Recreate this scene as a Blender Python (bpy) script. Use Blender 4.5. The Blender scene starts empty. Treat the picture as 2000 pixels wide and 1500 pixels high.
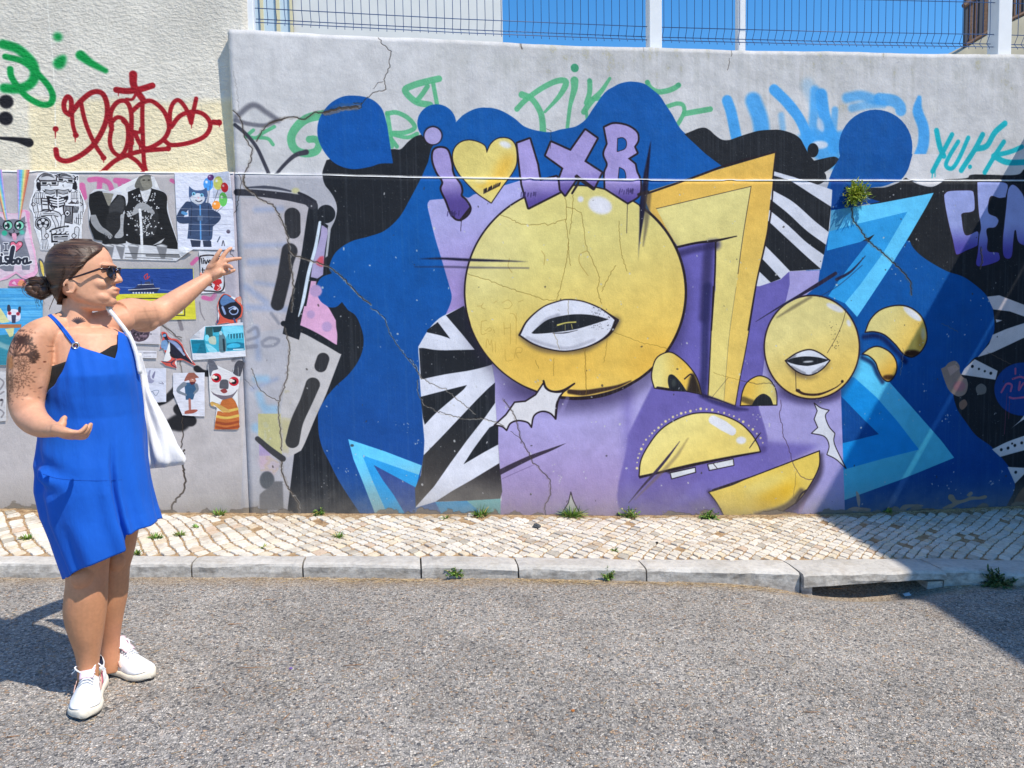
import bpy, bmesh, math, random
import numpy as np
from mathutils import Vector, Matrix, noise
R = math.radians
random.seed(7)
rng = np.random.RandomState(11)
SC = bpy.context.scene
COL = SC.collection

# ------------------------------------------------------------------ camera, sky, sun, exposure
CAM = np.array([0.0, -4.81, 1.208])
PITCH, ROLL, YAW, FPX = R(4.3), R(-1.05), R(7.6), 1500.0
FW = np.array([math.sin(YAW)*math.cos(PITCH), math.cos(YAW)*math.cos(PITCH), -math.sin(PITCH)])
_r0 = np.array([math.cos(YAW), -math.sin(YAW), 0.0]); _u0 = np.cross(_r0, FW)
RT = _r0*math.cos(ROLL) + _u0*math.sin(ROLL)
UP = -_r0*math.sin(ROLL) + _u0*math.cos(ROLL)
cam = bpy.data.cameras.new('camera'); camo = bpy.data.objects.new('camera', cam); COL.objects.link(camo)
cam.sensor_width = 36.0; cam.lens = FPX/2000*36.0; cam.clip_start = 0.05; cam.clip_end = 800
M = Matrix.Identity(4)
for i in range(3):
    M[i][0] = RT[i]; M[i][1] = UP[i]; M[i][2] = -FW[i]; M[i][3] = CAM[i]
camo.matrix_world = M
SC.camera = camo

SUN = np.array([1.1, -1.0, 2.105])                     # towards the sun
world = bpy.data.worlds.new('World'); SC.world = world; world.use_nodes = True
wn = world.node_tree; wn.nodes.clear()
sky = wn.nodes.new('ShaderNodeTexSky'); sky.sky_type = 'NISHITA'; sky.sun_disc = False
sky.sun_elevation = math.atan2(SUN[2], math.hypot(SUN[0], SUN[1])); sky.sun_rotation = math.atan2(SUN[0], SUN[1])
sky.air_density = 1.0; sky.dust_density = 0.0; sky.ozone_density = 3.0; sky.altitude = 100
bgn = wn.nodes.new('ShaderNodeBackground'); bgn.inputs[1].default_value = 0.15
wo = wn.nodes.new('ShaderNodeOutputWorld')
hsv = wn.nodes.new('ShaderNodeHueSaturation'); hsv.inputs['Saturation'].default_value = 1.34; hsv.inputs['Value'].default_value = 1.15
wn.links.new(sky.outputs[0], hsv.inputs['Color']); wn.links.new(hsv.outputs[0], bgn.inputs[0]); wn.links.new(bgn.outputs[0], wo.inputs[0])
sl = bpy.data.lights.new('sun', 'SUN'); sl.energy = 4.5; sl.angle = R(0.53); sl.color = (1.0, 0.925, 0.80)
so = bpy.data.objects.new('sun', sl); COL.objects.link(so)
so.rotation_euler = Vector(-SUN).to_track_quat('-Z', 'Y').to_euler()
SC.view_settings.view_transform = 'Standard'; SC.view_settings.look = 'None'
SC.view_settings.exposure = 0.24; SC.view_settings.gamma = 1.0; SC.view_settings.use_curve_mapping = False
SC.render.engine = 'CYCLES'
SC.cycles.max_bounces = 6; SC.cycles.diffuse_bounces = 3; SC.cycles.glossy_bounces = 2
SC.cycles.transparent_max_bounces = 6

def ray(px, py):
    return FW + RT*(px-1000)/FPX - UP*(py-750)/FPX
def at(px, py, Y):
    """the point on the upright plane y = Y that was measured at photo pixel px, py"""
    d = ray(px, py); t = (Y-CAM[1])/d[1]; return CAM + d*t
def gz(x):
    """height of the footway: the street falls to the right, then flattens"""
    return float(np.interp(x, [-12, -2.4, -1.52, .10, 1.23, 2.36, 2.9, 3.6, 5, 12], [.70, .193, .123, .030, -.038, -.089, -.107, -.115, -.12, -.20]))
def rz(x):
    return -.045*(x-.64) - .062

# ------------------------------------------------------------------ objects
def tag(o, label=None, cat=None, group=None, kind=None):
    if label: o['label'] = label
    if cat: o['category'] = cat
    if group: o['group'] = group
    if kind: o['kind'] = kind
    return o
def empty(name, loc=(0, 0, 0), rot=(0, 0, 0)):
    o = bpy.data.objects.new(name, None); o.location = loc; o.rotation_euler = rot
    o.empty_display_size = .05; COL.objects.link(o); return o
def link(name, me, mat=None, parent=None, smooth=False):
    if mat is not None and len(me.materials) == 0:
        for m_ in (mat if isinstance(mat, (list, tuple)) else [mat]): me.materials.append(m_)
    if smooth: me.polygons.foreach_set('use_smooth', [True]*len(me.polygons))
    o = bpy.data.objects.new(name, me); COL.objects.link(o)
    if parent is not None:
        o.parent = parent
        if parent.type == 'EMPTY' and (parent.location.length or parent.rotation_euler.to_quaternion().angle):
            o.matrix_parent_inverse = (Matrix.Translation(parent.location) @ parent.rotation_euler.to_matrix().to_4x4()).inverted()
    return o
def mesh(name, verts, faces):
    me = bpy.data.meshes.new(name); me.from_pydata([tuple(map(float, v)) for v in verts], [], faces); me.update(); return me
class MB:
    def __init__(s): s.v = []; s.f = []; s.mi = []
    def add(s, v, f, mi=0):
        b = len(s.v); s.v += [tuple(map(float, q)) for q in v]; s.f += [tuple(b+i for i in g) for g in f]; s.mi += [mi]*len(f)
    def box(s, a, b, mi=0):
        (x0, y0, z0), (x1, y1, z1) = a, b
        s.add([(x0,y0,z0),(x1,y0,z0),(x1,y1,z0),(x0,y1,z0),(x0,y0,z1),(x1,y0,z1),(x1,y1,z1),(x0,y1,z1)],
              [(3,2,1,0),(4,5,6,7),(0,1,5,4),(1,2,6,5),(2,3,7,6),(3,0,4,7)], mi)
    def tube(s, pts, rad, n=8, mi=0, cap=True):
        pts = [Vector(tuple(map(float, p))) for p in pts]
        if not hasattr(rad, '__len__'): rad = [rad]*len(pts)
        rings = []; prev = None
        for i, p in enumerate(pts):
            d = (pts[min(i+1, len(pts)-1)] - pts[max(i-1, 0)]).normalized()
            if prev is None:
                a = d.orthogonal().normalized()
            else:
                a = (prev - d*prev.dot(d)).normalized()
            prev = a; b = d.cross(a)
            rings.append([p + (a*math.cos(2*math.pi*k/n) + b*math.sin(2*math.pi*k/n))*rad[i] for k in range(n)])
        v = [q for r_ in rings for q in r_]; f = []
        for i in range(len(rings)-1):
            for k in range(n):
                f.append((i*n+k, i*n+(k+1)%n, (i+1)*n+(k+1)%n, (i+1)*n+k))
        if cap:
            f.append(tuple(reversed(range(n)))); f.append(tuple((len(rings)-1)*n+k for k in range(n)))
        s.add(v, f, mi)
    def mesh(s, name):
        me = mesh(name, s.v, s.f)
        if any(s.mi): me.polygons.foreach_set('material_index', s.mi)
        return me
    def build(s, name, mat, parent=None, smooth=False):
        return link(name, s.mesh(name), mat, parent, smooth)
def bevel(o, w=.004, seg=2, ang=30):
    m_ = o.modifiers.new('bevel', 'BEVEL'); m_.width = w; m_.segments = seg; m_.limit_method = 'ANGLE'; m_.angle_limit = R(ang); return o

# ------------------------------------------------------------------ materials
class NT:
    def __init__(s, name, rough=.8, spec=.3):
        s.m = bpy.data.materials.new(name); s.m.use_nodes = True; s.t = s.m.node_tree
        s.b = s.t.nodes['Principled BSDF']; s.b.inputs['Roughness'].default_value = rough
        s.b.inputs['Specular IOR Level'].default_value = spec
    def n(s, typ, **kw):
        q = s.t.nodes.new(typ)
        for k, v in kw.items():
            if k.startswith('i_'): q.inputs[k[2:].replace('_', ' ')].default_value = v
            else: setattr(q, k, v)
        return q
    def l(s, a, b): s.t.links.new(a, b)
    def co(s):
        return s.n('ShaderNodeNewGeometry').outputs['Position']
    def obj(s):
        return s.n('ShaderNodeTexCoord').outputs['Object']
    def noise(s, scale, detail=4, rough=.55, vec=None, sc=None):
        q = s.n('ShaderNodeTexNoise'); q.inputs['Scale'].default_value = scale; q.inputs['Detail'].default_value = detail; q.inputs['Roughness'].default_value = rough
        v = vec if vec is not None else s.co()
        if sc is not None:
            mp = s.n('ShaderNodeMapping'); mp.inputs['Scale'].default_value = sc; s.l(v, mp.inputs['Vector']); v = mp.outputs[0]
        s.l(v, q.inputs['Vector']); return q.outputs['Fac']
    def vor(s, scale, feat='F1', out='Distance', vec=None, rnd=1.0):
        q = s.n('ShaderNodeTexVoronoi'); q.feature = feat; q.inputs['Scale'].default_value = scale; q.inputs['Randomness'].default_value = rnd
        s.l(vec if vec is not None else s.co(), q.inputs['Vector']); return q.outputs[out]
    def ramp(s, fac, stops, interp='LINEAR'):
        q = s.n('ShaderNodeValToRGB'); cr = q.color_ramp; cr.interpolation = interp
        while len(cr.elements) < len(stops): cr.elements.new(.5)
        for e, (p, c) in zip(cr.elements, stops):
            e.position = p; e.color = (c, c, c, 1) if not hasattr(c, '__len__') else (*c[:3], 1)
        s.l(fac, q.inputs[0]); return q.outputs[0]
    def mix(s, fac, a, b, mode='MIX'):
        q = s.n('ShaderNodeMix'); q.data_type = 'RGBA'; q.blend_type = mode
        for sock, v in ((q.inputs['Factor'], fac), (q.inputs['A'], a), (q.inputs['B'], b)):
            if hasattr(v, 'is_linked') or hasattr(v, 'links'): s.l(v, sock)
            elif hasattr(v, '__len__'): sock.default_value = (*v[:3], 1)
            else:
                sock.default_value = v if sock.type == 'VALUE' else (v, v, v, 1)
        return q.outputs['Result']
    def math(s, op, a, b=0.0):
        q = s.n('ShaderNodeMath'); q.operation = op
        for sock, v in ((q.inputs[0], a), (q.inputs[1], b)):
            if hasattr(v, 'links'): s.l(v, sock)
            else: sock.default_value = v
        return q.outputs[0]
    def bump(s, h, strength=.5, dist=.01, prev=None):
        q = s.n('ShaderNodeBump'); q.inputs['Strength'].default_value = strength; q.inputs['Distance'].default_value = dist
        s.l(h, q.inputs['Height'])
        if prev is not None: s.l(prev, q.inputs['Normal'])
        s.l(q.outputs[0], s.b.inputs['Normal']); return q.outputs[0]
    def col(s, c):
        if hasattr(c, 'links'): s.l(c, s.b.inputs['Base Color'])
        else: s.b.inputs['Base Color'].default_value = (*c[:3], 1)
        return s
def s2l(c):
    c = np.asarray(c, float)/255.0
    return tuple(np.where(c <= .04045, c/12.92, ((c+.055)/1.055)**2.4))
def simple(name, rgb, rough=.7, spec=.3, var=0.0, vs=8, bump=0, bs=60, metal=0):
    t = NT(name, rough, spec); c = np.array(rgb, float)
    if var:
        t.col(t.ramp(t.noise(vs, 5), [(.3, tuple(c*(1-var))), (.7, tuple(np.minimum(c*(1+var), 1)))]))
    else: t.col(rgb)
    if bump: t.bump(t.noise(bs, 4), bump, .004)
    t.b.inputs['Metallic'].default_value = metal
    return t.m
# ------------------------------------------------------------------ a small rasteriser: the wall paint and the paper prints are drawn here, in metres on the wall
ZW = dict(A=(400,0,4), B=(800,0,4), C=(1200,0,5), D=(1600,0,5), E=(440,320,5), F=(440,600,5), G=(440,820,5), H=(800,220,4),
          I=(800,560,5), J=(1140,560,5), K=(800,780,5), L=(1180,760,4), M=(1200,270,4), N=(1600,320,5), O=(1600,560,5),
          P=(1460,540,5), Q=(1600,800,5), S=(0,0,4), T=(0,320,4), U=(200,600,6.6667), V=(0,330,7.5), X=(0,0,1),
          Y=(0,440,4.1667), a=(0,520,4.41))      # survey sheets: origin and scale
def pts(z, s):
    """surveyed points, sheet by sheet, to wall metres; a trailing ! marks a corner"""
    out = []
    for seg in (s if isinstance(s, list) else [(z, s)]):
        zz, ss = seg; ox, oy, k = ZW[zz]
        for w in ss.split():
            c = w.endswith('!'); x, y = w.rstrip('!').split(',')
            p = at(ox+float(x)/k, oy+float(y)/k, 0.0); out.append((p[0], p[2], c))
    return out
def crom(p, n=8):
    p = [np.array(q) for q in p]
    if len(p) < 3: return p
    e = [2*p[0]-p[1]] + p + [2*p[-1]-p[-2]]; o = []
    for i in range(1, len(e)-2):
        a, b, c, d = e[i-1], e[i], e[i+1], e[i+2]
        for t in np.linspace(0, 1, n, endpoint=False):
            o.append(.5*((2*b)+(c-a)*t+(2*a-5*b+4*c-d)*t*t+(3*b-a-3*c+d)*t**3))
    o.append(p[-1]); return o
def closed(P, smooth=True):
    xy = [(a, b) for a, b, c in P]
    if not smooth: return xy
    cs = [i for i, q in enumerate(P) if q[2]]
    if not cs:
        n = len(xy); e = xy[-2:]+xy+xy[:3]; full = crom(e)
        return full[2*8:(n+2)*8]
    o = []; n = len(xy)
    for j, c0 in enumerate(cs):
        c1 = cs[(j+1) % len(cs)]
        if c1 <= c0: c1 += n
        o += crom([xy[k % n] for k in range(c0, c1+1)])[:-1]
    return o
class Canvas:
    def __init__(s, x0, x1, z0, z1, res, base):
        s.x0, s.z1, s.res = x0, z1, res; s.W = int((x1-x0)/res); s.H = int((z1-z0)/res); s.z0 = z1-s.H*res; s.x1 = x0+s.W*res
        s.a = np.empty((s.H, s.W, 3), np.float32); s.a[:] = np.array(base, np.float32)
        s.h = np.full((s.H, s.W), .5, np.float32)
    def px(s, xy):
        q = np.array([(p[0], p[1]) for p in xy], float); return np.stack([(q[:, 0]-s.x0)/s.res, (s.z1-q[:, 1])/s.res], 1)
    def mask(s, xy, soft=0):
        q = s.px(xy); pad = int(soft/s.res*2)+2
        bx0 = max(int(q[:, 0].min())-pad, 0); bx1 = min(int(q[:, 0].max())+pad+1, s.W)
        by0 = max(int(q[:, 1].min())-pad, 0); by1 = min(int(q[:, 1].max())+pad+1, s.H)
        if bx1 <= bx0 or by1 <= by0: return None
        m = np.zeros((by1-by0, bx1-bx0), np.float32); xs = np.arange(bx0, bx1)
        X0, Y0 = q[:, 0], q[:, 1]; X1, Y1 = np.roll(X0, -1), np.roll(Y0, -1)
        for j in range(by1-by0):
            for k in range(3):
                y = by0+j+(k+.5)/3
                c = (Y0 <= y) != (Y1 <= y)
                if not c.any(): continue
                xx = np.sort(X0[c]+(y-Y0[c])*(X1[c]-X0[c])/(Y1[c]-Y0[c]))
                for a in range(0, len(xx)-1, 2):
                    m[j] += (np.clip(xs+1-xx[a], 0, 1)-np.clip(xs+1-xx[a+1], 0, 1))/3
        if soft: m = s.blur(m, soft/s.res)
        return m, (by0, by1, bx0, bx1)
    @staticmethod
    def blur(m, r):
        r = max(int(round(r*.6)), 1)
        for ax in (0, 1, 0, 1):
            pw = [(0, 0), (0, 0)]; pw[ax] = (r+1, r)
            c = np.cumsum(np.pad(m, pw, mode='edge'), axis=ax)
            n = m.shape[ax]
            hi = np.take(c, range(2*r+1, 2*r+1+n), axis=ax); lo = np.take(c, range(0, n), axis=ax)
            m = (hi-lo)/(2*r+1)
        return m.astype(np.float32)
    def put(s, m, bb, col, alpha=1.0, clip=None, h=None):
        y0, y1, x0, x1 = bb; m = m*alpha
        if clip is not None:
            cm, (cy0, cy1, cx0, cx1) = clip; f = np.zeros_like(m)
            ya, yb, xa, xb = max(y0, cy0), min(y1, cy1), max(x0, cx0), min(x1, cx1)
            if ya >= yb or xa >= xb: return
            f[ya-y0:yb-y0, xa-x0:xb-x0] = cm[ya-cy0:yb-cy0, xa-cx0:xb-cx0]; m = m*f
        v = s.a[y0:y1, x0:x1]
        if callable(col):
            yy, xx = np.mgrid[y0:y1, x0:x1]; c = col(s.x0+xx*s.res, s.z1-yy*s.res)
        else: c = np.array(col, np.float32)
        v += (c-v)*m[..., None]
        if h is not None:
            w = s.h[y0:y1, x0:x1]; w += (h-w)*m
    def poly(s, P, col, alpha=1.0, soft=0, smooth=True, clip=None, h=None):
        r_ = s.mask(closed(P, smooth) if len(P[0]) > 2 else P, soft)
        if r_ is None: return None
        s.put(r_[0], r_[1], col, alpha, clip, h); return r_
    def stroke(s, P, r0, col, alpha=1.0, soft=0.0, smooth=True, clip=None, h=None, jag=0):
        """r0 radius in metres (one or a list along the line)"""
        xy = [(a[0], a[1]) for a in P]; rr = list(r0) if hasattr(r0, '__len__') else [r0]
        if jag:
            o = []
            for a, b in zip(xy[:-1], xy[1:]):
                L = math.hypot(b[0]-a[0], b[1]-a[1]); n = max(int(L/.012), 1)
                for t in range(n):
                    o.append((a[0]+(b[0]-a[0])*t/n+random.gauss(0, jag), a[1]+(b[1]-a[1])*t/n+random.gauss(0, jag)))
            xy = o+[xy[-1]]
        elif smooth: xy = crom(xy, 6)
        q = s.px(xy); n = len(q); rad = np.interp(np.linspace(0, 1, n), np.linspace(0, 1, len(rr)), rr)/s.res
        sf = max(soft/s.res, 1.0); pad = rad.max()+sf+1
        bx0 = max(int(q[:, 0].min()-pad), 0); bx1 = min(int(q[:, 0].max()+pad)+2, s.W)
        by0 = max(int(q[:, 1].min()-pad), 0); by1 = min(int(q[:, 1].max()+pad)+2, s.H)
        if bx1 <= bx0 or by1 <= by0: return
        m = np.zeros((by1-by0, bx1-bx0), np.float32)
        for i in range(max(n-1, 1)):
            a = q[i]; b = q[min(i+1, n-1)]; ra, rb = rad[i], rad[min(i+1, n-1)]; rm = max(ra, rb)+sf+1
            x0 = max(int(min(a[0], b[0])-rm), bx0); x1 = min(int(max(a[0], b[0])+rm)+2, bx1)
            y0 = max(int(min(a[1], b[1])-rm), by0); y1 = min(int(max(a[1], b[1])+rm)+2, by1)
            if x1 <= x0 or y1 <= y0: continue
            yy, xx = np.mgrid[y0:y1, x0:x1]; dx, dy = b-a; L = dx*dx+dy*dy+1e-9
            t = np.clip(((xx+.5-a[0])*dx+(yy+.5-a[1])*dy)/L, 0, 1)
            d = np.hypot(xx+.5-a[0]-t*dx, yy+.5-a[1]-t*dy)-(ra+(rb-ra)*t)
            c = np.clip(.5-d/sf, 0, 1); c = c*c*(3-2*c) if sf > 2 else c
            if rm-sf-1 < .5: c = c*max(rm-sf-1, .12)*2
            v = m[y0-by0:y1-by0, x0-bx0:x1-bx0]; np.maximum(v, c, out=v)
        s.put(m, (by0, by1, bx0, bx1), col, alpha, clip, h)
    def image(s, name):
        im = bpy.data.images.new(name, s.W, s.H, alpha=True); im.alpha_mode = 'CHANNEL_PACKED'
        o = np.empty((s.H, s.W, 4), np.float32); o[..., :3] = np.clip(s.a/255., 0, 1)[::-1]; o[..., 3] = np.clip(s.h, 0.004, 1)[::-1]
        im.pixels.foreach_set(o.ravel()); im.update(); im.pack(); return im
def vnoise(H, W, cell, oct_=4, seed=0):
    g = np.random.RandomState(seed); out = np.zeros((H, W), np.float32); amp = 1.; tot = 0
    for o in range(oct_):
        c = max(cell/2**o, 1.5); gh, gw = int(H/c)+3, int(W/c)+3; a = g.rand(gh, gw).astype(np.float32)
        y = np.arange(H)/c; x = np.arange(W)/c; yi, xi = y.astype(int), x.astype(int)
        fy = (y-yi)[:, None]; fx = (x-xi)[None]; fy = fy*fy*(3-2*fy); fx = fx*fx*(3-2*fx)
        A = a[yi][:, xi]; B = a[yi][:, xi+1]; C_ = a[yi+1][:, xi]; D_ = a[yi+1][:, xi+1]
        out += amp*((A*(1-fx)+B*fx)*(1-fy)+(C_*(1-fx)+D_*fx)*fy); tot += amp; amp *= .55
    return out/tot
def lin(z, a, b, ca, cb, jitter=0):
    """colour running from ca at sheet point a to cb at b"""
    pa, pb = pts(z, a)[0], pts(z, b)[0]; d = np.array([pb[0]-pa[0], pb[1]-pa[1]]); L = d@d
    ca, cb = np.array(ca, np.float32), np.array(cb, np.float32)
    def f(x, y):
        t = np.clip(((x-pa[0])*d[0]+(y-pa[1])*d[1])/L, 0, 1)[..., None]; t = t*t*(3-2*t); return ca+(cb-ca)*t
    return f
def rad_px(z, r_): return r_/ZW[z][2]*.00325      # sheet units to metres on the wall
# ------------------------------------------------------------------ the painted wall
cv = Canvas(-4.2, 6.0, -.45, 3.05, .0025, (205, 206, 212))
def Pg(z, s, col, **k): return cv.poly(pts(z, s), col, **k)
def St(z, s, r_, col, soft=0, **k):
    r_ = [rad_px(z, q) for q in r_] if hasattr(r_, '__len__') else rad_px(z, r_)
    cv.stroke(pts(z, s), r_, col, soft=rad_px(z, soft), **k)
def Dot(z, s, r_, col, **k):
    for w in s.split(): St(z, w+' '+w, r_, col, **k)
def ell(z, cx, cy, rx, ry, rot=0, n=40):
    c, s_ = math.cos(R(rot)), math.sin(R(rot))
    return pts(z, ' '.join('%.1f,%.1f' % (cx+rx*math.cos(t)*c-ry*math.sin(t)*s_, cy+rx*math.cos(t)*s_+ry*math.sin(t)*c) for t in np.linspace(0, 2*math.pi, n, endpoint=False)))
def El(z, cx, cy, rx, ry, col, rot=0, soft=0, **k): return cv.poly(ell(z, cx, cy, rx, ry, rot), col, smooth=False, soft=rad_px(z, soft), **k)
BK = (34, 37, 43); BL = (17, 86, 160); BL2 = (24, 74, 150); LB = (98, 200, 246); MB_ = (48, 155, 222)
LI = (168, 162, 208); PU = (104, 96, 168); YE = (222, 208, 142); YO = (228, 188, 92); WH = (210, 212, 224); OK_ = (38, 30, 36)
# --- ground coats: white upper wall, stained under the coping; stucco building at left; grey band below the ledge
Z_, X_ = np.mgrid[0:cv.H, 0:cv.W]; Z_ = cv.z1-Z_*cv.res; X_ = cv.x0+X_*cv.res
n1 = vnoise(cv.H, cv.W, 160, 5, 1); n2 = vnoise(cv.H, cv.W, 30, 4, 2)
strk = np.tile(vnoise(1, cv.W, 9, 3, 3), (cv.H, 1))*.5+vnoise(cv.H, cv.W, 60, 3, 9)*.5
st_ = np.clip((Z_-2.62-(strk-.5)*1.1)/.34, 0, 1)*np.clip((X_+.4)/1.2, 0.12, 1)
cv.a[:] = np.array((201, 199, 199))+(n1[..., None]-.5)*16+(n2[..., None]-.5)*8
cv.a += (np.array((165, 164, 158))-cv.a)*(np.clip(st_, 0, 1)*np.clip(n2*1.7-.3, 0, 1)*.6)[..., None]
cv.a += (np.array((172, 174, 182))-cv.a)*((Z_ < 2.14) & (X_ > -1.0)).astype(np.float32)[..., None]
L_ = X_ < -.995
cv.a[L_] = (np.array((211, 205, 193))+(n1[..., None]-.5)*14)[L_]
cr_ = np.clip((2.60+(n1-.5)*.12-Z_)/.05, 0, 1)*np.clip((X_+2.16+(n1-.5)*.1)/.03, .25, 1)*L_; cv.a += (np.array((228, 213, 176))+(n1[..., None]-.5)*12-cv.a)*(cr_*.9)[..., None]
lo_ = L_ & (Z_ < 2.145); cv.a[lo_] = (np.array((184, 178, 178))+(n1[..., None]-.5)*16)[lo_]
del lo_, cr_, L_, st_, strk
# --- left building: groove, green and red tags, black marks
St('S', '310,-60 318,60 340,260 360,440 378,700 392,960 402,1290', 3, (232, 228, 216))
GR = (14, 140, 66)
St('S', '-40,300 60,330 130,380 200,460 215,560 170,630 80,660 -20,655', 32, GR, soft=26)
St('S', '-20,400 120,440 240,540 330,640 365,720 345,780 270,785 160,725 80,640 30,560 20,500', 21, GR, soft=14)
Dot('S', '395,240', 28, GR, soft=44); Pg('S', '360,450 400,400 455,390 465,440 440,490 390,498', GR, soft=.014)
St('S', '580,390 660,450 780,515', [34, 26, 18], GR, soft=22)
RD = (150, 28, 38)
for s_, r_ in (('500,870 465,840 455,780 480,725 510,750 515,820 500,870', 17), ('520,850 590,760 680,690 760,700 800,800 790,930 720,1080 620,1180 500,1240 420,1220 400,1150', 18),
               ('520,850 530,950 555,1035', 14), ('590,770 620,900 660,1010 720,1130 780,1215', 15), ('840,960 825,1080 850,1160 910,1200 955,1140 970,1030 950,930 890,890 840,930 840,990', 15),
               ('830,960 830,850 880,770 950,765 990,850 995,1000 990,1190', 16), ('930,920 990,990 1000,1100', 16), ('1000,840 1070,780 1150,760 1240,830 1285,920 1290,1000 1240,1080 1130,1140 1070,1110 1020,1010', 16),
               ('1080,740 1080,900 1090,1100 1100,1250 1115,1320', 15), ('1020,1010 1060,1010 1070,980', 12), ('870,670 960,680 1060,665 1155,635', 22), ('950,745 1000,745 1030,690', 10),
               ('1300,960 1300,850 1325,775 1370,755 1430,830 1468,935', 15), ('1468,935 1485,840 1505,740', 15), ('1310,970 1380,880 1480,845 1570,870 1620,950 1580,1040 1460,1095 1320,1115 1260,1080', 16),
               ('1645,930 1690,935', 20), ('780,1320 870,1240 980,1190 1100,1160 1290,1145', 16), ('970,1195 1050,1250 1115,1335', 15)):
    St('S', s_, r_, RD, soft=7)
St('S', '1000,545 1010,640 1080,745', [28, 24, 22], RD, soft=10)
for x, y, l in ((550, 1040, 50), (778, 1215, 40), (885, 680, 40), (1470, 930, 50), (393, 1000, 60), (1062, 1120, 45), (1290, 1140, 25), (1690, 940, 30)):
    St('S', '%d,%d %d,%d' % (x, y, x+2, y+l), [6, 2], RD)
Dot('S', '395,985', 20, RD, soft=4); Dot('S', '555,1035 778,1215 1290,1142 1690,930', 20, RD, soft=4)
Dot('S', '-5,765 -5,900', 48, (32, 32, 38), soft=18); St('S', '-40,1058 90,1072 185,1095', [10, 18, 32], (32, 32, 38), soft=10)
PK = (206, 92, 150)
for s_, r_ in (('640,170 655,260', 22), ('700,125 770,120 850,150 880,230', 18), ('780,130 775,200', 18), ('905,130 1000,140 1040,170', 20), ('930,150 960,230', 14), ('1340,130 1380,150', 14), ('1500,780 1540,740', 14), ('1590,1045 1650,1055 1680,1025', 16)):
    St('T', s_, r_, PK, soft=5, alpha=.85)
for s_, r_ in (('1290,1130 1380,1180 1420,1290', 14), ('1240,1240 1340,1330 1420,1390', 3), ('1560,1080 1570,1160 1600,1220', 4)):
    St('T', s_, r_, (110, 104, 110), soft=4, alpha=.7)
St('U', '1230,800 1330,860 1560,860', 40, (40, 40, 44), soft=14); St('U', '700,1270 830,1200 960,1080 1000,1030', [28, 48, 60], (44, 44, 48), soft=24)
Pg('U', '790,1530 1000,1380 1170,1420 1140,1540 1010,1620', (40, 40, 44), soft=.01)
St('U', '1000,1330 1150,1480', 70, (40, 40, 44), soft=20); St('U', '1700,690 1780,680 1860,780', [20, 40, 60], (70, 70, 76), soft=30, alpha=.8)
St('U', '1870,790 1830,920', 40, (70, 150, 205), soft=40, alpha=.9)
# --- old white upper wall: green letters, grey sprays, blue and teal tags
G2 = (84, 172, 122); G3 = (66, 150, 112)
for z, s_, r_ in (('A', '540,985 450,1035 400,1072 320,1062', 13), ('A', '375,1012 330,1050', 13), ('A', '410,1070 490,1080 530,1125', 13),
    ('A', '925,890 790,925 705,1000 672,1080 700,1160 780,1195 865,1180 890,1120 860,1085 815,1085', [34, 30, 30, 26, 26]), ('A', '1425,880 1440,980 1460,1140', 17),
    ('A', '1425,882 1500,875 1590,920 1640,990 1570,1030 1460,1035', 17), ('A', '1460,1045 1580,1070 1660,1040', 14), ('A', '1455,1080 1500,1140', 16),
    ('A', '1760,815 1650,790 1565,705 1620,665 1720,635 1830,610', 24), ('A', '1740,670 1700,730 1655,785', 18), ('A', '1785,650 1800,730 1815,810', 16),
    ('B', '840,848 905,780 1010,700 1120,640 1200,622 1225,650 1170,750 1060,870', [20, 20, 22, 24, 10]), ('B', '880,735 960,770 1020,860 1040,940 1045,1030', [26, 22, 24, 26]),
    ('B', '1292,625 1290,690 1258,820 1236,990', [32, 26, 16, 14]), ('B', '1412,630 1410,720 1385,800', 20), ('B', '1568,608 1500,710 1420,790 1365,870', [12, 18, 24, 22]), ('B', '1440,770 1510,765', 16),
    ('B', '1385,860 1390,930', 12), ('C', '328,800 355,850 430,890 520,880 590,855 635,825', 26), ('C', '520,1035 620,1005 680,1025 685,1100 620,1220', 21), ('C', '690,1105 800,1085 945,1060', 27)):
    St(z, s_, r_, G2, alpha=.88, soft=3)
Dot('B', '1294,525', 32, G3, soft=2); Dot('B', '1410,625', 20, G3, alpha=.6, soft=4); Dot('C', '328,800 630,825', 24, G3, alpha=.6, soft=6)
GY = (92, 92, 102)
St('A', '245,905 370,815 480,875 570,935', 19, GY, soft=30, alpha=.8); St('A', '235,935 350,965 470,975 560,935', 15, GY, soft=18, alpha=.8)
St('A', '232,970 320,1045 400,1145 465,1280 520,1410', 13, (62, 62, 72), soft=8); St('A', '520,1410 600,1305 700,1212 790,1185', [10, 13, 20], (62, 62, 72), soft=10)
SB = (66, 156, 224)
for z, s_, r_, sf, al in (('C', '1110,980 1150,1100 1200,1340', 56, 22, .95), ('C', '1365,980 1430,1150 1450,1290', 84, 50, .9), ('C', '1570,870 1700,1000 1830,1180 1925,1420', 54, 20, .95),
    ('C', '1640,1120 1655,1250', 32, 40, .5), ('C', '1970,880 1960,1100 1930,1400', 50, 50, .8), ('D', '30,920 60,1120 120,1290 150,1440', 62, 30, .95), ('D', '165,1070 150,1290', 36, 30, .7),
    ('D', '-140,1450 60,1360 240,1330', 60, 50, .9), ('D', '280,950 420,930 560,970', 50, 50, .75), ('D', '330,1050 480,1020 640,1010', 40, 40, .6), ('D', '600,960 740,980 800,1030 810,1070', 60, 26, .8),
    ('D', '990,950 975,1080 1030,1240 1030,1400 990,1520', [24, 56, 60, 62, 60], 26, .93), ('C', '1900,830 1980,1000', 70, 90, .25)):
    St(z, s_, r_, SB, soft=sf, alpha=al)
Pg('X', '1560,268 1600,250 1640,262 1640,330 1600,312', SB, soft=.02, alpha=.9); El('D', 1640-1640+25, 1215, 30, 70, (190, 208, 228), rot=-15, soft=10, alpha=.8)
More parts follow.
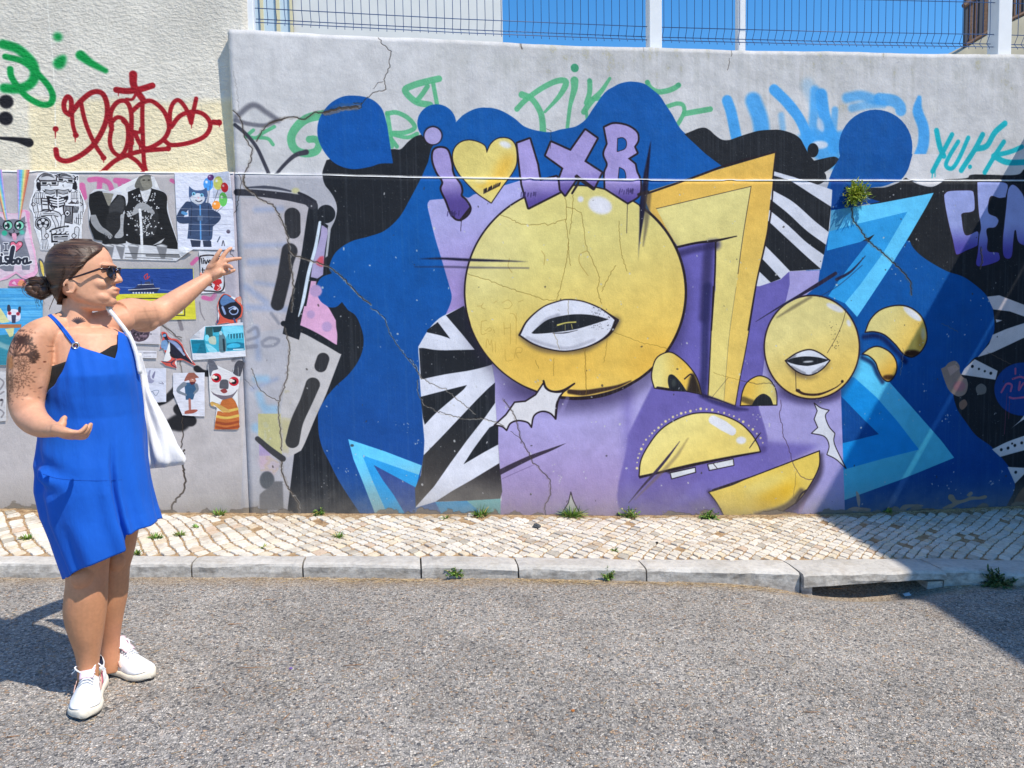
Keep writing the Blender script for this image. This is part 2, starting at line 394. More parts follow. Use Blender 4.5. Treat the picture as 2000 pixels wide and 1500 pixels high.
El('X', 1603, 282, 16, 8, (205, 215, 228), soft=3)
# --- black and blue bodies
BLK1 = 'X', '637,312! 690,296 770,290! 783,290 797,276 812,265 834,260! 900,300! 900,400! 850,1012! 496,1012! 510,900! 545,800! 560,560! 640,500! 646,447! 655,427 658,406 652,386 643,372 634,360 629,338'
Pg(*BLK1, BK)
BLUE1 = 'X', '836,316! 820,352 800,390 780,424 752,450 720,462 690,470 668,482 652,498 643,522 648,534! 628,542 618,560 622,584 636,598 655,600 668,590! 680,606! 694,616 704,636 710,660 708,684 698,708 680,732 656,754 640,772! 628,790! 622,804 621,820 623,850 630,876 642,900 660,936 680,968 704,1004! 706,1014! 850,1014! 920,700! 1000,400! 1330,560! 1450,420! 1440,372! 1410,306 1386,294 1360,274 1338,258 1326,244 1314,222 1302,204 1290,186 1276,174 1258,162 1236,158 1215,161 1200,168 1182,180 1160,210 1145,232 1127,245 1112,249 1095,252 1075,257 1050,254 1025,246 1005,230 980,215 955,209 930,211 907,222 892,236! 884,250! 862,258! 842,290!'
Pg(*BLUE1, lin('X', '700,330', '700,1000', BL, (28, 72, 142)))
El('A', 1812, 958, 152, 148, BL)
Pg('A', '1165,742 1290,765 1380,840 1420,960 1440,1080 1470,1272! 1370,1275 1290,1300 1150,1318 1020,1275 930,1180 880,1060 890,930 960,820 1060,755', (18, 82, 158))
Pg('C', '690,1305! 770,1272 830,1248 890,1242 940,1268 1000,1322 1060,1360 1130,1362 1200,1338 1320,1298 1420,1272 1540,1262 1640,1265 1740,1295 1820,1345 1865,1420 1905,1500! 2060,1680 2080,1750! 2000,1800 1900,1800! 1300,1800! 900,1500!', BK)
BLK3 = 'X', '1690,372! 1700,367 1728,366 1752,358 1762,352 1772,346! 1785,356 1800,362 1820,365 1836,358 1846,350! 1890,347 1905,340 1985,341 2003,330! 2150,330! 2150,1100! 1600,1100! 1600,560! 1700,400!'
El('D', 563, 1430, 360, 365, (18, 84, 156)); Pg('X', '1612,378! 1625,340 1645,300! 1785,300! 1776,330 1762,350 1744,357 1724,364 1700,367 1684,378! 1660,430! 1600,500! 1600,600! 1560,600! 1600,400!', (16, 82, 154))
Pg('X', '1772,346! 1785,300! 1800,300! 2030,300! 2030,325! 1995,340! 1905,339! 1886,347! 1846,350 1836,358 1820,364 1800,361', (206, 204, 206))
Pg(*BLK3, BK)
TE = (28, 170, 182)
for s_, r_ in (('1832,254 1838,285 1846,304', 5.5), ('1862,262 1842,300 1824,334', 5), ('1874,276 1858,302 1850,322 1862,328 1876,308 1894,268', 4.5), ('1922,262 1906,292 1880,332', 5.5),
    ('1908,290 1930,284 1946,258 1966,240', 6), ('1964,276 1948,300 1926,336', 5), ('1946,302 1975,296 1999,286', 5), ('1944,304 1970,316 2004,316', 6), ('1824,336 1823,346', 1.2), ('1829,330 1829,344', 1)):
    St('X', s_, r_, TE, soft=3)
Dot('X', '1897,325', 4.5, TE, soft=2)
Pg('D', '840,1500! 880,1500! 870,1560!', SB, alpha=0)
Pg('X', '1512,271 1530,280 1545,300 1570,318! 1600,311 1630,305 1641,309! 1632,322 1612,336 1590,345! 1560,352! 1500,352! 1480,300!', BK)
El('M', 1560, 90, 44, 56, BK)
Pg('X', '1560,560! 1600,470! 1777,470! 1784,484 1800,500 1824,516 1850,530 1880,540 1904,556 1924,574 1936,594 1941,614 1942,646 1932,668 1912,696! 1900,702 1878,730 1864,752 1862,772 1870,800 1886,824 1906,850 1936,872 1960,898 1974,918 1982,944 1980,960 1970,980 1960,1000! 1955,1030! 1600,1030!', lin('X', '1700,520', '1750,1000', (12, 84, 158), (14, 66, 136)))
Pg('X', '1615,420! 1625,345! 1640,350! 1680,375! 1700,388! 1720,394! 1624,411! 1610,480!', (8, 66, 142))
# --- left wall piece: grey letters
for s_, c in (('470,380 470,600', (176, 170, 180)), ('530,430 520,620', (180, 176, 184)), ('560,400 556,640', (172, 170, 180)), ('505,620 510,760', (180, 176, 182)), ('575,690 560,760', (178, 176, 180))):
    St('X', s_, 44, c, soft=30)
Pg('X', '458,342! 629,338! 634,360 652,386 658,406 655,426 646,447! 620,500! 560,1010! 470,1010! 484,620! 466,480!', (176, 175, 182))
Pg('X', '470,386! 520,386! 570,392! 604,402! 596,470! 588,520! 572,620! 560,640! 500,650! 480,560!', (184, 178, 182))
for s_ in ('500,410 550,408', '480,480 560,478', '488,512 540,510', '560,560 500,552', '480,560 520,590', '500,640 505,700', '492,760 540,740', '484,600 560,604'):
    St('X', s_, random.uniform(3, 8), (132, 152, 192), soft=12, alpha=.5)
for s_ in ('500,740 520,740', '520,800 536,800', '506,770 512,790', '580,700 590,780', '500,835 536,850'):
    St('X', s_, random.uniform(6, 12), (130, 180, 215), soft=12, alpha=.6)
for s_, r_ in (('485,648 500,640 504,656 484,664', 3), ('512,668 526,660 544,664 536,674 516,676 512,668', 3), ('470,680 500,676', 4), ('530,612 545,632', 3)):
    St('X', s_, r_, (126, 128, 140), soft=4, alpha=.7)
Pg('G', '320,-60! 560,-60! 555,350! 430,260! 320,150!', (188, 186, 150)); Pg('F', '590,200! 720,230! 900,330! 1135,455! 1080,600 980,860 880,1080 780,1320 740,1400! 610,1470! 550,1420! 540,1000! 600,700! 620,400!', (188, 184, 184))
Pg('F', '540,1130! 560,1080! 660,1120! 600,1400! 560,1400!', (188, 184, 150), soft=.02, alpha=.7)
Pg('E', '820,395! 800,500 770,700 740,900 690,1140 640,1300 590,1500! 560,1660! 720,1720! 770,1500! 830,1200! 960,1080! 1000,700! 1000,610! 940,560! 900,520! 905,440! 900,390 870,350 820,330!', BK)
St('E', '115,278 300,285 560,315 700,338 800,362 850,400', [30, 30, 34, 38, 40, 44], (52, 52, 60), soft=4)
St('E', '200,232 380,228 520,242 640,268', [6, 14, 12, 8], (70, 72, 84), soft=8); El('E', 685, 262, 38, 26, (196, 194, 160), soft=10)
St('E', '720,285 800,320 880,370', 12, (44, 44, 52), soft=4); El('E', 985, 490, 90, 90, BK)
Pg('E', '940,600! 985,615 1000,680 975,830 962,950 955,1082! 900,1120! 835,1105! 850,1000! 890,850! 930,700!', (166, 155, 190))
Pg('E', '925,905! 960,900! 956,1000 900,990 880,960!', (196, 84, 100), soft=.006, clip=None)
Pg('E', '838,1140! 890,1135! 885,1240 930,1340 1000,1395 1030,1440 1080,1530! 1090,1765! 730,1590! 790,1400!', (214, 164, 198))
Pg('F', '770,-10! 960,-10 1010,30 1060,130 1092,250 1090,368! 728,192!', (214, 164, 198))
for z, x, y, r_ in (('F', 835, 70, 40), ('F', 992, 190, 50), ('E', 885, 1240, 60)): El(z, x, y, r_, r_, (180, 150, 190), soft=8)
St('F', '570,160 720,205 900,290 1130,430', [26, 30, 30, 26], BK, soft=2); St('E', '830,1130 900,1135', 12, BK)
St('E', '925,572 880,820 815,1060 760,1340 715,1490', [13, 15, 15, 15, 5], (206, 218, 230), soft=2)
St('E', '948,580 990,610', 14, BK)
DG = (50, 50, 54)
St('E', '655,505 660,655', [72, 70], DG, soft=8); St('E', '628,850 600,960 570,1120 510,1370', [72, 62, 60, 60], DG, soft=14)
St('F', '955,505 932,575', [58, 58], DG, soft=6); St('F', '855,755 790,920 700,1120 655,1310', [66, 58, 58, 64], (56, 56, 58), soft=6)
St('G', '315,185 430,285 560,380', [24, 28, 30], (62, 62, 66), soft=4); Pg('G', '330,232! 440,335! 436,360! 332,352!', (168, 152, 190)); Pg('G', '330,352! 440,350! 535,420! 520,480 480,545! 420,510! 342,500!', (188, 176, 184))
El('G', 408, 590, 72, 88, (86, 90, 96), soft=6); Pg('G', '335,730! 380,690 430,660 480,600! 560,600! 570,880! 335,890!', (104, 104, 108), soft=.004)
Pg('G', '330,345! 430,342! 410,420 360,470 330,440!', (200, 170, 188), soft=.02, alpha=.6)
# --- light blue arrows
Pg('N', '120,455! 600,382! 1117,283! 1040,430! 885,700! 700,1000! 370,1495! 250,1360! 90,1290! 200,1130! 330,960! 480,768! 545,685! 400,762! 74,848! 95,660!', LB)
Pg('N', '95,660! 350,590! 600,532! 862,468! 640,850! 400,1180! 250,1362! 90,1290! 200,1130! 330,960! 480,768! 545,685! 400,762! 74,848!', MB_)
Pg('N', '110,458! 330,425! 310,470 250,520 180,640! 95,660!', (78, 150, 190), alpha=.9)
Pg('X', '1660,745! 1680,694! 1700,696! 1740,749! 1838,860! 1864,894! 1808,917! 1756,938! 1643,979! 1634,930! 1634,868! 1662,862! 1717,848! 1686,818! 1638,767!', lin('X', '1690,700', '1800,900', (92, 196, 238), (76, 178, 208)))
Pg('X', '1655,736! 1668,737! 1712,776! 1752,822! 1795,878! 1724,896! 1634,921! 1634,868! 1662,862! 1717,848! 1686,818! 1636,767!', (20, 138, 214))
Pg('G', '1200,188! 1560,308! 1918,445! 1890,545! 1862,662! 1450,440! 1758,925! 1466,925! 1340,600! 1250,380!', lin('G', '1400,300', '1560,900', LB, (130, 180, 190)))
Pg('G', '1338,345! 1893,538! 1860,662! 1450,440! 1600,660! 1760,925! 1585,925! 1450,620!', MB_); Pg('G', '1450,442! 1855,658! 1850,925! 1760,925! 1650,740! 1540,590!', (54, 78, 142))
# --- lilac grounds
Pg('X', '835,402 838,393 846,390 900,386! 905,383! 915,386 925,380! 1018,352! 1100,400! 1100,800! 960,715! 906,598! 870,616! 880,592 882,577 878,560 865,515 850,465 840,425', lin('X', '860,400', '900,600', (172, 168, 216), (160, 140, 196)))
Pg('X', '962,700! 966,760 970,820 974,880 980,950! 977,1016! 1646,1016! 1643,980! 1634,930! 1626,880! 1618,820! 1612,760! 1300,700!', lin('X', '1000,800', '1000,1000', (166, 158, 208), (158, 138, 182)))
Pg('X', '1320,470! 1400,455! 1480,556! 1545,530! 1545,570! 1500,640! 1560,790! 1482,795! 1498,850 1500,900! 1560,940! 1560,1016! 1232,1016 1226,850! 1300,700!', lin('X', '1350,600', '1350,1010', (104, 96, 170), (108, 96, 160)), soft=.01)
St('X', '1225,770 1228,1000', 6, (118, 108, 176), soft=40, alpha=.8)
Pg('X', '1482,795! 1500,640! 1640,700! 1650,1000! 1560,1016! 1590,940! 1600,880! 1500,862! 1500,850!', (164, 156, 208)); Pg('X', '1500,862! 1600,870! 1500,925! 1400,960! 1300,1000! 1400,900!', (112, 102, 174), soft=.03, alpha=.9)
Pg('M', '1110,1150! 1380,1040! 1350,1262! 1230,1400! 1060,1500! 1040,1400!', (104, 96, 168)); Pg('M', '1365,1040! 1605,1030! 1590,1150! 1480,1240! 1340,1270! 1370,1140!', (166, 158, 210))
# --- zebra pieces
Pg('M', '1245,252! 1400,298! 1702,403! 1682,700! 1660,800! 1612,1026! 1400,1035! 1360,1045! 1300,1102! 1130,1157! 1060,1150!', WH)
for s_ in ('1235,283! 1370,330 1560,450 1692,535! 1672,732! 1560,642 1400,500 1235,405!', '1220,478! 1360,590 1500,720 1652,832! 1637,912! 1500,812 1360,682 1210,560!', '1195,640! 1370,802 1500,922 1614,1022! 1372,1038! 1280,942 1165,826!', '1148,935! 1220,1010 1300,1098! 1222,1127! 1110,1020!'):
    Pg('M', s_, BK)
Pg('I', '530,188! 360,268 270,325 180,425 85,585! 85,640! 95,750! 98,900! 110,1050! 130,1340! 145,1500! 138,1640! 100,1880! 60,2150! 60,2165! 900,2090! 850,1400! 830,900! 800,750!', WH)
for s_ in ('355,280! 530,186! 620,400! 720,600! 805,738! 790,765 600,815 350,855 110,905! 92,600! 130,598! 300,620 635,615! 510,460!', '173,420! 275,345! 397,507! 300,475 168,445!', '106,1075! 300,1025 560,960! 520,1010 400,1110 250,1240 148,1348! 130,1280! 115,1150!'):
    Pg('I', s_, BK)
Pg('K', '834,-165! 835,35! 740,170! 560,400! 400,620! 240,850! 58,1052! 52,870! 110,740! 135,548! 300,380! 480,190! 660,0! 760,-100!', lin('K', '400,0', '100,1000', BK, (74, 70, 68)))
Pg('K', '780,275! 866,232! 866,440! 720,520! 527,634! 620,490! 700,380!', BK); Pg('K', '876,622! 892,760! 905,900! 886,972! 600,990! 252,1000! 420,892! 600,790!', lin('K', '800,640', '700,980', (46, 44, 48), (92, 88, 86)))
Pg('K', '-60,1150! 60,1058! 250,1000! 400,1150!', (70, 96, 150)); Pg('K', '250,1002! 560,990! 900,1150! 330,1150!', (70, 142, 190)); Pg('K', '560,990! 888,970! 888,1160! 760,1160!', (112, 168, 170))
Pg('K', '876,685! 1000,625 1180,545 1370,480 1535,425! 1400,495 1180,590 1000,680 884,740!', (58, 50, 66)); St('K', '905,775 1050,710 1210,640', 4, (110, 92, 130), soft=3, alpha=.6)
# --- tall yellow nose
TOUT = [('M', '1267,110! 600,305! 275,412! 228,450! 270,560! 420,745! 495,845! 790,802! 790,1200! 766,1500!'), ('J', '1245,400! 1230,800! 1205,1088! 1482,1165! 1530,900! 1600,500! 1680,0!'), ('M', '1110,1105! 1180,830! 1222,450! 1245,300!')]
cv.poly(pts(None, TOUT), lin('M', '900,200', '1000,1400', (226, 184, 96), (226, 196, 112)))
TIN = [('M', '328,550! 1065,376! 1010,760! 965,1060!'), ('J', '1490,0! 1420,500! 1368,1135! 1212,1088! 1230,800! 1250,300! 1276,0!'), ('M', '790,1200! 790,802! 495,845! 400,690!')]
cv.poly(pts(None, TIN), lin('M', '600,500', '900,1400', (220, 210, 150), (222, 206, 136)))
St('M', '790,830 740,860 720,1100 700,1400', 40, (52, 48, 90), soft=60, alpha=.85); St('J', '1210,0 1190,400 1180,800 1160,1040', 42, (40, 40, 84), soft=60, alpha=.8)
St('M', '520,900 620,870 760,840', 26, (46, 40, 80), soft=40, alpha=.7)
for z, s_, r_, sf in (('M', '232,440 600,312 930,192 1268,104', [8, 8, 9, 6], 3), ('M', '1268,104 1244,330 1220,600 1172,850 1110,1130 1045,1500', [5, 6, 7, 7, 6, 5], 5), ('J', '1683,0 1600,520 1530,880 1480,1168', 5, 4),
    ('J', '1170,1062 1300,1100 1480,1165', [14, 8, 5], 8), ('M', '792,800 784,1100 757,1500', 7, 3), ('J', '1266,0 1242,500 1214,1085', 6, 4), ('M', '492,850 640,818 800,798 955,765', [9, 9, 10, 4], 3),
    ('M', '328,550 700,462 1068,376', 2.2, 1), ('M', '1068,376 1005,760 965,1060', 2.4, 1), ('J', '1490,0 1420,500 1368,1135', 1.5, 1), ('J', '1245,1090 1410,890', 1.6, 1)):
    St(z, s_, r_, OK_, soft=sf, smooth=True)
St('J', '1160,1060 1260,1110 1480,1185 1600,1200', [26, 30, 26, 10], (44, 40, 84), soft=36, alpha=.75)
# --- big face
def sphere(z, cx, cy, rx, ry, top, low, dark=.9):
    El(z, cx+.01*rx, cy+ry*.09, rx*1.02, ry*1.03, (40, 34, 60), soft=rx*.10, alpha=.5)
    m_ = El(z, cx, cy, rx, ry, lin(z, '%f,%f' % (cx-rx*.3, cy-ry*.5), '%f,%f' % (cx+rx*.15, cy+ry*.8), top, low)); return m_
El('X', 1100, 765, 130, 24, (70, 56, 110), soft=30, alpha=.7)
FM = sphere('X', 1123.5, 570, 216, 208, (216, 206, 142), (228, 194, 104))
El('X', 960, 480, 60, 120, (222, 214, 165), soft=50, alpha=.5, rot=20, clip=FM); El('X', 1290, 720, 70, 60, (232, 180, 74), soft=40, alpha=.5, clip=FM); El('X', 1080, 700, 120, 60, (230, 184, 84), soft=60, alpha=.55, clip=FM)
cv.stroke(ell('X', 1123.5, 570, 216, 208)[6:36], rad_px('X', 1.3), OK_, soft=.004, smooth=True)
E_ = ell('X', 1123.5, 570, 216, 208)
cv.stroke(E_[34:40]+E_[:8], [rad_px('X', 2.6)], OK_, soft=.003); cv.stroke(E_[6:14], [rad_px('X', 2.), rad_px('X', 4.), rad_px('X', 3.), rad_px('X', 1.2)], OK_, soft=.004); cv.stroke(E_[18:30], [rad_px('X', 1.6)], OK_, soft=.003)
El('X', 1172, 401, 24, 17, (218, 216, 222), rot=18, soft=4); El('X', 1134, 389, 6, 6, (216, 214, 220), soft=3)
St('X', '1112,765 1140,767 1172,762 1205,755 1232,744', [4.5, 5.5, 4.5, 3, 1], (60, 44, 36), soft=4)
EYE = 'I', '1075,470! 1150,330 1300,200 1450,142 1550,125 1700,145 1850,205 1960,270 2050,330! 1960,450 1850,535 1700,595 1520,628 1350,605 1200,555 1110,500'
Pg('I', '1060,480 1150,440 1900,300 2060,320 2000,440 1850,570 1700,640 1500,660 1300,640 1150,570', (70, 58, 50), soft=.022, alpha=.65)
m_ = Pg(*EYE, (216, 217, 228)); St('I', '1150,500 1350,570 1560,600 1800,520', 16, (150, 150, 165), soft=30, alpha=.5, clip=m_); St('I', '1250,420 1330,330 1450,280', 20, (130, 130, 146), soft=26, alpha=.5, clip=m_)
Pg('I', '1190,452! 1250,395 1350,322 1500,282 1650,268 1800,280 1945,318! 1860,345 1750,380 1600,420 1400,448 1230,460', BK)
St('I', '1400,455 1520,450 1640,425', [3, 6, 2], (60, 60, 70)); St('I', '1445,375 1530,352 1622,345', [8, 6, 7], (196, 186, 110)); St('I', '1520,370 1520,425', 2, (196, 186, 110)); St('I', '1580,365 1590,410', 3, (196, 186, 110))
St('I', '1072,472 1150,330 1300,200 1450,142 1550,125 1700,145 1850,205 1950,270 2030,330', [10, 8, 6, 6, 6, 6, 7, 8, 16], OK_, soft=5)
St('I', '2020,335 1960,450 1850,535 1700,598 1520,630 1350,607 1200,555 1075,475', [22, 14, 9, 6, 6, 7, 8, 8], OK_, soft=6)
for _ in range(90):
    x, y = random.uniform(1770, 1960), random.uniform(200, 420); Dot('I', '%f,%f' % (x, y), random.uniform(1.5, 4), (50, 50, 60))
# face scratches and scribbled letters
for z, s_ in (('I', '700,340 700,460 750,455'), ('I', '700,340 750,330'), ('I', '740,430 780,400 800,420 770,440'), ('I', '820,420 830,450'), ('I', '745,600 755,510 785,570 800,520 810,640'), ('I', '835,540 840,640'), ('I', '920,350 925,470'), ('I', '985,360 985,560'),
    ('I', '925,410 985,400'), ('I', '930,610 940,720 1010,715'), ('I', '1020,700 1045,600 1095,600 1090,640 1040,650 1060,700'), ('I', '660,190 700,185 720,160 700,200 740,220'), ('I', '900,160 960,130 1000,170 970,210 920,215'), ('I', '1040,260 1040,560'),
    ('I', '980,260 1020,270 1045,330'), ('I', '1060,150 1110,130'), ('I', '820,160 850,140'), ('H', '1030,1080 1055,1120 1050,1190'), ('H', '1385,1080 1330,1110 1330,1180 1395,1275'), ('H', '780,1140 770,1200 800,1250')):
    St(z, s_, 1.6, (150, 110, 40), alpha=.85, h=.42)
for z, s_ in (('H', '1205,640 1225,720 1222,850 1240,1010 1225,1160 1190,1320 1150,1462'), ('H', '1278,640 1270,780 1250,950'), ('H', '1225,738 1290,755 1340,780 1360,900 1370,1000 1390,1080 1440,1180 1485,1290 1465,1390 1500,1490'), ('H', '695,795 790,830 860,870 950,880 1060,865 1080,880 1220,832'),
    ('H', '455,1265 600,1305 760,1365 900,1410 1060,1465 1150,1468'), ('H', '1240,1010 1245,1130 1258,1195'), ('H', '1610,1195 1560,1270 1500,1400'), ('H', '1635,850 1640,1000 1660,1120 1698,1240'), ('I', '1700,605 1715,700 1715,850 1730,1060'), ('I', '1405,450 1440,530 1465,610'),
    ('I', '1548,128 1550,270'), ('I', '1930,500 1915,650 1895,740'), ('J', '280,440 420,490 560,550 700,575 830,610 '), ('J', '1270,840 1390,880 1540,920'), ('J', '10,600 20,800 25,1060'), ('I', '1230,730 1260,800'), ('I', '1405,700 1405,870')):
    St(z, s_, 1.8, (120, 92, 30), jag=.0022, alpha=.85, h=.25)
for z, s_, l in (('H', '1702,700', 240), ('H', '405,840', 85)):
    x, y = map(float, s_.split(',')); St(z, '%f,%f %f,%f' % (x, y, x-6, y+l), 2.2, OK_)
# --- nostrils
def outl(z, s_, r_, closed_=True, soft=3):
    p = closed(pts(z, s_)); cv.stroke([(a, b, 0) for a, b in p]+([(p[0][0], p[0][1], 0)] if closed_ else []), rad_px(z, r_), OK_, soft=rad_px(z, soft), smooth=False)
N1 = '690,990! 665,900 668,820 700,715 760,660 850,640 950,700 1040,790 1110,900 1155,1052! 1000,1020! 830,1010!'
m_ = Pg('J', N1, lin('J', '700,800', '1000,800', (224, 212, 146), (226, 188, 90))); Pg('J', '1000,1030! 1020,960 1040,880 1080,850 1160,1060!', (46, 38, 34), soft=.012, clip=m_); outl('J', N1, 6); St('J', '720,985 880,1010', 12, OK_)
Pg('J', '838,1004! 822,930 830,870 862,856 905,885 960,950 1008,1024!', BK); El('J', 880, 940, 22, 40, (74, 80, 78), soft=16, alpha=.6)
St('J', '985,900 1040,855 1060,870', 7, OK_, soft=3)
N2 = '1530,1162! 1550,1030 1600,930 1700,872 1790,890 1850,950 1885,1040 1888,1156!'
m_ = Pg('J', N2, lin('J', '1580,1000', '1850,1000', (228, 190, 90), (222, 208, 136))); St('J', '1560,1100 1640,1130', 30, (60, 50, 36), soft=30, alpha=.7, clip=m_); outl('J', N2, 6)
Pg('J', '1638,1168! 1680,1090 1750,1045 1820,1080 1852,1152!', BK)
for z, s_ in (('J', '1540,920 1700,950 1820,940 1870,975'),): St(z, s_, 2, (60, 44, 40), jag=.002, h=.3)
# --- right face
El('P', 600, 1150, 340, 80, (60, 48, 100), soft=60, alpha=.6)
FR = sphere('P', 628, 690, 465, 505, (222, 210, 152), (228, 196, 112))
cv.stroke(ell('P', 628, 690, 465, 505)+ell('P', 628, 690, 465, 505)[:2], [rad_px('P', 8)], (44, 30, 40), soft=.004)
El('P', 855, 305, 92, 30, (220, 218, 220), rot=24, soft=12); El('P', 990, 455, 20, 36, (220, 218, 220), rot=-20, soft=10)
Pg('P', '370,830 480,880 600,970 760,920 810,820 700,960 600,1000 460,960', (90, 70, 50), soft=.02, alpha=.7)
m_ = Pg('P', '368,822! 480,748 600,714 700,745 805,820! 730,905 640,957 560,960 470,920 400,860', (214, 216, 226)); St('P', '400,800 450,770', 26, (90, 90, 100), soft=30, alpha=.6, clip=m_); St('P', '430,880 560,945', 10, (100, 100, 110), soft=20, alpha=.6, clip=m_); St('P', '640,945 740,880', 14, (100, 100, 110), soft=24, alpha=.6, clip=m_)
Pg('P', '372,825! 450,795 560,780 680,788 800,815! 720,845 600,872 500,865 420,845', BK); El('P', 592, 832, 52, 8, (206, 208, 214), rot=-4, soft=3)
outl('P', '368,822! 480,748 600,714 700,745 805,820! 730,905 640,957 560,960 470,920 400,860', 7)
St('P', '485,1112 560,1148 700,1150 850,1090 930,1030', [16, 12, 12, 6, 3], (60, 40, 34), soft=5); Dot('P', '925,1025 500,1115', 16, (50, 36, 34), soft=6)
St('P', '965,310 930,450 870,590 780,745', 2.6, (70, 56, 40)); St('P', '470,925 475,1105', 3, OK_)
for _ in range(22): Dot('P', '%f,%f' % (random.gauss(860, 26), random.uniform(440, 720)), random.uniform(2, 6), (60, 46, 36))
St('P', '80,442 300,305 500,190 700,70 860,-30', [2, 8, 14, 20, 18], (40, 36, 60), soft=5); St('X', '1634,546 1662,530 1690,500', [3.4, 2.4, .6], (36, 40, 70), soft=2); St('X', '1600,580 1640,556 1684,518', 1, (36, 40, 70), alpha=.5)
St('P', '290,400 450,300 620,200', [6, 18, 14], (96, 84, 56), soft=26, alpha=.6, clip=FR)
# --- right crescents
St('P', '1140,590 1250,580 1340,620 1460,740 1540,830', 26, (10, 24, 70), soft=50, alpha=.85); St('P', '1120,790 1220,850 1270,950 1320,1030', 24, (10, 24, 70), soft=44, alpha=.8)
C1 = '1148,545! 1200,420 1300,325 1450,283 1580,300 1690,380 1742,500 1750,620 1700,725 1620,785 1550,775 1505,740 1440,660 1340,572 1240,540'
m_ = Pg('P', C1, lin('P', '1300,400', '1650,700', (220, 208, 150), (226, 190, 100))); El('P', 1610, 750, 80, 34, (60, 36, 24), soft=16, clip=m_); El('P', 1690, 640, 34, 90, (150, 100, 40), soft=40, alpha=.5, clip=m_)
El('P', 1610, 365, 110, 34, (220, 220, 224), rot=38, soft=14, clip=m_); El('P', 1715, 560, 20, 60, (200, 196, 200), soft=16, alpha=.6, clip=m_); outl('P', C1, 7)
C2 = '1122,755! 1200,700 1280,684 1380,730 1440,800 1460,880 1442,960 1385,1025 1325,1000 1280,920 1250,840 1190,780'
m_ = Pg('P', C2, lin('P', '1250,750', '1400,950', (224, 208, 140), (226, 180, 84))); El('P', 1380, 985, 60, 26, (70, 44, 24), soft=12, clip=m_); outl('P', C2, 7)
# --- mouth
St('L', '1100,500 1240,470', 30, (60, 48, 100), soft=40, alpha=.5)
UL = '272,682! 286,560 340,450 430,330 540,250 680,195 810,185 930,205 1060,265 1150,350 1200,430 1222,490! 1000,532! 700,590! 480,640!'
Pg('L', UL, lin('L', '500,300', '700,640', (226, 214, 148), (224, 204, 126))); outl('L', UL, 5)
Pg('L', '480,640! 700,592! 720,600! 500,660!', (60, 50, 60), soft=.008); St('L', '280,690 480,640 700,590 1000,530 1215,490', [8, 10, 12, 10, 6], OK_, soft=6)
St('L', '850,240 930,285 1000,330', [36, 42, 34], (218, 218, 224), soft=10); El('L', 1070, 400, 40, 30, (218, 218, 224), soft=8)
p_ = [(256, 618), (257, 573), (264, 537), (276, 504), (290, 468), (306, 432), (327, 395), (354, 367), (375, 345), (393, 324), (425, 302), (450, 276), (480, 252), (508, 236), (538, 217), (570, 204), (602, 189), (636, 182), (674, 172), (720, 160), (754, 154), (800, 157), (845, 163), (893, 178), (938, 186), (978, 200), (1014, 212), (1056, 236), (1087, 255), (1131, 285), (1162, 315), (1193, 348), (1222, 382), (1239, 419)]
for i, (x, y) in enumerate(p_): Dot('L', '%d,%d' % (x, y), (9, 6.5)[i % 2]*random.uniform(.85, 1.25), (216, 206, 170), soft=3)
Pg('L', '515,655! 712,612! 716,650! 528,702!', (206, 208, 214)); outl('L', '515,655! 712,612! 716,650! 528,702!', 4); Pg('L', '808,588! 1008,545! 1014,596! 830,636!', (206, 208, 214)); outl('L', '808,588! 1008,545! 1014,596! 820,636!', 4); St('L', '850,580 885,622', 3, OK_)
St('L', '1690,520 1680,650 1600,790 1500,900 1380,985 1160,1010', [20, 30, 34, 40, 40, 30], (50, 42, 60), soft=60, alpha=.8); St('L', '820,800 880,900 940,980', 20, (60, 50, 100), soft=40, alpha=.7)
LL = '815,805! 860,790! 1130,692! 1400,590! 1682,482! 1680,600 1620,730 1520,870 1400,955! 1300,975! 1080,1010! 940,1000! 880,890'
m_ = Pg('L', LL, (226, 200, 104)); El('L', 1350, 840, 190, 70, (232, 184, 40), rot=-30, soft=80, alpha=.85, clip=m_); El('L', 1250, 740, 180, 40, (226, 214, 140), rot=-20, soft=60, alpha=.7, clip=m_)
St('L', '1540,800 1480,880 1380,940 1180,975', [26, 34, 30, 10], (62, 52, 50), soft=40, alpha=.8, clip=m_); outl('L', LL, 5); St('L', '850,790 1000,740 1130,690', [10, 12, 4], OK_, soft=5); St('L', '1500,890 1540,820 1580,790', 8, OK_, soft=6)
St('L', '190,890 300,760 400,650 500,530 590,410', [2, 8, 12, 10, 2], (58, 48, 70), soft=6); St('L', '240,860 400,700 560,530 655,385', [4, 14, 14, 4], (110, 92, 70), soft=24, alpha=.5)
St('L', '1135,460 1200,370 1225,340', [3, 5, 2], OK_, soft=2)
for s_ in ('1375,90 1385,130 1372,210 1392,300 1400,370 1440,450 1460,540 1495,620 1545,690 1600,712 1650,705',): St('L', s_, 2.4, (80, 60, 76), jag=.003, h=.2)
St('L', '1500,640 1490,760 1475,860', 1.6, (120, 96, 50), jag=.002)
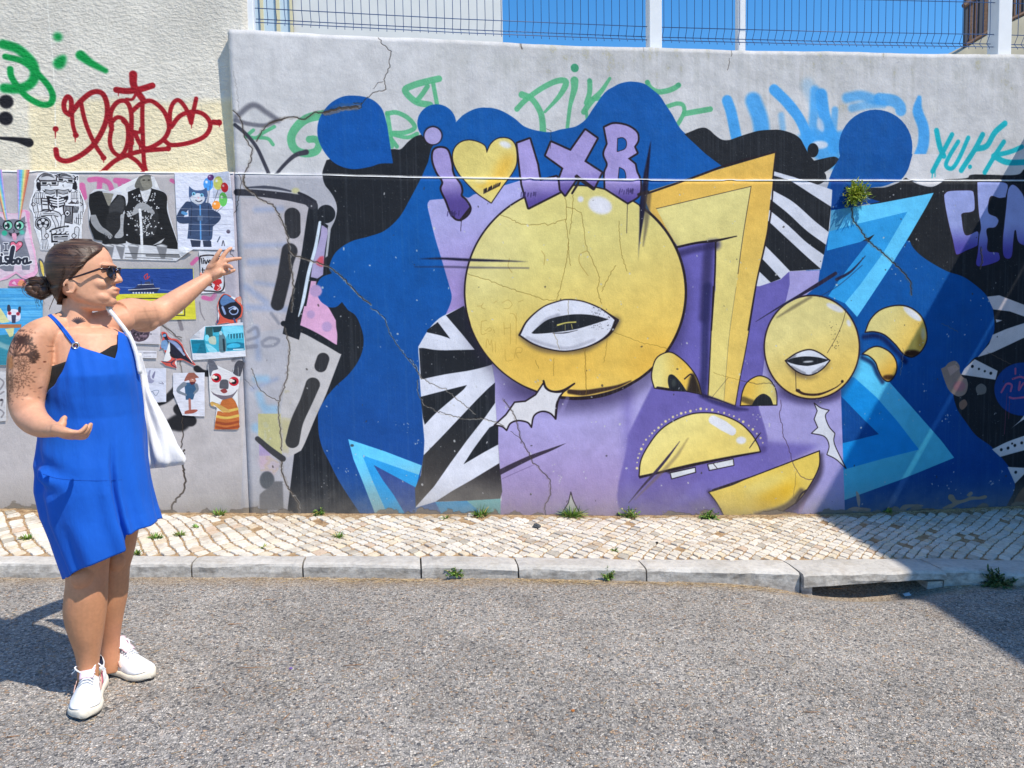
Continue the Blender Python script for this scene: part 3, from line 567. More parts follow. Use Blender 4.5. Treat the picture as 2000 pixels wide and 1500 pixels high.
# --- star bursts
B1 = '1308,938! 1335,990 1400,1022 1500,1008 1610,945! 1500,1030! 1450,1110 1428,1292! 1370,1235 1290,1218 1215,1262 1190,1372! 1150,1325 1060,1308 985,1335 948,1402! 900,1365 828,1352! 940,1250! 1025,1128! 1130,1118! 1230,1055!'
St('I', '1540,1090 1480,1230', 20, (150, 140, 190), soft=20, alpha=.4); Pg('I', B1, (212, 210, 214)); outl('I', B1, 8, soft=2)
St('I', '1480,1060 1440,1140 1422,1290', [6, 12, 8], OK_); St('I', '1308,920 1330,985 1390,1022 1490,1020 1608,948', [10, 12, 10, 12, 8], OK_)
B2 = '1640,108! 1690,145 1757,165! 1728,210 1755,290 1802,345! 1800,430 1890,620! 1810,548 1740,512! 1757,440 1720,370 1618,345! 1668,300! 1640,235! 1664,170!'
Pg('L', B2, (214, 214, 222)); outl('L', B2, 4, soft=1); B3 = '1575,905! 1600,990 1660,1110! 1490,1110! 1550,1010!'; Pg('K', B3, (190, 188, 182)); outl('K', B3, 5)
# --- letters
for s_, s2 in (('185,310 210,278 262,274 300,300 325,390 332,450 350,500 392,560 405,610 400,650 440,690 470,750 440,805 380,832 330,790 290,690 250,600 262,540 215,460 186,380', '390,700'),
               ('845,237! 940,203! 1000,400! 1020,532! 1150,498! 1187,612! 930,742! 880,560!', '930,720'), ('1110,228! 1262,296! 1377,133! 1467,197! 1368,378! 1502,465! 1437,592! 1310,505! 1215,642! 1180,600! 1172,520! 1205,430! 1068,330!', '1250,640'),
               ('1528,112! 1600,85 1700,100 1775,148 1787,210 1758,262! 1780,310! 1708,355! 1765,400! 1778,460 1800,520 1792,640 1705,702! 1530,590! 1530,470 1552,400 1524,320 1552,240!', '1700,690')):
    P_ = closed(pts('H', s_)); cv.stroke([(a, b, 0) for a, b in P_]+[(*P_[0], 0)], rad_px('H', 15), OK_, soft=rad_px('H', 4), smooth=False)
    x, y = map(float, s2.split(',')); cv.poly(pts('H', s_), lin('H', '%f,%f' % (x-20, y-190), '%f,%f' % (x, y), (166, 152, 206), (88, 72, 142)))
El('H', 183, 175, 76, 76, OK_, soft=4); El('H', 183, 177, 66, 66, (170, 160, 206))
for s_ in ('1632,200! 1670,196 1695,225 1685,275 1628,298!', '1645,428! 1680,450 1692,500 1682,520! 1636,520!'): outl('H', s_, 6); Pg('H', s_, BL)
HT = '605,312! 580,250 480,214 400,230 348,290 345,380 400,490 520,620 637,702! 720,580 800,470 836,385 828,260 780,203 700,198 640,240'
P_ = closed(pts('H', HT)); cv.stroke([(a, b, 0) for a, b in P_]+[(*P_[0], 0)], rad_px('H', 8), OK_, soft=rad_px('H', 4), smooth=False)
m_ = Pg('H', HT, (224, 208, 134)); El('H', 740, 430, 60, 130, (230, 182, 74), rot=30, soft=60, alpha=.8, clip=m_); El('H', 620, 560, 110, 40, (230, 180, 60), soft=40, alpha=.6, clip=m_); El('H', 750, 245, 50, 26, (222, 220, 220), rot=20, soft=16, clip=m_); El('H', 555, 530, 50, 26, (222, 216, 180), soft=20, alpha=.7, clip=m_)
for i in range(16): x = 580+i*8; St('H', '%d,%d %d,%d' % (x, 632-i*4, x+random.randint(-6, 10), 600-i*3.5), 3.5, OK_, soft=3, clip=m_)
for x0, y0, w_ in ((330, 800, 60), (930, 650, 60), (1690, 625, 60)):
    for _ in range(14): x = x0+random.uniform(-w_, w_); St('H', '%f,%f %f,%f' % (x, y0+random.uniform(-10, 14), x+4, y0-24+random.uniform(-10, 10)), 4, (54, 44, 90), soft=4, alpha=.7)
St('H', '1310,490 1345,520 1430,585', 10, OK_, soft=4); St('H', '1300,495 1320,540 1270,630', [8, 10, 8], OK_, soft=4); St('H', '400,840 470,750', 10, OK_, soft=4)
Pg('H', '1892,205! 1870,500 1850,700 1800,1000 1785,1165! 1795,900 1800,700 1830,500 1870,300', (24, 22, 44), soft=.004); St('H', '1860,640 1850,850 1825,1040', [30, 18, 4], (70, 60, 50), soft=26, alpha=.6); St('H', '1790,640 1860,620', 12, OK_, soft=8)
Pg('H', '60,1142! 250,1132 460,1140 700,1150 935,1164! 700,1164 460,1160 250,1148', (26, 24, 44), soft=.002); St('H', '40,1205 300,1205 500,1210 930,1214', [3, 8, 8, 5], (40, 36, 60), soft=14, alpha=.55)
CL = (154, 164, 218)
for s_, a, b in (('1215,320 1228,285 1270,262 1400,255 1495,260 1515,300 1522,380 1518,450 1480,475 1400,488 1395,530 1430,690 1540,655 1562,700 1560,790 1440,850 1350,890 1325,860 1300,740 1262,590 1230,430', '1400,560', '1400,860'),
    ('1540,175! 1640,168 1835,190 1825,330! 1760,338 1680,320 1655,400 1660,480 1730,515 1755,560 1720,622 1640,640 1650,740 1650,845 1740,860 1762,880 1755,950 1600,1002 1530,985 1545,860 1560,700 1575,620 1555,480 1545,330', '1640,560', '1640,960'),
    ('1838,270 1862,215 1900,200 1960,250 2010,350 2050,600 2060,800 2000,800 1940,760 1915,650 1900,760 1885,900 1840,932 1795,890 1790,740 1805,580 1825,400', '1880,560', '1880,900')):
    cv.poly(pts('N', s_), lin('N', a, b, CL, (82, 74, 164)), soft=.006); outl('N', s_, 5, soft=3)
# --- right zebra and the pink tag on blue
Pg('O', '1640,97! 1760,84! 2060,200! 2600,420! 2600,520! 2060,312! 1860,240! 1700,222!', (206, 196, 200)); Pg('O', '2600,100! 2060,335! 1830,412! 1695,470! 1660,560! 1548,688! 1700,640! 2060,470! 2600,300!', (204, 196, 200)); Pg('O', '1725,318! 1790,328! 1730,350!', (200, 194, 198))
Pg('O', '1388,858! 1420,800! 1520,708! 1742,822! 1720,908!', (206, 200, 204)); Dot('O', '1497,778 1675,845', 17, BK); Dot('O', '1560,803 1617,825', 13, BK)
El('O', 1990, 1000, 280, 260, (22, 62, 130))
for s_ in ('1780,1030 1830,950 1880,960 1870,1020', '1890,900 1960,880 2000,890', '1915,800 1915,850', '1860,1080 1900,1090 2000,1080', '1960,930 1950,1010 2000,940 2020,1030'): St('O', s_, 11, (196, 92, 128), soft=4, alpha=.8)
for s_ in ('1835,1040 1820,1250', '1860,1090 1850,1290', '1820,1250 1810,1440'): St('O', s_, 3, (150, 70, 100), alpha=.7)
Pg('Q', '1690,388! 1850,310 2060,235! 2400,200! 2400,330! 2060,380! 1770,462!', (206, 200, 204)); Dot('Q', '1780,392 1846,376 1912,350 1978,325', 17, BK); Dot('Q', '1885,332', 12, BK); Pg('Q', '1840,560! 2060,572! 1912,722!', (204, 198, 202)); Dot('Q', '1920,612', 17, BK); Pg('Q', '1878,182! 1960,110! 2060,-20! 2060,60! 1960,120!', (206, 200, 204))
Pg('O', '1190,800! 1230,780 1270,740 1330,725 1370,770 1375,830 1400,880 1440,900! 1452,960 1430,1040 1370,1072 1310,1050 1260,1000 1220,900', (150, 128, 118), h=.62); Pg('O', '1250,790! 1330,760! 1370,800! 1280,870!', (180, 150, 140), h=.66); El('O', 1370, 970, 60, 50, (170, 110, 120), soft=14, alpha=.7)
Pg('O', '1530,985 1580,945 1630,980 1620,1040 1550,1050', (110, 106, 104), h=.6); Pg('O', '1370,1130 1420,1100 1445,1150 1400,1200 1370,1180', (130, 100, 86), h=.6)
for s_, c in (('270,985! 290,965 350,948 400,955 480,962 505,975 490,990 380,1000!', (176, 140, 118)), ('360,800 385,820 400,880 395,945 380,940 365,880', (170, 146, 130)), ('780,985! 800,950 830,930 900,925 1000,930 1010,945 900,955 820,990!', (150, 130, 112)),
    ('1200,960! 1260,930 1300,910 1260,870 1270,830 1310,835 1340,880 1400,880 1480,850 1560,850 1620,835 1640,855 1600,875 1500,880 1420,905 1360,925 1300,960 1240,985!', (156, 132, 104)), ('1480,800 1500,820 1470,850 1440,835', (150, 130, 110)), ('1860,980! 1900,900 1960,800 2050,700! 2300,700! 2300,1100! 1850,1100!', (110, 78, 60))):
    Pg('Q', s_, c, alpha=.9, h=.2)
# --- cracks, chips, drips
CRK = (('A', '215,550 240,650 255,780 262,860', 1.2, 0), ('A', '220,860 265,900 290,980 305,1060 330,1110 372,1155 355,1250 320,1330 300,1400 310,1450 350,1500', 4, 0), ('E', '170,130 190,230 280,290 330,345 460,400 530,510 590,640 612,720 620,830 640,870 700,905 830,945 1000,1000 1100,1070 1200,1170 1290,1270 1420,1375', 5, 1),
    ('F', '1410,10 1480,40 1560,120 1600,250 1680,370 1760,480 1860,600 1905,690', 3, 1), ('E', '625,880 630,980 660,1100 660,1250 645,1440', 5, 1), ('F', '575,190 600,280 630,420 610,600 600,700 540,860 520,930 520,1080 545,1250 550,1400', 4, 1),
    ('G', '545,400 545,500 600,640 680,760 715,800 720,900', 6, 1), ('A', '1355,285 1380,330 1450,390 1440,520 1400,620 1415,700 1330,715 1270,760 1210,820', 3, 0), ('A', '1190,830 1120,835 1050,840 1000,860 935,875', 11, 2), ('A', '1390,632 1340,650 1318,690', 2, 0), ('A', '940,875 850,880 770,930 700,915 620,920 500,960', 5, 0), ('A', '620,920 500,965 440,1020 400,1100', 4, 0), ('A', '1200,850 1230,800 1160,800', 3, 0),
    ('I', '0,700 60,780 110,880 200,940 350,1000 480,1110 640,1240', 2.6, 1), ('I', '75,905 80,1050 150,1160 300,1230 540,1290 700,1280 860,1330 920,1360', 3, 1), ('K', '915,0 1000,120 1040,190 1080,370 1150,510 1210,620 1370,780 1370,940 1310,1060 1330,1130', 4, 0), ('K', '985,310 1080,385', 2.5, 0),
    ('N', '320,430 330,560 400,640 480,760 580,840 680,920 780,1020 850,1090 890,1160 900,1280', 8, 0), ('F', '250,590 330,800 400,860 520,915', 3, 1), ('F', '180,700 280,800', 2, 0), ('T', '1850,60 1890,150 1860,300 1820,420 1800,700 1850,760', 2.4, 0), ('X', '360,880 356,905 362,940 356,965 336,985 333,1003', 2., 0),
    ('T', '1240,1245 1290,1290 1350,1320 1420,1380', 2.2, 0), ('U', '740,200 830,270 900,320 960,380 1030,400', 4, 0), ('U', '1010,680 1025,800 1030,1000', 4, 0), ('X', '355,800 358,850 352,880 362,900', 1.2, 0), ('C', '1150,475 1148,545', 3, 0), ('C', '1130,560 1138,600 1110,680', 3, 0), ('C', '290,450 290,500', 2, 0), ('D', '636,490 637,552', 2, 0),
    ('B', '865,335 880,378', 4, 0), ('B', '1070,1000 1110,1015 1108,1100 1100,1160', 2, 0), ('O', '1190,355 1290,400 1350,440', 1.5, 2), ('O', '1640,640 1750,690 1870,750', 1.5, 2), ('O', '820,600 805,760 790,860', 2, 1), ('O', '1870,-10 1900,30', 1, 0), ('N', '1580,820 1590,960 1570,1020', 5, 2))
for z, s_, w, kind in CRK:
    w_ = rad_px(z, w)
    if kind: cv.stroke([(a+.003, b-.004, c) for a, b, c in pts(z, s_)], w_*1.5, (176, 170, 160) if kind == 1 else (150, 120, 100), jag=.0035, alpha=.55)
    cv.stroke(pts(z, s_), w_*.75, (66, 58, 52), jag=.003, alpha=.92, h=.02)
    if w > 3: cv.stroke([(a, b+.002, c) for a, b, c in pts(z, s_)], w_*2.2, (96, 84, 74), jag=.004, alpha=.25, soft=.006)
g_ = np.random.RandomState(5)
for _ in range(420):                      # small chips and flecks over the paint
    x, z = g_.uniform(-1, 4.3), g_.uniform(-.05, 2.1); r_ = abs(g_.normal(0, .0022))+.0012; c = (196, 196, 196) if g_.rand() < .8 else (60, 56, 54)
    cv.stroke([(x, z, 0), (x+g_.normal(0, .003), z+g_.normal(0, .004), 0)], r_, c, alpha=.75, h=.35)
for _ in range(15):
    x, z = g_.uniform(-.9, 4.2), g_.uniform(0, .9); n_ = g_.randint(3, 9)
    for _k in range(n_): cv.stroke([(x+g_.normal(0, .012), z+g_.normal(0, .012), 0)]*2, abs(g_.normal(0, .0025))+.0014, (190, 190, 192), alpha=.7, h=.3)
# scratched vertical streaks in the dark paint, splash-back dirt at the foot, plaster showing at the very bottom
lum = cv.a.mean(2); dk = np.clip((130-lum)/90, 0, 1)*(Z_ < 2.6)*(X_ > -1)
col_ = np.tile(vnoise(1, cv.W, 2.6, 2, 21), (cv.H, 1))*.7+vnoise(cv.H, cv.W, 90, 3, 22)*.45; m_ = np.clip((col_-.66)/.1, 0, 1)*dk*.09
cv.a += (np.array((150, 156, 164))-cv.a)*m_[..., None]
nf = vnoise(cv.H, cv.W, 26, 4, 31); cv.a *= (1+(nf-.5)*.10)[..., None]; nb_ = vnoise(cv.H, cv.W, 200, 3, 32); cv.a *= (1+(nb_-.5)*.10)[..., None]
fl_ = vnoise(cv.H, cv.W, 2.2, 1, 33); m_ = np.clip((fl_-.93)/.05, 0, 1)*dk*.6; cv.a += (np.array((150, 152, 150))-cv.a)*m_[..., None]
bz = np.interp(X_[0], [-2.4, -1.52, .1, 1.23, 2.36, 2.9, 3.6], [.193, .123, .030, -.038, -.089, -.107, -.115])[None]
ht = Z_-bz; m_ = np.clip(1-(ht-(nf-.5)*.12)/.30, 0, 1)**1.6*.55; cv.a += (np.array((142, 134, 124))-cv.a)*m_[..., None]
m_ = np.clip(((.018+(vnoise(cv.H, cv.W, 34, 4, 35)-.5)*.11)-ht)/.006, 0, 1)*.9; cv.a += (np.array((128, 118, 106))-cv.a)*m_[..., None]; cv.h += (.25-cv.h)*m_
yl_ = ((cv.a[..., 0] > 180) & (cv.a[..., 1] > 150) & (cv.a[..., 2] < 178) & (X_ > -1)).astype(np.float32); cv.a[..., 2] *= 1-.10*yl_; cv.a[..., 1] *= 1-.015*yl_
# ------------------------------------------------------------------ prints on the pasted paper, drawn at their place and size
wall_cv = cv
cv = Canvas(-2.62, -.72, .35, 2.22, .0013, (214, 214, 220))
PAPERS = []
def paper(name, label, cat, z, outline, smooth=False, curl=None, lift=.0): PAPERS.append((name, label, cat, closed(pts(z, outline), smooth), curl, lift))
K_ = (30, 30, 36); W_ = (222, 222, 226)
# skeleton couple
SK = '60,470! 540,130 560,70 640,50 720,55 800,80 860,60 900,55 960,55 1040,85 1150,90 1150,190 1140,250 1190,340 1240,470 1265,560 1220,680 1210,790 1190,850 1200,1000 1180,1160! 860,1165! 740,1190! 640,1190 590,1160 590,930 510,880 500,760 480,640 430,560 460,420 500,330 520,250 505,180'
SK = SK.replace('60,470! ', '')
Pg('V', SK, W_); SKIN = closed(pts('V', SK))
paper('paste_up_poster', 'black and white cut-out of two skeletons in cinema glasses', 'poster', 'V', SK, True)
def V(s_, r_=5, c=K_, z='V', **k): St(z, s_, r_, c, **k)
def VP(s_, c=K_, z='V', **k): return Pg(z, s_, c, **k)
for cx, cy in ((705, 130), (970, 130)):
    VP('%d,%d %d,%d %d,%d %d,%d %d,%d %d,%d' % (cx-140, cy+30, cx-90, cy-50, cx, cy-70, cx+90, cy-50, cx+140, cy+30, cx, cy+60), (196, 196, 200)); outl('V', '%d,%d %d,%d %d,%d %d,%d' % (cx-135, cy+30, cx-70, cy-60, cx+70, cy-60, cx+135, cy+30), 5)
    for i in range(4): V('%d,%d %d,%d %d,%d' % (cx-100+i*10, cy-10-i*14, cx, cy-28-i*10, cx+90-i*12, cy-i*16), 3)
VP('540,190! 600,200! 600,320! 560,310 535,250'); VP('1075,200! 1110,180 1135,250 1120,310 1060,290!')
for x0, y0, t in ((590, 180, 0), (830, 120, .12)):
    q = lambda x, y: '%d,%d' % (x0+x, y0+y+x*t)
    VP(' '.join(q(*p)+'!' for p in ((0, 0), (265, 0), (262, 60), (160, 62), (130, 40), (100, 62), (5, 60))), (206, 206, 208)); outl('V', ' '.join(q(*p)+'!' for p in ((0, 0), (265, 0), (262, 60), (160, 62), (130, 40), (100, 62), (5, 60))), 5)
    for xx in (28, 168): VP(' '.join(q(*p)+'!' for p in ((xx, 14), (xx+70, 14), (xx+66, 48), (xx+4, 48))))
V('540,180 560,140 590,190', 6); V('820,100 880,70 870,110', 6); V('1080,150 1140,110 1140,160', 6)
for cx in (740, 930):
    VP('%d,240! %d,230 %d,280!' % (cx-14, cx, cx+12)); VP('%d,260 %d,250 %d,330 %d,400 %d,415 %d,340' % (cx-110, cx+100, cx+110, cx+60, cx-50, cx-100), (205, 205, 208), alpha=.6)
    V('%d,300 %d,315 %d,300' % (cx-80, cx, cx+80), 4); V('%d,350 %d,372 %d,350' % (cx-70, cx, cx+66), 4); V('%d,400 %d,420 %d,395' % (cx-60, cx, cx+60), 5)
    for i in range(9): V('%d,%d %d,%d' % (cx-72+i*18, 312, cx-70+i*17, 366), 3)
VP('620,305! 650,320! 685,305! 655,350!'); VP('1000,310! 1030,320! 1060,305! 1025,355!'); VP('820,300! 850,300! 845,410! 830,410!')
VP('690,400 850,430 1000,400 960,520 850,570 740,540', K_)
for y in (445, 480, 515): V('740,%d 840,%d 930,%d' % (y, y+18, y), 9, W_)
V('850,420 855,560', 10, W_)
for sx, w in ((-1, 500), (1, 1190)):
    V('%d,350 %d,470 %d,620' % (w+(60 if sx < 0 else -60), w-10*sx, w+(30 if sx < 0 else 0)), 32); V('%d,350 %d,470 %d,620' % (w+(60 if sx < 0 else -60), w-10*sx, w+(30 if sx < 0 else 0)), 24, (205, 205, 208))
    Dot('V', '%d,350 %d,520' % (w+(40 if sx < 0 else -50), w-12*sx), 26, (205, 205, 208)); outl('V', '%d,520 %d,545 %d,520 %d,495' % (w-40, w-12, w+20, w-12), 4)
for hx, hy, dx, dy in ((560, 360, 8, 150), (1090, 350, 6, 160), (560, 640, 26, 140), (1150, 640, -6, 170)):
    for i in range(5): V('%d,%d %d,%d' % (hx-30+i*26, hy, hx-40+i*30+dx, hy+dy-abs(i-2)*14), 13); V('%d,%d %d,%d' % (hx-30+i*26, hy, hx-40+i*30+dx, hy+dy-abs(i-2)*14), 8, W_); V('%d,%d %d,%d' % (hx-46+i*28, hy+dy*.5, hx-26+i*28, hy+dy*.5), 2.5)
VP('610,430! 700,440! 720,620! 620,640!', (214, 214, 218)); outl('V', '610,430! 700,440! 720,620! 620,640!', 6); V('630,470 690,475', 8); V('635,520 690,525', 8); V('640,600 710,600', 10); outl('V', '710,450! 800,580! 740,625! 715,560!', 6); V('730,520 770,580', 6)
VP('925,540! 1190,540! 1170,640! 1060,800! 950,780!', (208, 208, 212))
for i in range(12): V('%d,545 %d,%d' % (935+i*21, 955+i*16, 780 if i < 7 else 640), 5)
outl('V', '925,540! 1070,550! 1060,800! 950,780!', 6); El('V', 990, 650, 44, 46, W_); outl('V', '950,650 990,605 1030,650 990,695', 5); VP('970,650 990,635 1010,650 990,672')
for i in range(14): Dot('V', '%d,%d' % (930+random.randint(0, 220), 440+random.randint(0, 90)), 20, W_); outl('V', '%d,%d %d,%d %d,%d' % (940+i*14, 500, 955+i*14, 480-i % 3*14, 970+i*14, 505), 3.5)
VP('590,620 700,640 860,640 900,700 840,700 760,690 640,690', (196, 196, 200)); V('600,620 720,600 860,640 900,690', 6); V('620,690 760,680 850,700', 5); V('640,655 800,650', 3)
El('V', 632, 800, 120, 105, K_); El('V', 632, 800, 108, 94, (200, 200, 204)); El('V', 632, 800, 96, 84, K_)
for t in range(5): El('V', 632+54*math.cos(t*1.257-.3), 800+48*math.sin(t*1.257-.3), 27, 25, (206, 206, 210))
for a, b in (('780,700 830,800 850,900', '820,700'), ('930,690 920,800 910,900', '900,700')): V(a, 26); V(a, 19, (206, 206, 210))
VP('870,690! 900,740! 880,810! 850,740!', W_)
for x0, x1 in ((640, 650), (1130, 1120)): V('%d,880 %d,1010' % (x0, x1), 32); V('%d,880 %d,1010' % (x0, x1), 25, (206, 206, 210)); El('V', x0+50*(1 if x0 < 900 else -1), 980, 34, 36, (206, 206, 210)); outl('V', '%d,980 %d,945 %d,980 %d,1015' % (x0+15*(1 if x0 < 900 else -5), x0+50*(1 if x0 < 900 else -1), x0+84*(1 if x0 < 900 else 0)-10, x0+50*(1 if x0 < 900 else -1)), 4)
for i in range(5): V('%d,1040 %d,1170' % (615+i*18, 610+i*26), 11); V('%d,1040 %d,1170' % (615+i*18, 610+i*26), 7, W_)
VP('750,930! 1010,915! 1020,1075! 755,1080!'); V('780,980 1005,970 1005,1040 785,1045 780,980', 6, W_, smooth=False); V('800,1020 990,1010', 12, (190, 190, 194)); V('800,1020 990,1010', 2); V('860,985 900,985', 5, W_); V('855,1060 930,1058', 6, W_)
for i in range(4): V('%d,940 %d,925' % (775+i*70, 810+i*70), 12, W_)
V('740,915 800,880 1000,840', 12); V('760,905 980,850', 4, W_)
for i in range(5): V('%d,1095 %d,1160' % (800+i*22, 795+i*26), 7)
cv.stroke([(a, b, 0) for a, b in SKIN+SKIN[:1]], .0036, (228, 228, 232), smooth=False)
# rainbow cat sticker
CT = '-60,600! 60,640 110,650 250,650 300,600 380,600 440,640 440,760 460,900 480,1050 520,1200 540,1340 560,1480 520,1560 400,1620! 330,1600! 240,1530! 120,1610! 0,1640! -200,1660! -200,620!'
VP(CT, (226, 168, 196)); paper('paste_up_poster', 'pink-edged cut-out of a grey cat with I heart Lisboa lettering', 'poster', 'V', CT, True)
VP('-40,640! 100,660 260,660 400,620 430,640 410,800 440,1000 500,1250 520,1400 500,1500! 330,1580! 240,1500! 0,1620! -100,1400!', (214, 190, 204)); VP('370,600! 440,640 440,760 470,950! 430,940 400,760 380,660', (222, 150, 186))
VP('-100,720! 20,700! 60,750! 200,735! 290,745! 370,690! 375,800 385,900 360,1010 400,1150 440,1300 440,1460 420,1480! 330,1480! 310,1360! 220,1370! 200,1500! 80,1500! -100,1400!', (120, 122, 134))
VP('20,960 200,1020 360,950 330,1050 190,1070 40,1040', (170, 170, 186), soft=.01); El('V', 70, 940, 40, 40, (50, 170, 140), soft=6); El('V', 325, 930, 40, 36, (80, 180, 160), soft=16)
for cx in (115, 285):
    El('V', cx, 825, 74, 76, (20, 22, 30)); El('V', cx+8, 830, 58, 60, (130, 210, 180)); El('V', cx-4, 835, 36, 44, (24, 40, 44)); El('V', cx-26, 800, 17, 20, W_); El('V', cx-16, 862, 16, 15, W_)
VP('130,930 200,950 290,935 250,990 205,970 160,985', (40, 40, 50)); VP('180,950 240,950 245,1030 215,1048 190,1020', (226, 160, 186)); V('200,890 215,910 200,930', 5); V('-5,830 30,850', 4); V('-5,860 30,870', 4); V('350,800 390,790', 4); V('355,850 390,850', 4)
VP('45,1075! 135,1075! 135,1110! 110,1112! 112,1180! 138,1182! 138,1220! 45,1220! 45,1182! 72,1180! 70,1112! 45,1110!', W_); VP('55,1085! 125,1085! 125,1102! 100,1104! 102,1188! 128,1190! 128,1210! 55,1210! 55,1190! 80,1188! 80,1104! 55,1102!', (60, 64, 80))
HH = '240,1210! 165,1130 165,1080 205,1070 240,1100 280,1065 325,1080 320,1130'; outl('V', HH, 8); VP(HH, (224, 112, 140)); El('V', 300, 1100, 16, 12, (240, 190, 200), soft=4)
def script(z, x, y, sc, c, r_):
    gl = ('0,60 10,-60 30,-80 20,60 40,70', '50,10 52,60 70,62', '56,-14 58,-10', '110,8 88,10 92,34 112,44 100,66 80,60', '120,60 140,-60 158,-70 142,20 140,64 165,60 168,36 146,34', '200,22 182,30 184,60 206,60 208,32 196,22 222,34', '262,20 240,26 238,60 262,60 268,20 270,60 300,50')
    for g in gl:
        St(z, ' '.join('%f,%f' % (x+float(p.split(',')[0])*sc, y+float(p.split(',')[1])*sc) for p in g.split()), r_, c)
script('V', -70, 1275, 1.75, W_, 27); script('V', -70, 1275, 1.75, (40, 44, 58), 15)
for a, b, cs in (('90,750', (0, 20), 0), ('285,745', (320, 380), 1)):
    pass
RB = ((196, 150, 210), (110, 150, 220), (90, 180, 225), (140, 200, 150), (232, 206, 120), (214, 140, 90), (196, 96, 70))
for k in range(7):
    f0, f1 = k/7, (k+1)/7+.01
    VP('%f,10! %f,10! %f,745! %f,745!' % (255+f0*185, 255+f1*185, 272+f1*30, 272+f0*30), RB[k], soft=.002)
    VP('%f,10! %f,10! %f,755! %f,755!' % (30-f0*150, 30-f1*150, 118-f1*40, 118-f0*40), RB[k], soft=.002)
paper('paste_up_poster', 'rainbow paper beam rising from the grey cat towards the ledge, nearer the skeletons', 'poster', 'V', '255,12! 440,12! 302,725! 272,725!')
paper('paste_up_poster', 'rainbow paper beam rising from the grey cat at the photo edge', 'poster', 'V', '30,12! -120,12! 78,725! 118,725!')
# two seated women
WO = '740,200! 800,195 860,215 940,225 980,235! 990,190! 1050,160 1090,100 1150,80 1205,100 1210,180 1250,200 1305,240 1320,380 1400,640! 1400,672! 1510,672! 1380,758! 860,745! 800,700! 800,600! 740,590! 700,480 700,420 690,300 700,240'
TP = lambda s_, c=K_, **k: Pg('T', s_, c, **k)
TP(WO, (206, 206, 210)); paper('paste_up_poster', 'black and white cut-out of two seated old women, one head torn away', 'poster', 'T', WO, False, curl=True)
TP('700,240! 760,215 800,215! 850,330! 920,240! 975,260 985,340 960,400 990,480 985,620! 820,630! 750,600 700,560 690,480 710,400 695,320', (26, 26, 28)); TP('805,225! 890,235! 860,330! 845,325!', (140, 136, 124))
TP('855,330! 940,240! 975,300 950,400 860,400', (60, 60, 62), soft=.004); TP('840,400 970,400 990,600 860,610', (38, 38, 40), soft=.004)
TP('708,400! 750,398! 790,480 840,520 880,560 860,588 830,560 760,520 715,460', (150, 150, 152)); TP('945,400 995,410 985,500 960,570 905,580 900,560 940,500', (168, 168, 170)); 
for i in range(4): St('T', '%d,%d %d,%d' % (820+i*16, 545+i*5, 832+i*14, 582-i*3), 2, (70, 70, 72))
TP('1055,180 1090,100 1150,84 1200,104 1205,170 1180,215 1120,215', (100, 98, 92)); TP('1100,120 1150,100 1190,130 1185,190 1140,210 1110,170', (132, 128, 116)); El('T', 1125, 128, 12, 5, (50, 46, 40)); El('T', 1165, 128, 10, 5, (50, 46, 40)); TP('1180,100 1212,120 1205,190 1130,215 1190,180', (210, 210, 212))
TP('1000,220! 1090,185! 1110,260 1130,310! 1170,250 1180,190! 1300,240 1310,380 1390,620! 1390,668! 1300,660 1190,640 985,600 975,380 1000,300', (28, 28, 30)); TP('1105,215! 1185,200! 1150,300! 1110,260!', (214, 214, 216))
TP('1080,300 1170,320 1240,400 1200,560 1080,560 1060,440', (44, 44, 46))
for _ in range(150): Dot('T', '%f,%f' % (random.gauss(1145, 46), random.uniform(230, 560)), random.uniform(3, 6), (200, 200, 202))
for _ in range(26): Dot('T', '%f,%f' % (random.gauss(1010, 20), random.uniform(370, 430)), 5, (190, 190, 192))
TP('1070,320 1120,305 1170,330 1210,380 1190,395 1130,360 1050,400 1035,380', (160, 160, 162)); St('T', '1095,360 1105,500 1115,745', 9, (220, 220, 222)); TP('1190,640! 1290,580! 1260,620!', (190, 190, 192))
for x0, x1 in ((810, 895), (905, 980), (1000, 1090), (1220, 1310)): TP('%d,640! %d,625 %d,640! %d,745! %d,745!' % (x0, (x0+x1)//2, x1, x1-20, x0+40), (124, 124, 128), soft=.003); TP('%d,640 %d,632 %d,650' % (x0+4, (x0+x1)//2, x1-4), (206, 206, 208), soft=.003)
St('T', '980,700 1400,710', 3, (60, 60, 62)); St('T', '1150,715 1400,725', 10, (90, 90, 92), alpha=.7); St('T', '980,730 1350,745', 3, (120, 120, 122))
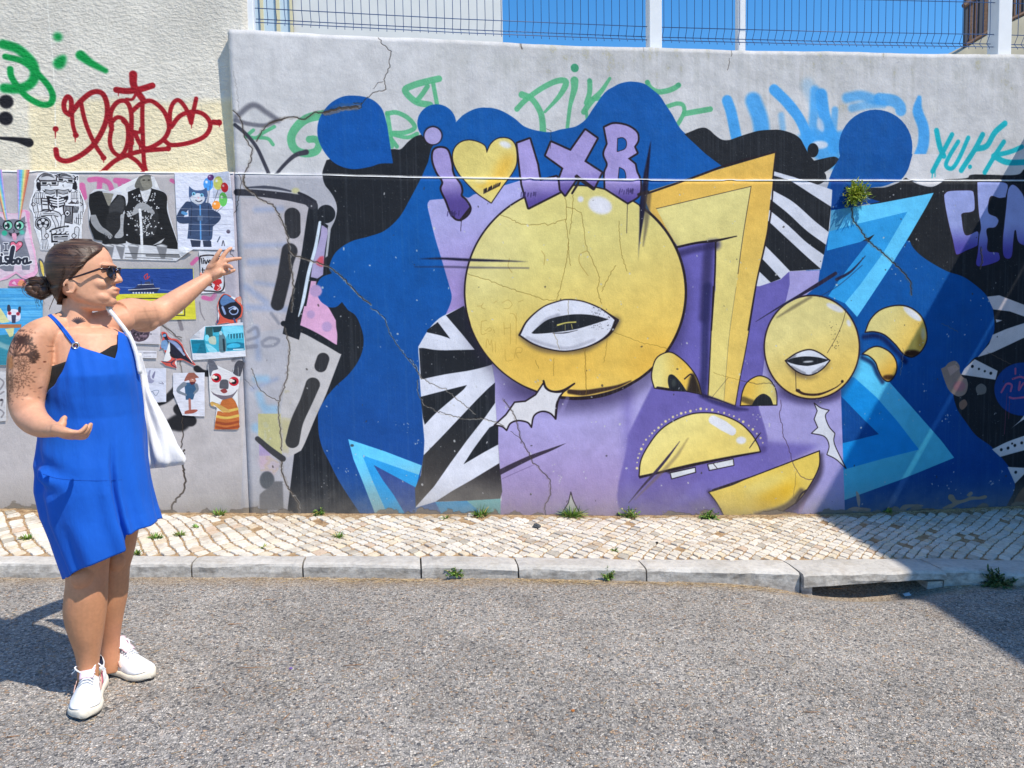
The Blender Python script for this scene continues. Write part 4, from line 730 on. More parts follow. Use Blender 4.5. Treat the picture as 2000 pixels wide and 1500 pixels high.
# cat with balloons
BC = '1365,72! 1800,72 1812,100 1838,672! 1395,668!'
TP(BC, (216, 218, 232)); paper('paste_up_poster', 'white poster of a blue-coated cat holding coloured balloons', 'poster', 'T', BC, False, curl=True)
for c, x, y, rx, ry in (((70, 150, 225), 1628, 160, 38, 50), ((96, 50, 110), 1648, 108, 26, 24), ((220, 216, 110), 1710, 155, 40, 52), ((206, 40, 50), 1762, 190, 28, 36), ((100, 190, 90), 1745, 280, 32, 54), ((240, 150, 60), 1690, 325, 32, 36)):
    El('T', x, y, rx, ry, c); El('T', x-rx*.35, y-ry*.35, rx*.25, ry*.22, (240, 240, 244), soft=5); St('T', '%d,%d 1610,450' % (x, y+ry), 1.5, (80, 80, 90))
TP('1478,175! 1520,205 1580,205 1615,185! 1622,250 1600,310 1550,322 1500,300 1478,250', (66, 90, 130)); TP('1490,260 1550,230 1600,262 1590,300 1550,318 1505,300', (206, 210, 220)); El('T', 1515, 235, 14, 14, (120, 190, 220)); El('T', 1578, 245, 14, 14, (120, 190, 220)); El('T', 1515, 237, 5, 8, K_); El('T', 1578, 247, 5, 8, K_); St('T', '1530,285 1555,298 1580,285', 3, (60, 60, 80)); TP('1540,262! 1562,262! 1551,274!', (220, 140, 150))
TP('1470,300! 1500,295 1550,325 1600,300! 1650,320 1665,420 1660,570 1640,602! 1465,585! 1475,460', (58, 76, 108)); St('T', '1470,320 1425,380 1415,440 1560,430', 24, (50, 66, 96)); St('T', '1650,380 1700,420 1610,500', 24, (50, 66, 96)); St('T', '1565,325 1570,590', 5, (90, 150, 210)); St('T', '1500,330 1490,560', 3, (40, 50, 74)); St('T', '1630,330 1640,560', 3, (40, 50, 74)); TP('1425,370 1465,385 1458,402 1420,390', (90, 150, 200)); TP('1545,405! 1585,405! 1585,445! 1545,445!', (90, 110, 140))
TP('1488,595! 1570,600! 1566,650! 1500,650!', (48, 56, 76)); TP('1585,600! 1650,602! 1655,650! 1592,650!', (48, 56, 76)); Dot('T', '1785,530', 14, (80, 70, 90), soft=6); St('T', '1720,570 1700,610', 4, (80, 90, 110)); St('T', '1735,640 1745,600 1755,640', 3, (60, 60, 70))
for y in (262, 410, 470, 520, 350): St('T', '1370,%d 1835,%d' % (y, y+random.randint(-6, 16)), 1.2, (176, 178, 196), h=.35)
# speech-frame sheet, boat, yellow panel
LV = '1555,680! 1745,690! 1762,1000! 1575,1012!'
TP(LV, (208, 208, 214)); paper('sticker', 'small white sheet with a black rounded frame behind the pointing hand', 'sticker', 'T', LV)
FR_ = '1580,720 1660,715 1740,740 1752,850 1752,960 1720,998 1650,995 1590,990 1572,960 1562,850 1562,740'; outl('T', FR_, 5)
for s_ in ('1575,740 1580,780', '1592,752 1594,780', '1590,738 1592,741', '1602,752 1612,782 1622,752', '1632,768 1648,766 1640,752 1630,768 1646,784', '1660,752 1662,782', '1580,830 1600,830', '1584,815 1586,850', '1625,950 1640,945 1660,965', '1590,960 1600,975 1615,950'): St('T', s_, 4, K_)
TP('1660,905! 1725,900! 1735,930 1715,945 1728,975 1700,992 1672,980 1680,945 1660,930', (186, 40, 44)); St('T', '1700,950 1718,965 1700,985', 3, (230, 180, 170))
BT = '880,815! 1512,815! 1520,1010! 1535,1215! 900,1222!'
TP(BT, (214, 206, 60)); paper('paste_up_poster', 'blue and yellow print of a ferry, behind the raised arm', 'poster', 'T', BT)
TP('880,818! 1508,818! 1515,1005! 880,1020!', (34, 68, 140)); St('T', '900,960 1500,1000', 2.5, (90, 120, 180)); TP('1000,985! 1090,965 1250,968! 1230,1003! 1025,1003!', (34, 40, 70)); TP('1060,965! 1080,945! 1200,940! 1215,965!', (44, 50, 80)); St('T', '1005,985 1250,972', 2, W_); St('T', '1080,945 1200,940', 2, W_); TP('1130,940! 1135,922! 1175,920! 1178,940!', (60, 64, 90)); St('T', '1140,905 1130,880 1155,860 1150,900 1170,880', 3, (206, 60, 50)); St('T', '1105,945 1105,920', 2, K_); St('T', '1190,940 1190,905', 2, K_)
for i in range(8): Dot('T', '%d,1008' % (1045+i*22), 6, W_)
St('T', '990,1052 1445,1052 1445,1185 1000,1185 990,1052', 4, (60, 60, 50), smooth=False); TP('1010,1070! 1430,1070! 1430,1170! 1015,1170!', (206, 208, 170))
# bird stickers
B1_ = '1750,1015 1800,1030 1830,1060 1850,1045 1885,1040 1885,1090 1900,1120 1890,1190 1860,1215 1855,1265! 1780,1240! 1700,1255! 1690,1230 1715,1190 1700,1120 1712,1060'
TP(B1_, (214, 90, 70)); paper('sticker', 'cut-out sticker of a dark pigeon puffed up above the teal photo', 'sticker', 'T', B1_, True)
TP('1755,1022 1800,1040 1850,1080 1885,1120 1880,1180 1840,1215 1780,1212 1730,1180 1710,1110 1718,1060', (28, 30, 42)); TP('1755,1025 1790,1035 1840,1075 1800,1085 1740,1110 1722,1070', (86, 120, 166), soft=.003); St('T', '1740,1120 1760,1170', 8, (140, 160, 200)); St('T', '1790,1130 1830,1115 1860,1140 1850,1170 1815,1175 1795,1150 1820,1130', 4, (150, 170, 210)); El('T', 1836, 1130, 14, 12, (190, 200, 220)); St('T', '1830,1210 1845,1255', 7, (70, 80, 120)); St('T', '1710,1200 1700,1240', 7, (70, 70, 110)); TP('1850,1050 1885,1045 1888,1085 1862,1080', (206, 150, 130))
B2_ = '770,330 800,318 840,335 860,375 900,400 980,420 1040,480 1075,560 1120,640 1215,740 1200,758! 1060,690! 980,690 950,720 975,795! 830,760! 755,700! 860,700 900,660 860,600 820,590 800,540 750,545! 780,430 790,390'
UP_ = lambda s_, c=K_, **k: Pg('U', s_, c, **k)
UP_(B2_, (204, 84, 74)); paper('sticker', 'cut-out sticker of a dark bird with red feet, head down', 'sticker', 'U', B2_, True)
UP_('790,360 830,345 870,420 960,440 1030,500 1060,560 1100,640 1190,740 1040,670 960,670 900,640 860,560 850,480', (34, 32, 48)); UP_('850,430 940,440 1020,510 1050,580 1000,560 930,490', (136, 150, 190), soft=.002); UP_('780,440 840,430 860,500 840,560 770,530', (116, 150, 190)); UP_('790,360 830,350 830,380 800,385', (110, 160, 200)); UP_('850,560 900,600 960,640 950,665 900,640', K_); St('U', '960,680 880,720 790,705', 6, (70, 50, 70)); St('U', '940,690 900,740 960,780', 6, (70, 50, 70)); St('U', '1000,540 1070,620', 12, (160, 170, 200))
# teal photo with curled corner
PT = '1145,410! 1330,250! 1480,235! 1835,195! 1872,640! 1180,690!'
UP_(PT, (214, 216, 224)); paper('paste_up_photo', 'teal-tinted street photograph with a white border and peeling corner', 'photo', 'U', PT, False, curl=True)
UP_('1150,420! 1320,425! 1345,255! 1835,235! 1858,560! 1175,600!', (60, 170, 196)); UP_('1160,430! 1330,430! 1360,600! 1180,598!', (22, 110, 134)); UP_('1560,250! 1830,240! 1835,330! 1640,350! 1600,420!', (120, 205, 228)); UP_('1350,260! 1440,256! 1440,400! 1350,380!', (50, 90, 90)); UP_('1440,256! 1560,250! 1540,320! 1450,330!', (30, 70, 80)); UP_('1530,330 1570,340 1610,420 1610,570 1530,575 1520,420', (90, 120, 130)); El('U', 1545, 335, 22, 26, (160, 200, 210)); El('U', 1365, 400, 30, 44, (120, 215, 235)); UP_('1390,400 1470,380 1480,480 1400,470', (190, 200, 180)); UP_('1640,350! 1830,340! 1835,400! 1650,410!', (30, 90, 110))
for i in range(5): St('U', '%d,350 %d,405' % (1660+i*38, 1662+i*38), 8, (90, 190, 215))
UP_('1620,470! 1760,450! 1850,470! 1850,550! 1630,565!', (30, 120, 150)); UP_('1630,500 1700,470 1790,480 1780,520 1640,530', (60, 180, 215)); St('U', '1580,420 1590,560', 12, (30, 50, 60)); UP_('1350,480 1420,500 1500,575 1400,580', (140, 210, 225)); St('U', '1710,550 1840,545', 6, (200, 220, 226)); UP_('1175,480! 1280,470! 1230,595! 1180,598!', (10, 130, 160))
# bulldog over candle body; man with beard; line drawing; portrait; words
DG_ = '1380,690 1430,680 1470,720 1520,800 1600,815 1700,850 1730,740 1780,690 1850,720 1830,800 1800,900 1780,1000 1775,1060 1700,1170! 1760,1260 1785,1400 1785,1500 1790,1560! 1760,1590! 1460,1590! 1470,1480 1500,1330 1480,1290 1420,1280 1400,1240! 1440,1225 1500,1250 1545,1230 1555,1200! 1450,1140 1400,1060 1395,1000 1400,900 1375,800'
UP_(DG_, (212, 210, 212)); paper('paste_up_poster', 'cut-out of a red-eyed bulldog head on an orange striped body', 'poster', 'U', DG_, True)
UP_('1380,690 1430,680 1470,720 1510,800 1440,830 1410,900 1378,820', (96, 98, 108)); UP_('1700,850 1730,740 1780,690 1850,720 1830,800 1795,900', (70, 70, 78)); UP_('1540,960 1590,940 1640,960 1640,1060 1580,1060 1530,1050', (84, 84, 92)); UP_('1400,1080 1480,1130 1600,1150 1700,1130 1770,1060 1690,1180 1580,1205 1450,1150', (110, 100, 110)); UP_('1540,1080 1600,1060 1630,1100 1580,1120', (140, 60, 60))
for x, y in ((1488, 920), (1715, 965)): El('U', x, y, 64, 60, (190, 34, 48)); El('U', x, y+4, 36, 34, (30, 20, 24)); El('U', x-36, y-10, 26, 25, (224, 216, 200)); El('U', x-4, y-6, 14, 14, (230, 226, 220))
UP_('1560,1210! 1690,1175! 1755,1260 1782,1400 1788,1590! 1460,1590! 1475,1480 1505,1340 1530,1280', (186, 104, 52)); 
for y in (1330, 1420, 1500, 1560): St('U', '1490,%d 1620,%d 1775,%d' % (y, y+20, y-10), 16, (212, 180, 90) if y % 3 else (150, 70, 40), soft=10)
UP_('1400,1240! 1440,1225 1500,1250 1640,1330 1660,1370 1520,1340 1420,1285', (200, 160, 90))
BM = '925,855! 1335,850! 1335,1420! 1045,1405! 925,1120!'
UP_(BM, (212, 212, 222)); paper('paste_up_poster', 'small white sheet with a bearded figure in a blue waistcoat', 'poster', 'U', BM)
UP_('1120,860 1180,840 1225,880 1260,915 1215,925 1225,960 1190,990 1150,990 1130,950 1070,960', (150, 90, 76)); UP_('1155,935 1200,940 1195,975 1150,970', (190, 130, 110)); El('U', 1180, 942, 8, 5, W_); UP_('1140,975 1210,975 1200,1010 1150,1005', (96, 40, 44)); UP_('1070,985! 1130,980 1170,1010 1210,990 1235,1010! 1215,1100 1185,1200! 1090,1205! 1080,1080', (54, 90, 124)); St('U', '1070,1000 1000,1060 1000,1100 1090,1140', [28, 22, 18, 14], (120, 128, 140)); St('U', '1225,1010 1240,1070 1200,1120', [20, 16, 12], (120, 128, 140)); St('U', '1140,1200 1145,1340', 14, (170, 110, 100)); UP_('1075,1390! 1080,1355 1140,1335 1230,1330 1240,1350 1180,1380', (160, 84, 70))
DR = '525,795! 835,795! 835,1235! 700,1240! 540,1210!'
UP_(DR, (206, 208, 222)); paper('paste_up_poster', 'small sheet with a pencil drawing of a bird, just right of the blue outfit', 'poster', 'U', DR)
UP_('600,880 610,830 635,820 625,880 640,930 680,960 640,990 590,970 580,930', (150, 150, 176)); UP_('650,900 690,830 690,870 670,930', (120, 120, 150)); St('U', '740,985 800,1000 780,975', 3, (90, 90, 110)); St('U', '640,1100 700,1080 740,1090 700,1150 660,1100', 4, (130, 140, 160)); St('U', '600,1000 560,1100 640,1180', 2, (150, 156, 176))
PF = '350,240! 620,230! 760,230! 755,480! 400,470!'
UP_(PF, (204, 198, 204)); paper('paste_up_poster', 'pale sheet with a dark curly-haired portrait under the raised arm', 'poster', 'U', PF)
UP_('380,300 450,260 560,255 620,300 610,380 560,430 480,450 420,430 390,370', (90, 72, 84)); 
for _ in range(60): Dot('U', '%f,%f' % (random.gauss(500, 60), random.gauss(340, 40)), random.uniform(6, 14), random.choice(((60, 48, 58), (130, 108, 120), (40, 34, 42))), soft=4)
TXT = '470,560! 715,570! 715,665! 470,655!'
UP_(TXT, (212, 210, 216)); paper('sticker', 'thin white paper strip with a line of tiny writing', 'sticker', 'U', TXT)
for i in range(14): St('U', '%d,590 %d,600 %d,588' % (540+i*12, 545+i*12, 549+i*12), 1.6, (90, 84, 96))
for i in range(7): St('U', '%d,635 %d,642' % (545+i*14, 551+i*14), 1.6, (110, 104, 116))
# left edge: blue sheet with dogs, pink sticker, crumpled paper
LFT = '-90,190! 325,180! 345,760! -90,760!'
AP = lambda s_, c=K_, **k: Pg('a', s_, c, **k)
AP('-300,190! 380,190! 380,850! -300,850!', (72, 160, 212)); paper('paste_up_poster', 'blue painted print of small bulldogs by the sea, behind the tattooed arm', 'poster', 'a', '-300,190! 375,190! 372,600! 300,850! -300,850!')
for y in range(200, 480, 16): St('a', '-60,%d 360,%d' % (y, y+random.randint(-4, 4)), 5, random.choice(((100, 176, 220), (60, 140, 200), (120, 190, 226))), soft=8, alpha=.5)
AP('-300,620! 380,560! 380,850! -300,850!', (50, 130, 150)); St('a', '-60,640 80,700 300,720', 20, (150, 180, 180), soft=20, alpha=.7); AP('-300,500! 190,500! 190,530! -300,540!', (176, 110, 70))
AP('70,390 110,370 165,380 185,430 170,470 120,480 75,460', (214, 214, 224)); AP('70,340 90,335 100,380 72,390', (50, 54, 70)); AP('165,355 185,350 185,400 165,395', (50, 54, 70)); AP('105,420! 145,420! 140,490! 110,490!', (60, 64, 90)); Dot('a', '90,405 162,410', 14, (190, 60, 80)); Dot('a', '90,405 162,410', 5, K_)
AP('-60,380! 10,360! 90,480! 20,490! -60,450!', (206, 206, 150)); AP('50,540! 130,530! 120,600! 90,610!', (206, 206, 150))
PS = '80,160 100,120 160,108 215,115 235,150 220,172! 90,172!'
AP(PS, (216, 110, 160)); AP('160,150 180,120 210,125 228,165 165,168', (232, 150, 110)); AP('110,150 130,130 150,160', (240, 190, 214)); paper('sticker', 'tiny pink and orange sticker left of the hair bun', 'sticker', 'a', PS, True)
CR = '-300,910! 60,900! 70,1000! 56,1140! 60,1330! -300,1360!'
AP(CR, (196, 194, 196)); paper('paste_up_poster', 'faded crumpled grey sheet at the photo edge below the blue print', 'poster', 'a', CR)
for s_ in ('0,960 40,1000 10,1060', '-40,1180 30,1150 20,1200', '0,1230 40,1260 20,1300', '10,1100 40,1080'): St('a', s_, 6, (140, 136, 140), soft=6)
El('a', 20, 1150, 14, 10, (60, 56, 60), soft=3)
LF = '305,750 325,742 350,775 360,830 356,905! 335,880 318,820'
TP(LF, (80, 84, 96)); TP('318,760 340,780 350,830 350,885 330,840', (222, 196, 96)); paper('sticker', 'narrow yellow and grey leaf-shaped sticker beside the back of the hair', 'sticker', 'T', LF, True)
n_p = vnoise(cv.H, cv.W, 40, 4, 51); cv.a *= (1+(n_p-.5)*.12)[..., None]
wr_ = vnoise(cv.H, cv.W, 70, 5, 52); cv.h = np.clip(cv.h*.5+wr_*.5, 0, 1).astype(np.float32); cv.h = np.clip(cv.h, .01, 1)
poster_cv = cv
# ------------------------------------------------------------------ materials of the place
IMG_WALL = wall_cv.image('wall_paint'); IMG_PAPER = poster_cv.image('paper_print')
ALB = .98
def img_nodes(t, im, c, xmax=None):
    g = t.n('ShaderNodeSeparateXYZ'); t.l(t.co(), g.inputs[0])
    u = t.math('DIVIDE', t.math('SUBTRACT', g.outputs['X'] if xmax is None else t.math('MINIMUM', g.outputs['X'], xmax), c.x0), c.x1-c.x0); v = t.math('DIVIDE', t.math('SUBTRACT', g.outputs['Z'], c.z0), c.z1-c.z0)
    k = t.n('ShaderNodeCombineXYZ'); t.l(u, k.inputs[0]); t.l(v, k.inputs[1])
    q = t.n('ShaderNodeTexImage'); q.image = im; q.extension = 'EXTEND'; q.interpolation = 'Cubic'; t.l(k.outputs[0], q.inputs['Vector']); return q.outputs['Color'], q.outputs['Alpha']
def wall_mat(name, rough_amp, rough_scale, spec=.10, ro=.62):
    t = NT(name, ro, spec); c, a = img_nodes(t, IMG_WALL, wall_cv)
    n = t.noise(9, 6, .6); f = t.ramp(n, [(.3, .93), (.7, 1.05)]); c = t.mix(1.0, c, f, 'MULTIPLY')
    g2 = t.ramp(t.noise(160, 3, .6), [(.35, .92), (.65, 1.06)]); c = t.mix(1.0, c, g2, 'MULTIPLY')
    t.col(c); t.l(t.ramp(t.noise(14, 4), [(.3, ro-.12), (.7, ro+.16)]), t.b.inputs['Roughness'])
    h = t.bump(a, .9, .006)
    h = t.bump(t.noise(rough_scale*.12, 4, .6), .35, .02, h)
    h = t.bump(t.noise(rough_scale, 5, .62, sc=(1, 1, .55)), rough_amp, .006, h); return t.m
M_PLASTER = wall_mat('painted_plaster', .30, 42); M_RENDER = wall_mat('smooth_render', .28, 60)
def stucco_mat():
    t = NT('rough_stucco', .85, .15); c, a = img_nodes(t, IMG_WALL, wall_cv, -1.0)
    c = t.mix(1.0, c, t.ramp(t.noise(12, 5), [(.3, .94), (.7, 1.05)]), 'MULTIPLY'); t.col(c)
    h1 = t.noise(44, 5, .62, sc=(.8, 1, 1.3)); r1 = t.ramp(h1, [(.40, 0.), (.66, 1.)]); h = t.bump(r1, .5, .008); h = t.bump(t.noise(120, 4, .6), .35, .004, h); h = t.bump(a, .8, .005, h); return t.m
M_STUCCO = stucco_mat()
def paper_mat():
    t = NT('pasted_paper', .7, .25); c, a = img_nodes(t, IMG_PAPER, poster_cv); t.col(c)
    h = t.bump(a, .9, .014); h = t.bump(t.noise(34, 5, .65, sc=(.5, 1, 1.8)), .45, .008, h); return t.m
M_PAPER = paper_mat()
M_PBACK = simple('paper_back', (.72, .72, .72), .8, .2, .05)
M_WHITE = simple('white_metal_paint', (.74, .75, .76), .42, .4, .05, 5, .1, 30)
M_WIRE = simple('blue_grey_wire', (.03, .085, .22), .4, .5)
M_CONC = simple('weathered_concrete', (.34, .32, .29), .9, .15, .22, 7, .6, 50)
def asphalt():
    t = NT('worn_asphalt', .85, .25); ob = t.co()
    wv = t.n('ShaderNodeVectorMath', operation='ADD'); nn = t.n('ShaderNodeTexNoise'); nn.inputs['Scale'].default_value = 70; t.l(ob, nn.inputs['Vector'])
    sc_ = t.n('ShaderNodeVectorMath', operation='SCALE'); t.l(nn.outputs['Color'], sc_.inputs[0]); sc_.inputs['Scale'].default_value = .012; t.l(ob, wv.inputs[0]); t.l(sc_.outputs[0], wv.inputs[1]); vec = wv.outputs[0]
    cell = t.vor(118, 'F1', 'Color', vec); sp = t.n('ShaderNodeSeparateColor'); t.l(cell, sp.inputs[0])
    st = t.ramp(sp.outputs[0], [(.0, s2l((84, 85, 90))), (.12, s2l((142, 138, 133))), (.35, s2l((184, 177, 168))), (.6, s2l((204, 195, 184))), (.8, s2l((220, 212, 202))), (.97, s2l((186, 156, 128)))])
    st = t.mix(1.0, st, t.ramp(sp.outputs[1], [(0, .72), (1, 1.12)]), 'MULTIPLY')
    ed = t.vor(118, 'DISTANCE_TO_EDGE', 'Distance', vec); e = t.ramp(ed, [(.03, 1.), (.16, 0.)])
    sel = t.ramp(sp.outputs[2], [(.28, 1.), (.30, 0.)], 'LINEAR')
    c = t.mix(t.math('MULTIPLY', e, .55), st, s2l((104, 101, 100))); c = t.mix(t.math('MULTIPLY', sel, .45), c, s2l((128, 126, 126)))
    big = t.noise(1.3, 6, .6); c = t.mix(1.0, c, t.ramp(big, [(.32, .80), (.68, 1.12)]), 'MULTIPLY'); c = t.mix(1.0, c, t.ramp(t.noise(7, 5, .6), [(.35, .88), (.65, 1.08)]), 'MULTIPLY')
    fine = t.noise(260, 3); c = t.mix(1.0, c, t.ramp(fine, [(.3, .84), (.7, 1.14)]), 'MULTIPLY')
    pt = t.ramp(t.noise(2.3, 7, .75), [(.60, 0.), (.70, 1.)]); c = t.mix(t.math('MULTIPLY', pt, .38), c, s2l((142, 122, 104)))
    pt2 = t.ramp(t.noise(4.1, 6, .7, sc=(1, .8, 1)), [(.63, 0.), (.72, 1.)]); c = t.mix(t.math('MULTIPLY', pt2, .35), c, s2l((104, 102, 104)))
    # sandy grit blown against the kerb
    g = t.n('ShaderNodeSeparateXYZ'); t.l(ob, g.inputs[0]); yk = t.math('ADD', t.math('MULTIPLY', g.outputs['X'], .077), g.outputs['Y'])
    near = t.ramp(t.math('ADD', t.math('MULTIPLY', t.math('ADD', yk, 1.30), 2.6), t.math('MULTIPLY', t.noise(9, 5), .5)), [(.48, 0.), (.80, 1.)])
    c = t.mix(t.math('MULTIPLY', near, .5), c, t.ramp(t.noise(90, 3), [(.35, s2l((128, 102, 78))), (.65, s2l((196, 172, 138)))]))
    t.col(c); inv = t.ramp(ed, [(.0, 0.), (.22, 1.)]); h = t.bump(t.mix(sel, inv, (.1, .1, .1)), .75, .006); t.bump(t.noise(230, 3), .3, .002, h); return t.m
M_ROAD = asphalt()
def stone_mat(name, cols, dirt=s2l((150, 122, 92)), attr=True):
    t = NT(name, .62, .35)
    if attr:
        a = t.n('ShaderNodeAttribute'); a.attribute_name = 'tone'; f = a.outputs['Fac']
    else: f = t.noise(3.1, 2)
    c = t.ramp(f, cols); c = t.mix(1.0, c, t.ramp(t.noise(38, 6, .65), [(.3, .80), (.55, 1.03), (.7, 1.08)]), 'MULTIPLY')
    d = t.ramp(t.noise(5.5, 6, .7), [(.52, 0.), (.66, 1.)]); c = t.mix(t.math('MULTIPLY', d, .5), c, dirt)
    sp = t.ramp(t.vor(110), [(.06, .55), (.12, 1.)]); c = t.mix(.7, c, t.mix(1.0, c, sp, 'MULTIPLY'))
    if not attr:
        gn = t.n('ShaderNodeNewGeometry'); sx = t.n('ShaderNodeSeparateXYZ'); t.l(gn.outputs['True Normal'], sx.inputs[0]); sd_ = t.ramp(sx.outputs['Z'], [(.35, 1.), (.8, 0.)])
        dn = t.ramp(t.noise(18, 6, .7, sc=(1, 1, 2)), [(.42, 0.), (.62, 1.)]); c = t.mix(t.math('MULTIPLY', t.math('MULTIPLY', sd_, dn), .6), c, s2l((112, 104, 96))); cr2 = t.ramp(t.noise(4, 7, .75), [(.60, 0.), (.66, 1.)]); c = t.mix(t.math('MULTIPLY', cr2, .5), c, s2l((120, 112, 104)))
    t.col(c); h = t.bump(t.noise(46, 6, .65), .55, .006); t.bump(t.noise(180, 3), .25, .002, h); return t.m
M_COBB = stone_mat('limestone_sett', [(0., s2l((178, 170, 156))), (.2, s2l((204, 196, 182))), (.6, s2l((220, 213, 201))), (.88, s2l((214, 200, 174))), (1., s2l((200, 178, 156)))])
M_KERB = stone_mat('kerb_limestone', [(.3, s2l((176, 171, 164))), (.7, s2l((202, 197, 190)))], s2l((160, 148, 132)), False)
def joint_mat():
    t = NT('sandy_joint', .95, .05); c = t.ramp(t.noise(24, 6, .7), [(.3, s2l((116, 92, 70))), (.5, s2l((168, 140, 108))), (.7, s2l((190, 168, 138)))])
    c = t.mix(1.0, c, t.ramp(t.noise(200, 3), [(.3, .7), (.7, 1.2)]), 'MULTIPLY'); t.col(c); t.bump(t.noise(120, 4), .8, .006); return t.m
M_JOINT = joint_mat()

# ------------------------------------------------------------------ ground
def kb(x): return float(np.interp(x, [-6, -3.5, -2.0, .08, 1.19, 1.93, 2.8, 3.26, 6], [-.62, -.72, -.80, -.89, -1.005, -1.05, -1.06, -1.13, -1.5]))       # back of kerb
def kf(x): return float(np.interp(x, [-6, -3.5, -1.97, -.53, 1.14, 1.90, 2.68, 3.1, 6], [-.74, -.83, -.92, -.99, -1.15, -1.235, -1.24, -1.33, -1.7]))     # face of kerb
def sz(x, y):
    t = min(max(-y/.85, 0), 1); return gz(x)*(1-t)+(-.045*(x-.64))*t
def roadz(x, y):
    z = rz(x); d = math.exp(-((x-2.25)/.40)**2-((y+1.26)/.15)**2)*.085
    return z-d+.010*noise.noise(Vector((x*.9, y*.9, 3)))+.0022*noise.noise(Vector((x*9, y*9, 7)))-.006*max(0, min(1, (-1.3-y)/2))
xs = np.concatenate([np.linspace(-9, -3, 14), np.linspace(-2.9, 4.4, 190), np.linspace(4.6, 12, 14)]); ys = np.concatenate([np.linspace(-.3, -1.5, 26), np.linspace(-1.54, -3.2, 50), np.linspace(-3.3, -14, 24)])
mb = MB(); nx = len(xs); mb.v = [(x, y, roadz(x, y)) for y in ys for x in xs]; mb.f = [((j+1)*nx+i, (j+1)*nx+i+1, j*nx+i+1, j*nx+i) for j in range(len(ys)-1) for i in range(nx-1)]
mb.mi = [0]*len(mb.f); tag(mb.build('road', M_ROAD, smooth=True), kind='structure')
mb = MB(); mb.box((-60, -60, -3.0), (60, 60, -2.2)); tag(mb.build('ground', simple('earth', (.22, .19, .15), .95)), kind='structure')
walk = None
xs = np.linspace(-5, 6, 260); rows = np.linspace(0, 1, 24); mb = MB()
for r_ in rows:
    for x in xs:
        y0, y1 = .04, kb(x)-.01; y = y0+(y1-y0)*r_; mb.v.append((x, y, sz(x, y)-.0062+.004*noise.noise(Vector((x*14, y*14, 0)))+(.010*max(0, 1-abs(y)/.07))))
nx = len(xs); mb.f = [((j+1)*nx+i, (j+1)*nx+i+1, j*nx+i+1, j*nx+i) for j in range(23) for i in range(nx-1)]; mb.mi = [0]*len(mb.f)
walk = tag(mb.build('sidewalk', M_JOINT, smooth=True), kind='structure')
# setts: a warped diagonal lattice, straightening out to the right
A_ = .069
def lat(i, j):
    h = (math.sin(i*12.9898+j*78.233)*43758.5453) % 1; h2 = (math.sin(i*39.346+j*11.135)*24634.6345) % 1
    u = (i-j)*.0405; v = (i+j)*.057
    x = .5+u; y = -.45+v; x += .035*noise.noise(Vector((u*1.3, v*1.7, 1)))*2; y += .03*noise.noise(Vector((u*1.3+9, v*1.7, 5)))*2
    tw = np.clip((x-1.2)/1.2, 0, 1)*.32; x, y = x+tw*(y+.45)*1.3, y+tw*.12*math.sin(x*2.5)
    return x+(h-.5)*.014, y+(h2-.5)*.012
cells = []
for i in range(-90, 91):
    for j in range(-90, 91):
        q = [lat(i, j), lat(i+1, j), lat(i+1, j+1), lat(i, j+1)]; cx = sum(p[0] for p in q)/4; cy = sum(p[1] for p in q)/4
        if not (-3.1 < cx < 4.7) or cy > -.028 or cy < kb(cx)+.022: continue
        hh = (math.sin(i*3.1+j*17.7)*9631.7) % 1
        if cy > -.09 and hh < .35: continue
        if hh > (.985 if cx < 2.6 else .93): continue
        q = [(x, min(max(y, kb(x)+.006), -.012)) for x, y in q]; cells.append((cx, cy, q))
def px_of(p):
    q = np.array(p)-CAM; z = q@FW; return 1000+FPX*(q@RT)/z, 750-FPX*(q@UP)/z, z
def sett(mb, cx, cy, q, tone):
    tx, ty = random.gauss(0, .03), random.gauss(0, .03); dz = random.gauss(0, .0012); b = len(mb.v); k0 = 1-.10-random.uniform(0, .07)
    q2 = []
    for n_ in range(4):                                                           # eight-sided outline with worn corners
        a, c = q[n_], q[(n_+1) % 4]
        q2.append((a[0]*.86+c[0]*.14, a[1]*.86+c[1]*.14)); q2.append((a[0]*.14+c[0]*.86, a[1]*.14+c[1]*.86))
    for s_, dzz in ((k0, -.022), (k0, -.0035), (k0-.06, .0002)):
        for x, y in q2:
            X, Y = cx+(x-cx)*s_, cy+(y-cy)*s_; mb.v.append((X, Y, sz(X, Y)+dz+dzz+(X-cx)*tx+(Y-cy)*ty+random.gauss(0, .0005)))
    f = [tuple(b+16+k for k in range(8))]
    for l in (0, 8):
        for k in range(8): f.append((b+l+k, b+l+(k+1) % 8, b+l+8+(k+1) % 8, b+l+8+k))
    mb.f += f; mb.mi += [0]*len(f); return [tone]*len(f)
def tone_attr(me, tones):
    a = me.attributes.new('tone', 'FLOAT', 'FACE'); a.data.foreach_set('value', tones)
info = []
for c in cells:
    px, py, z = px_of((c[0], c[1], sz(c[0], c[1]))); vis = (0 < px < 2000 and 0 < py < 1500); info.append((vis, -z, c))
info.sort(key=lambda t: (not t[0], -t[1]))
big = MB(); bt = []
for n_, (vis, _, (cx, cy, q)) in enumerate(info):
    tone = min(max(random.gauss(.5, .24), 0), 1)
    if n_ < 300 and vis:
        m1 = MB(); tt = sett(m1, cx, cy, q, tone); me = m1.mesh('sett'); tone_attr(me, tt); link('sett', me, M_COBB, walk)
    else: bt += sett(big, cx, cy, q, tone)
me = big.mesh('setts'); tone_attr(me, bt); tag(link('far_setts', me, M_COBB, walk), kind='stuff')
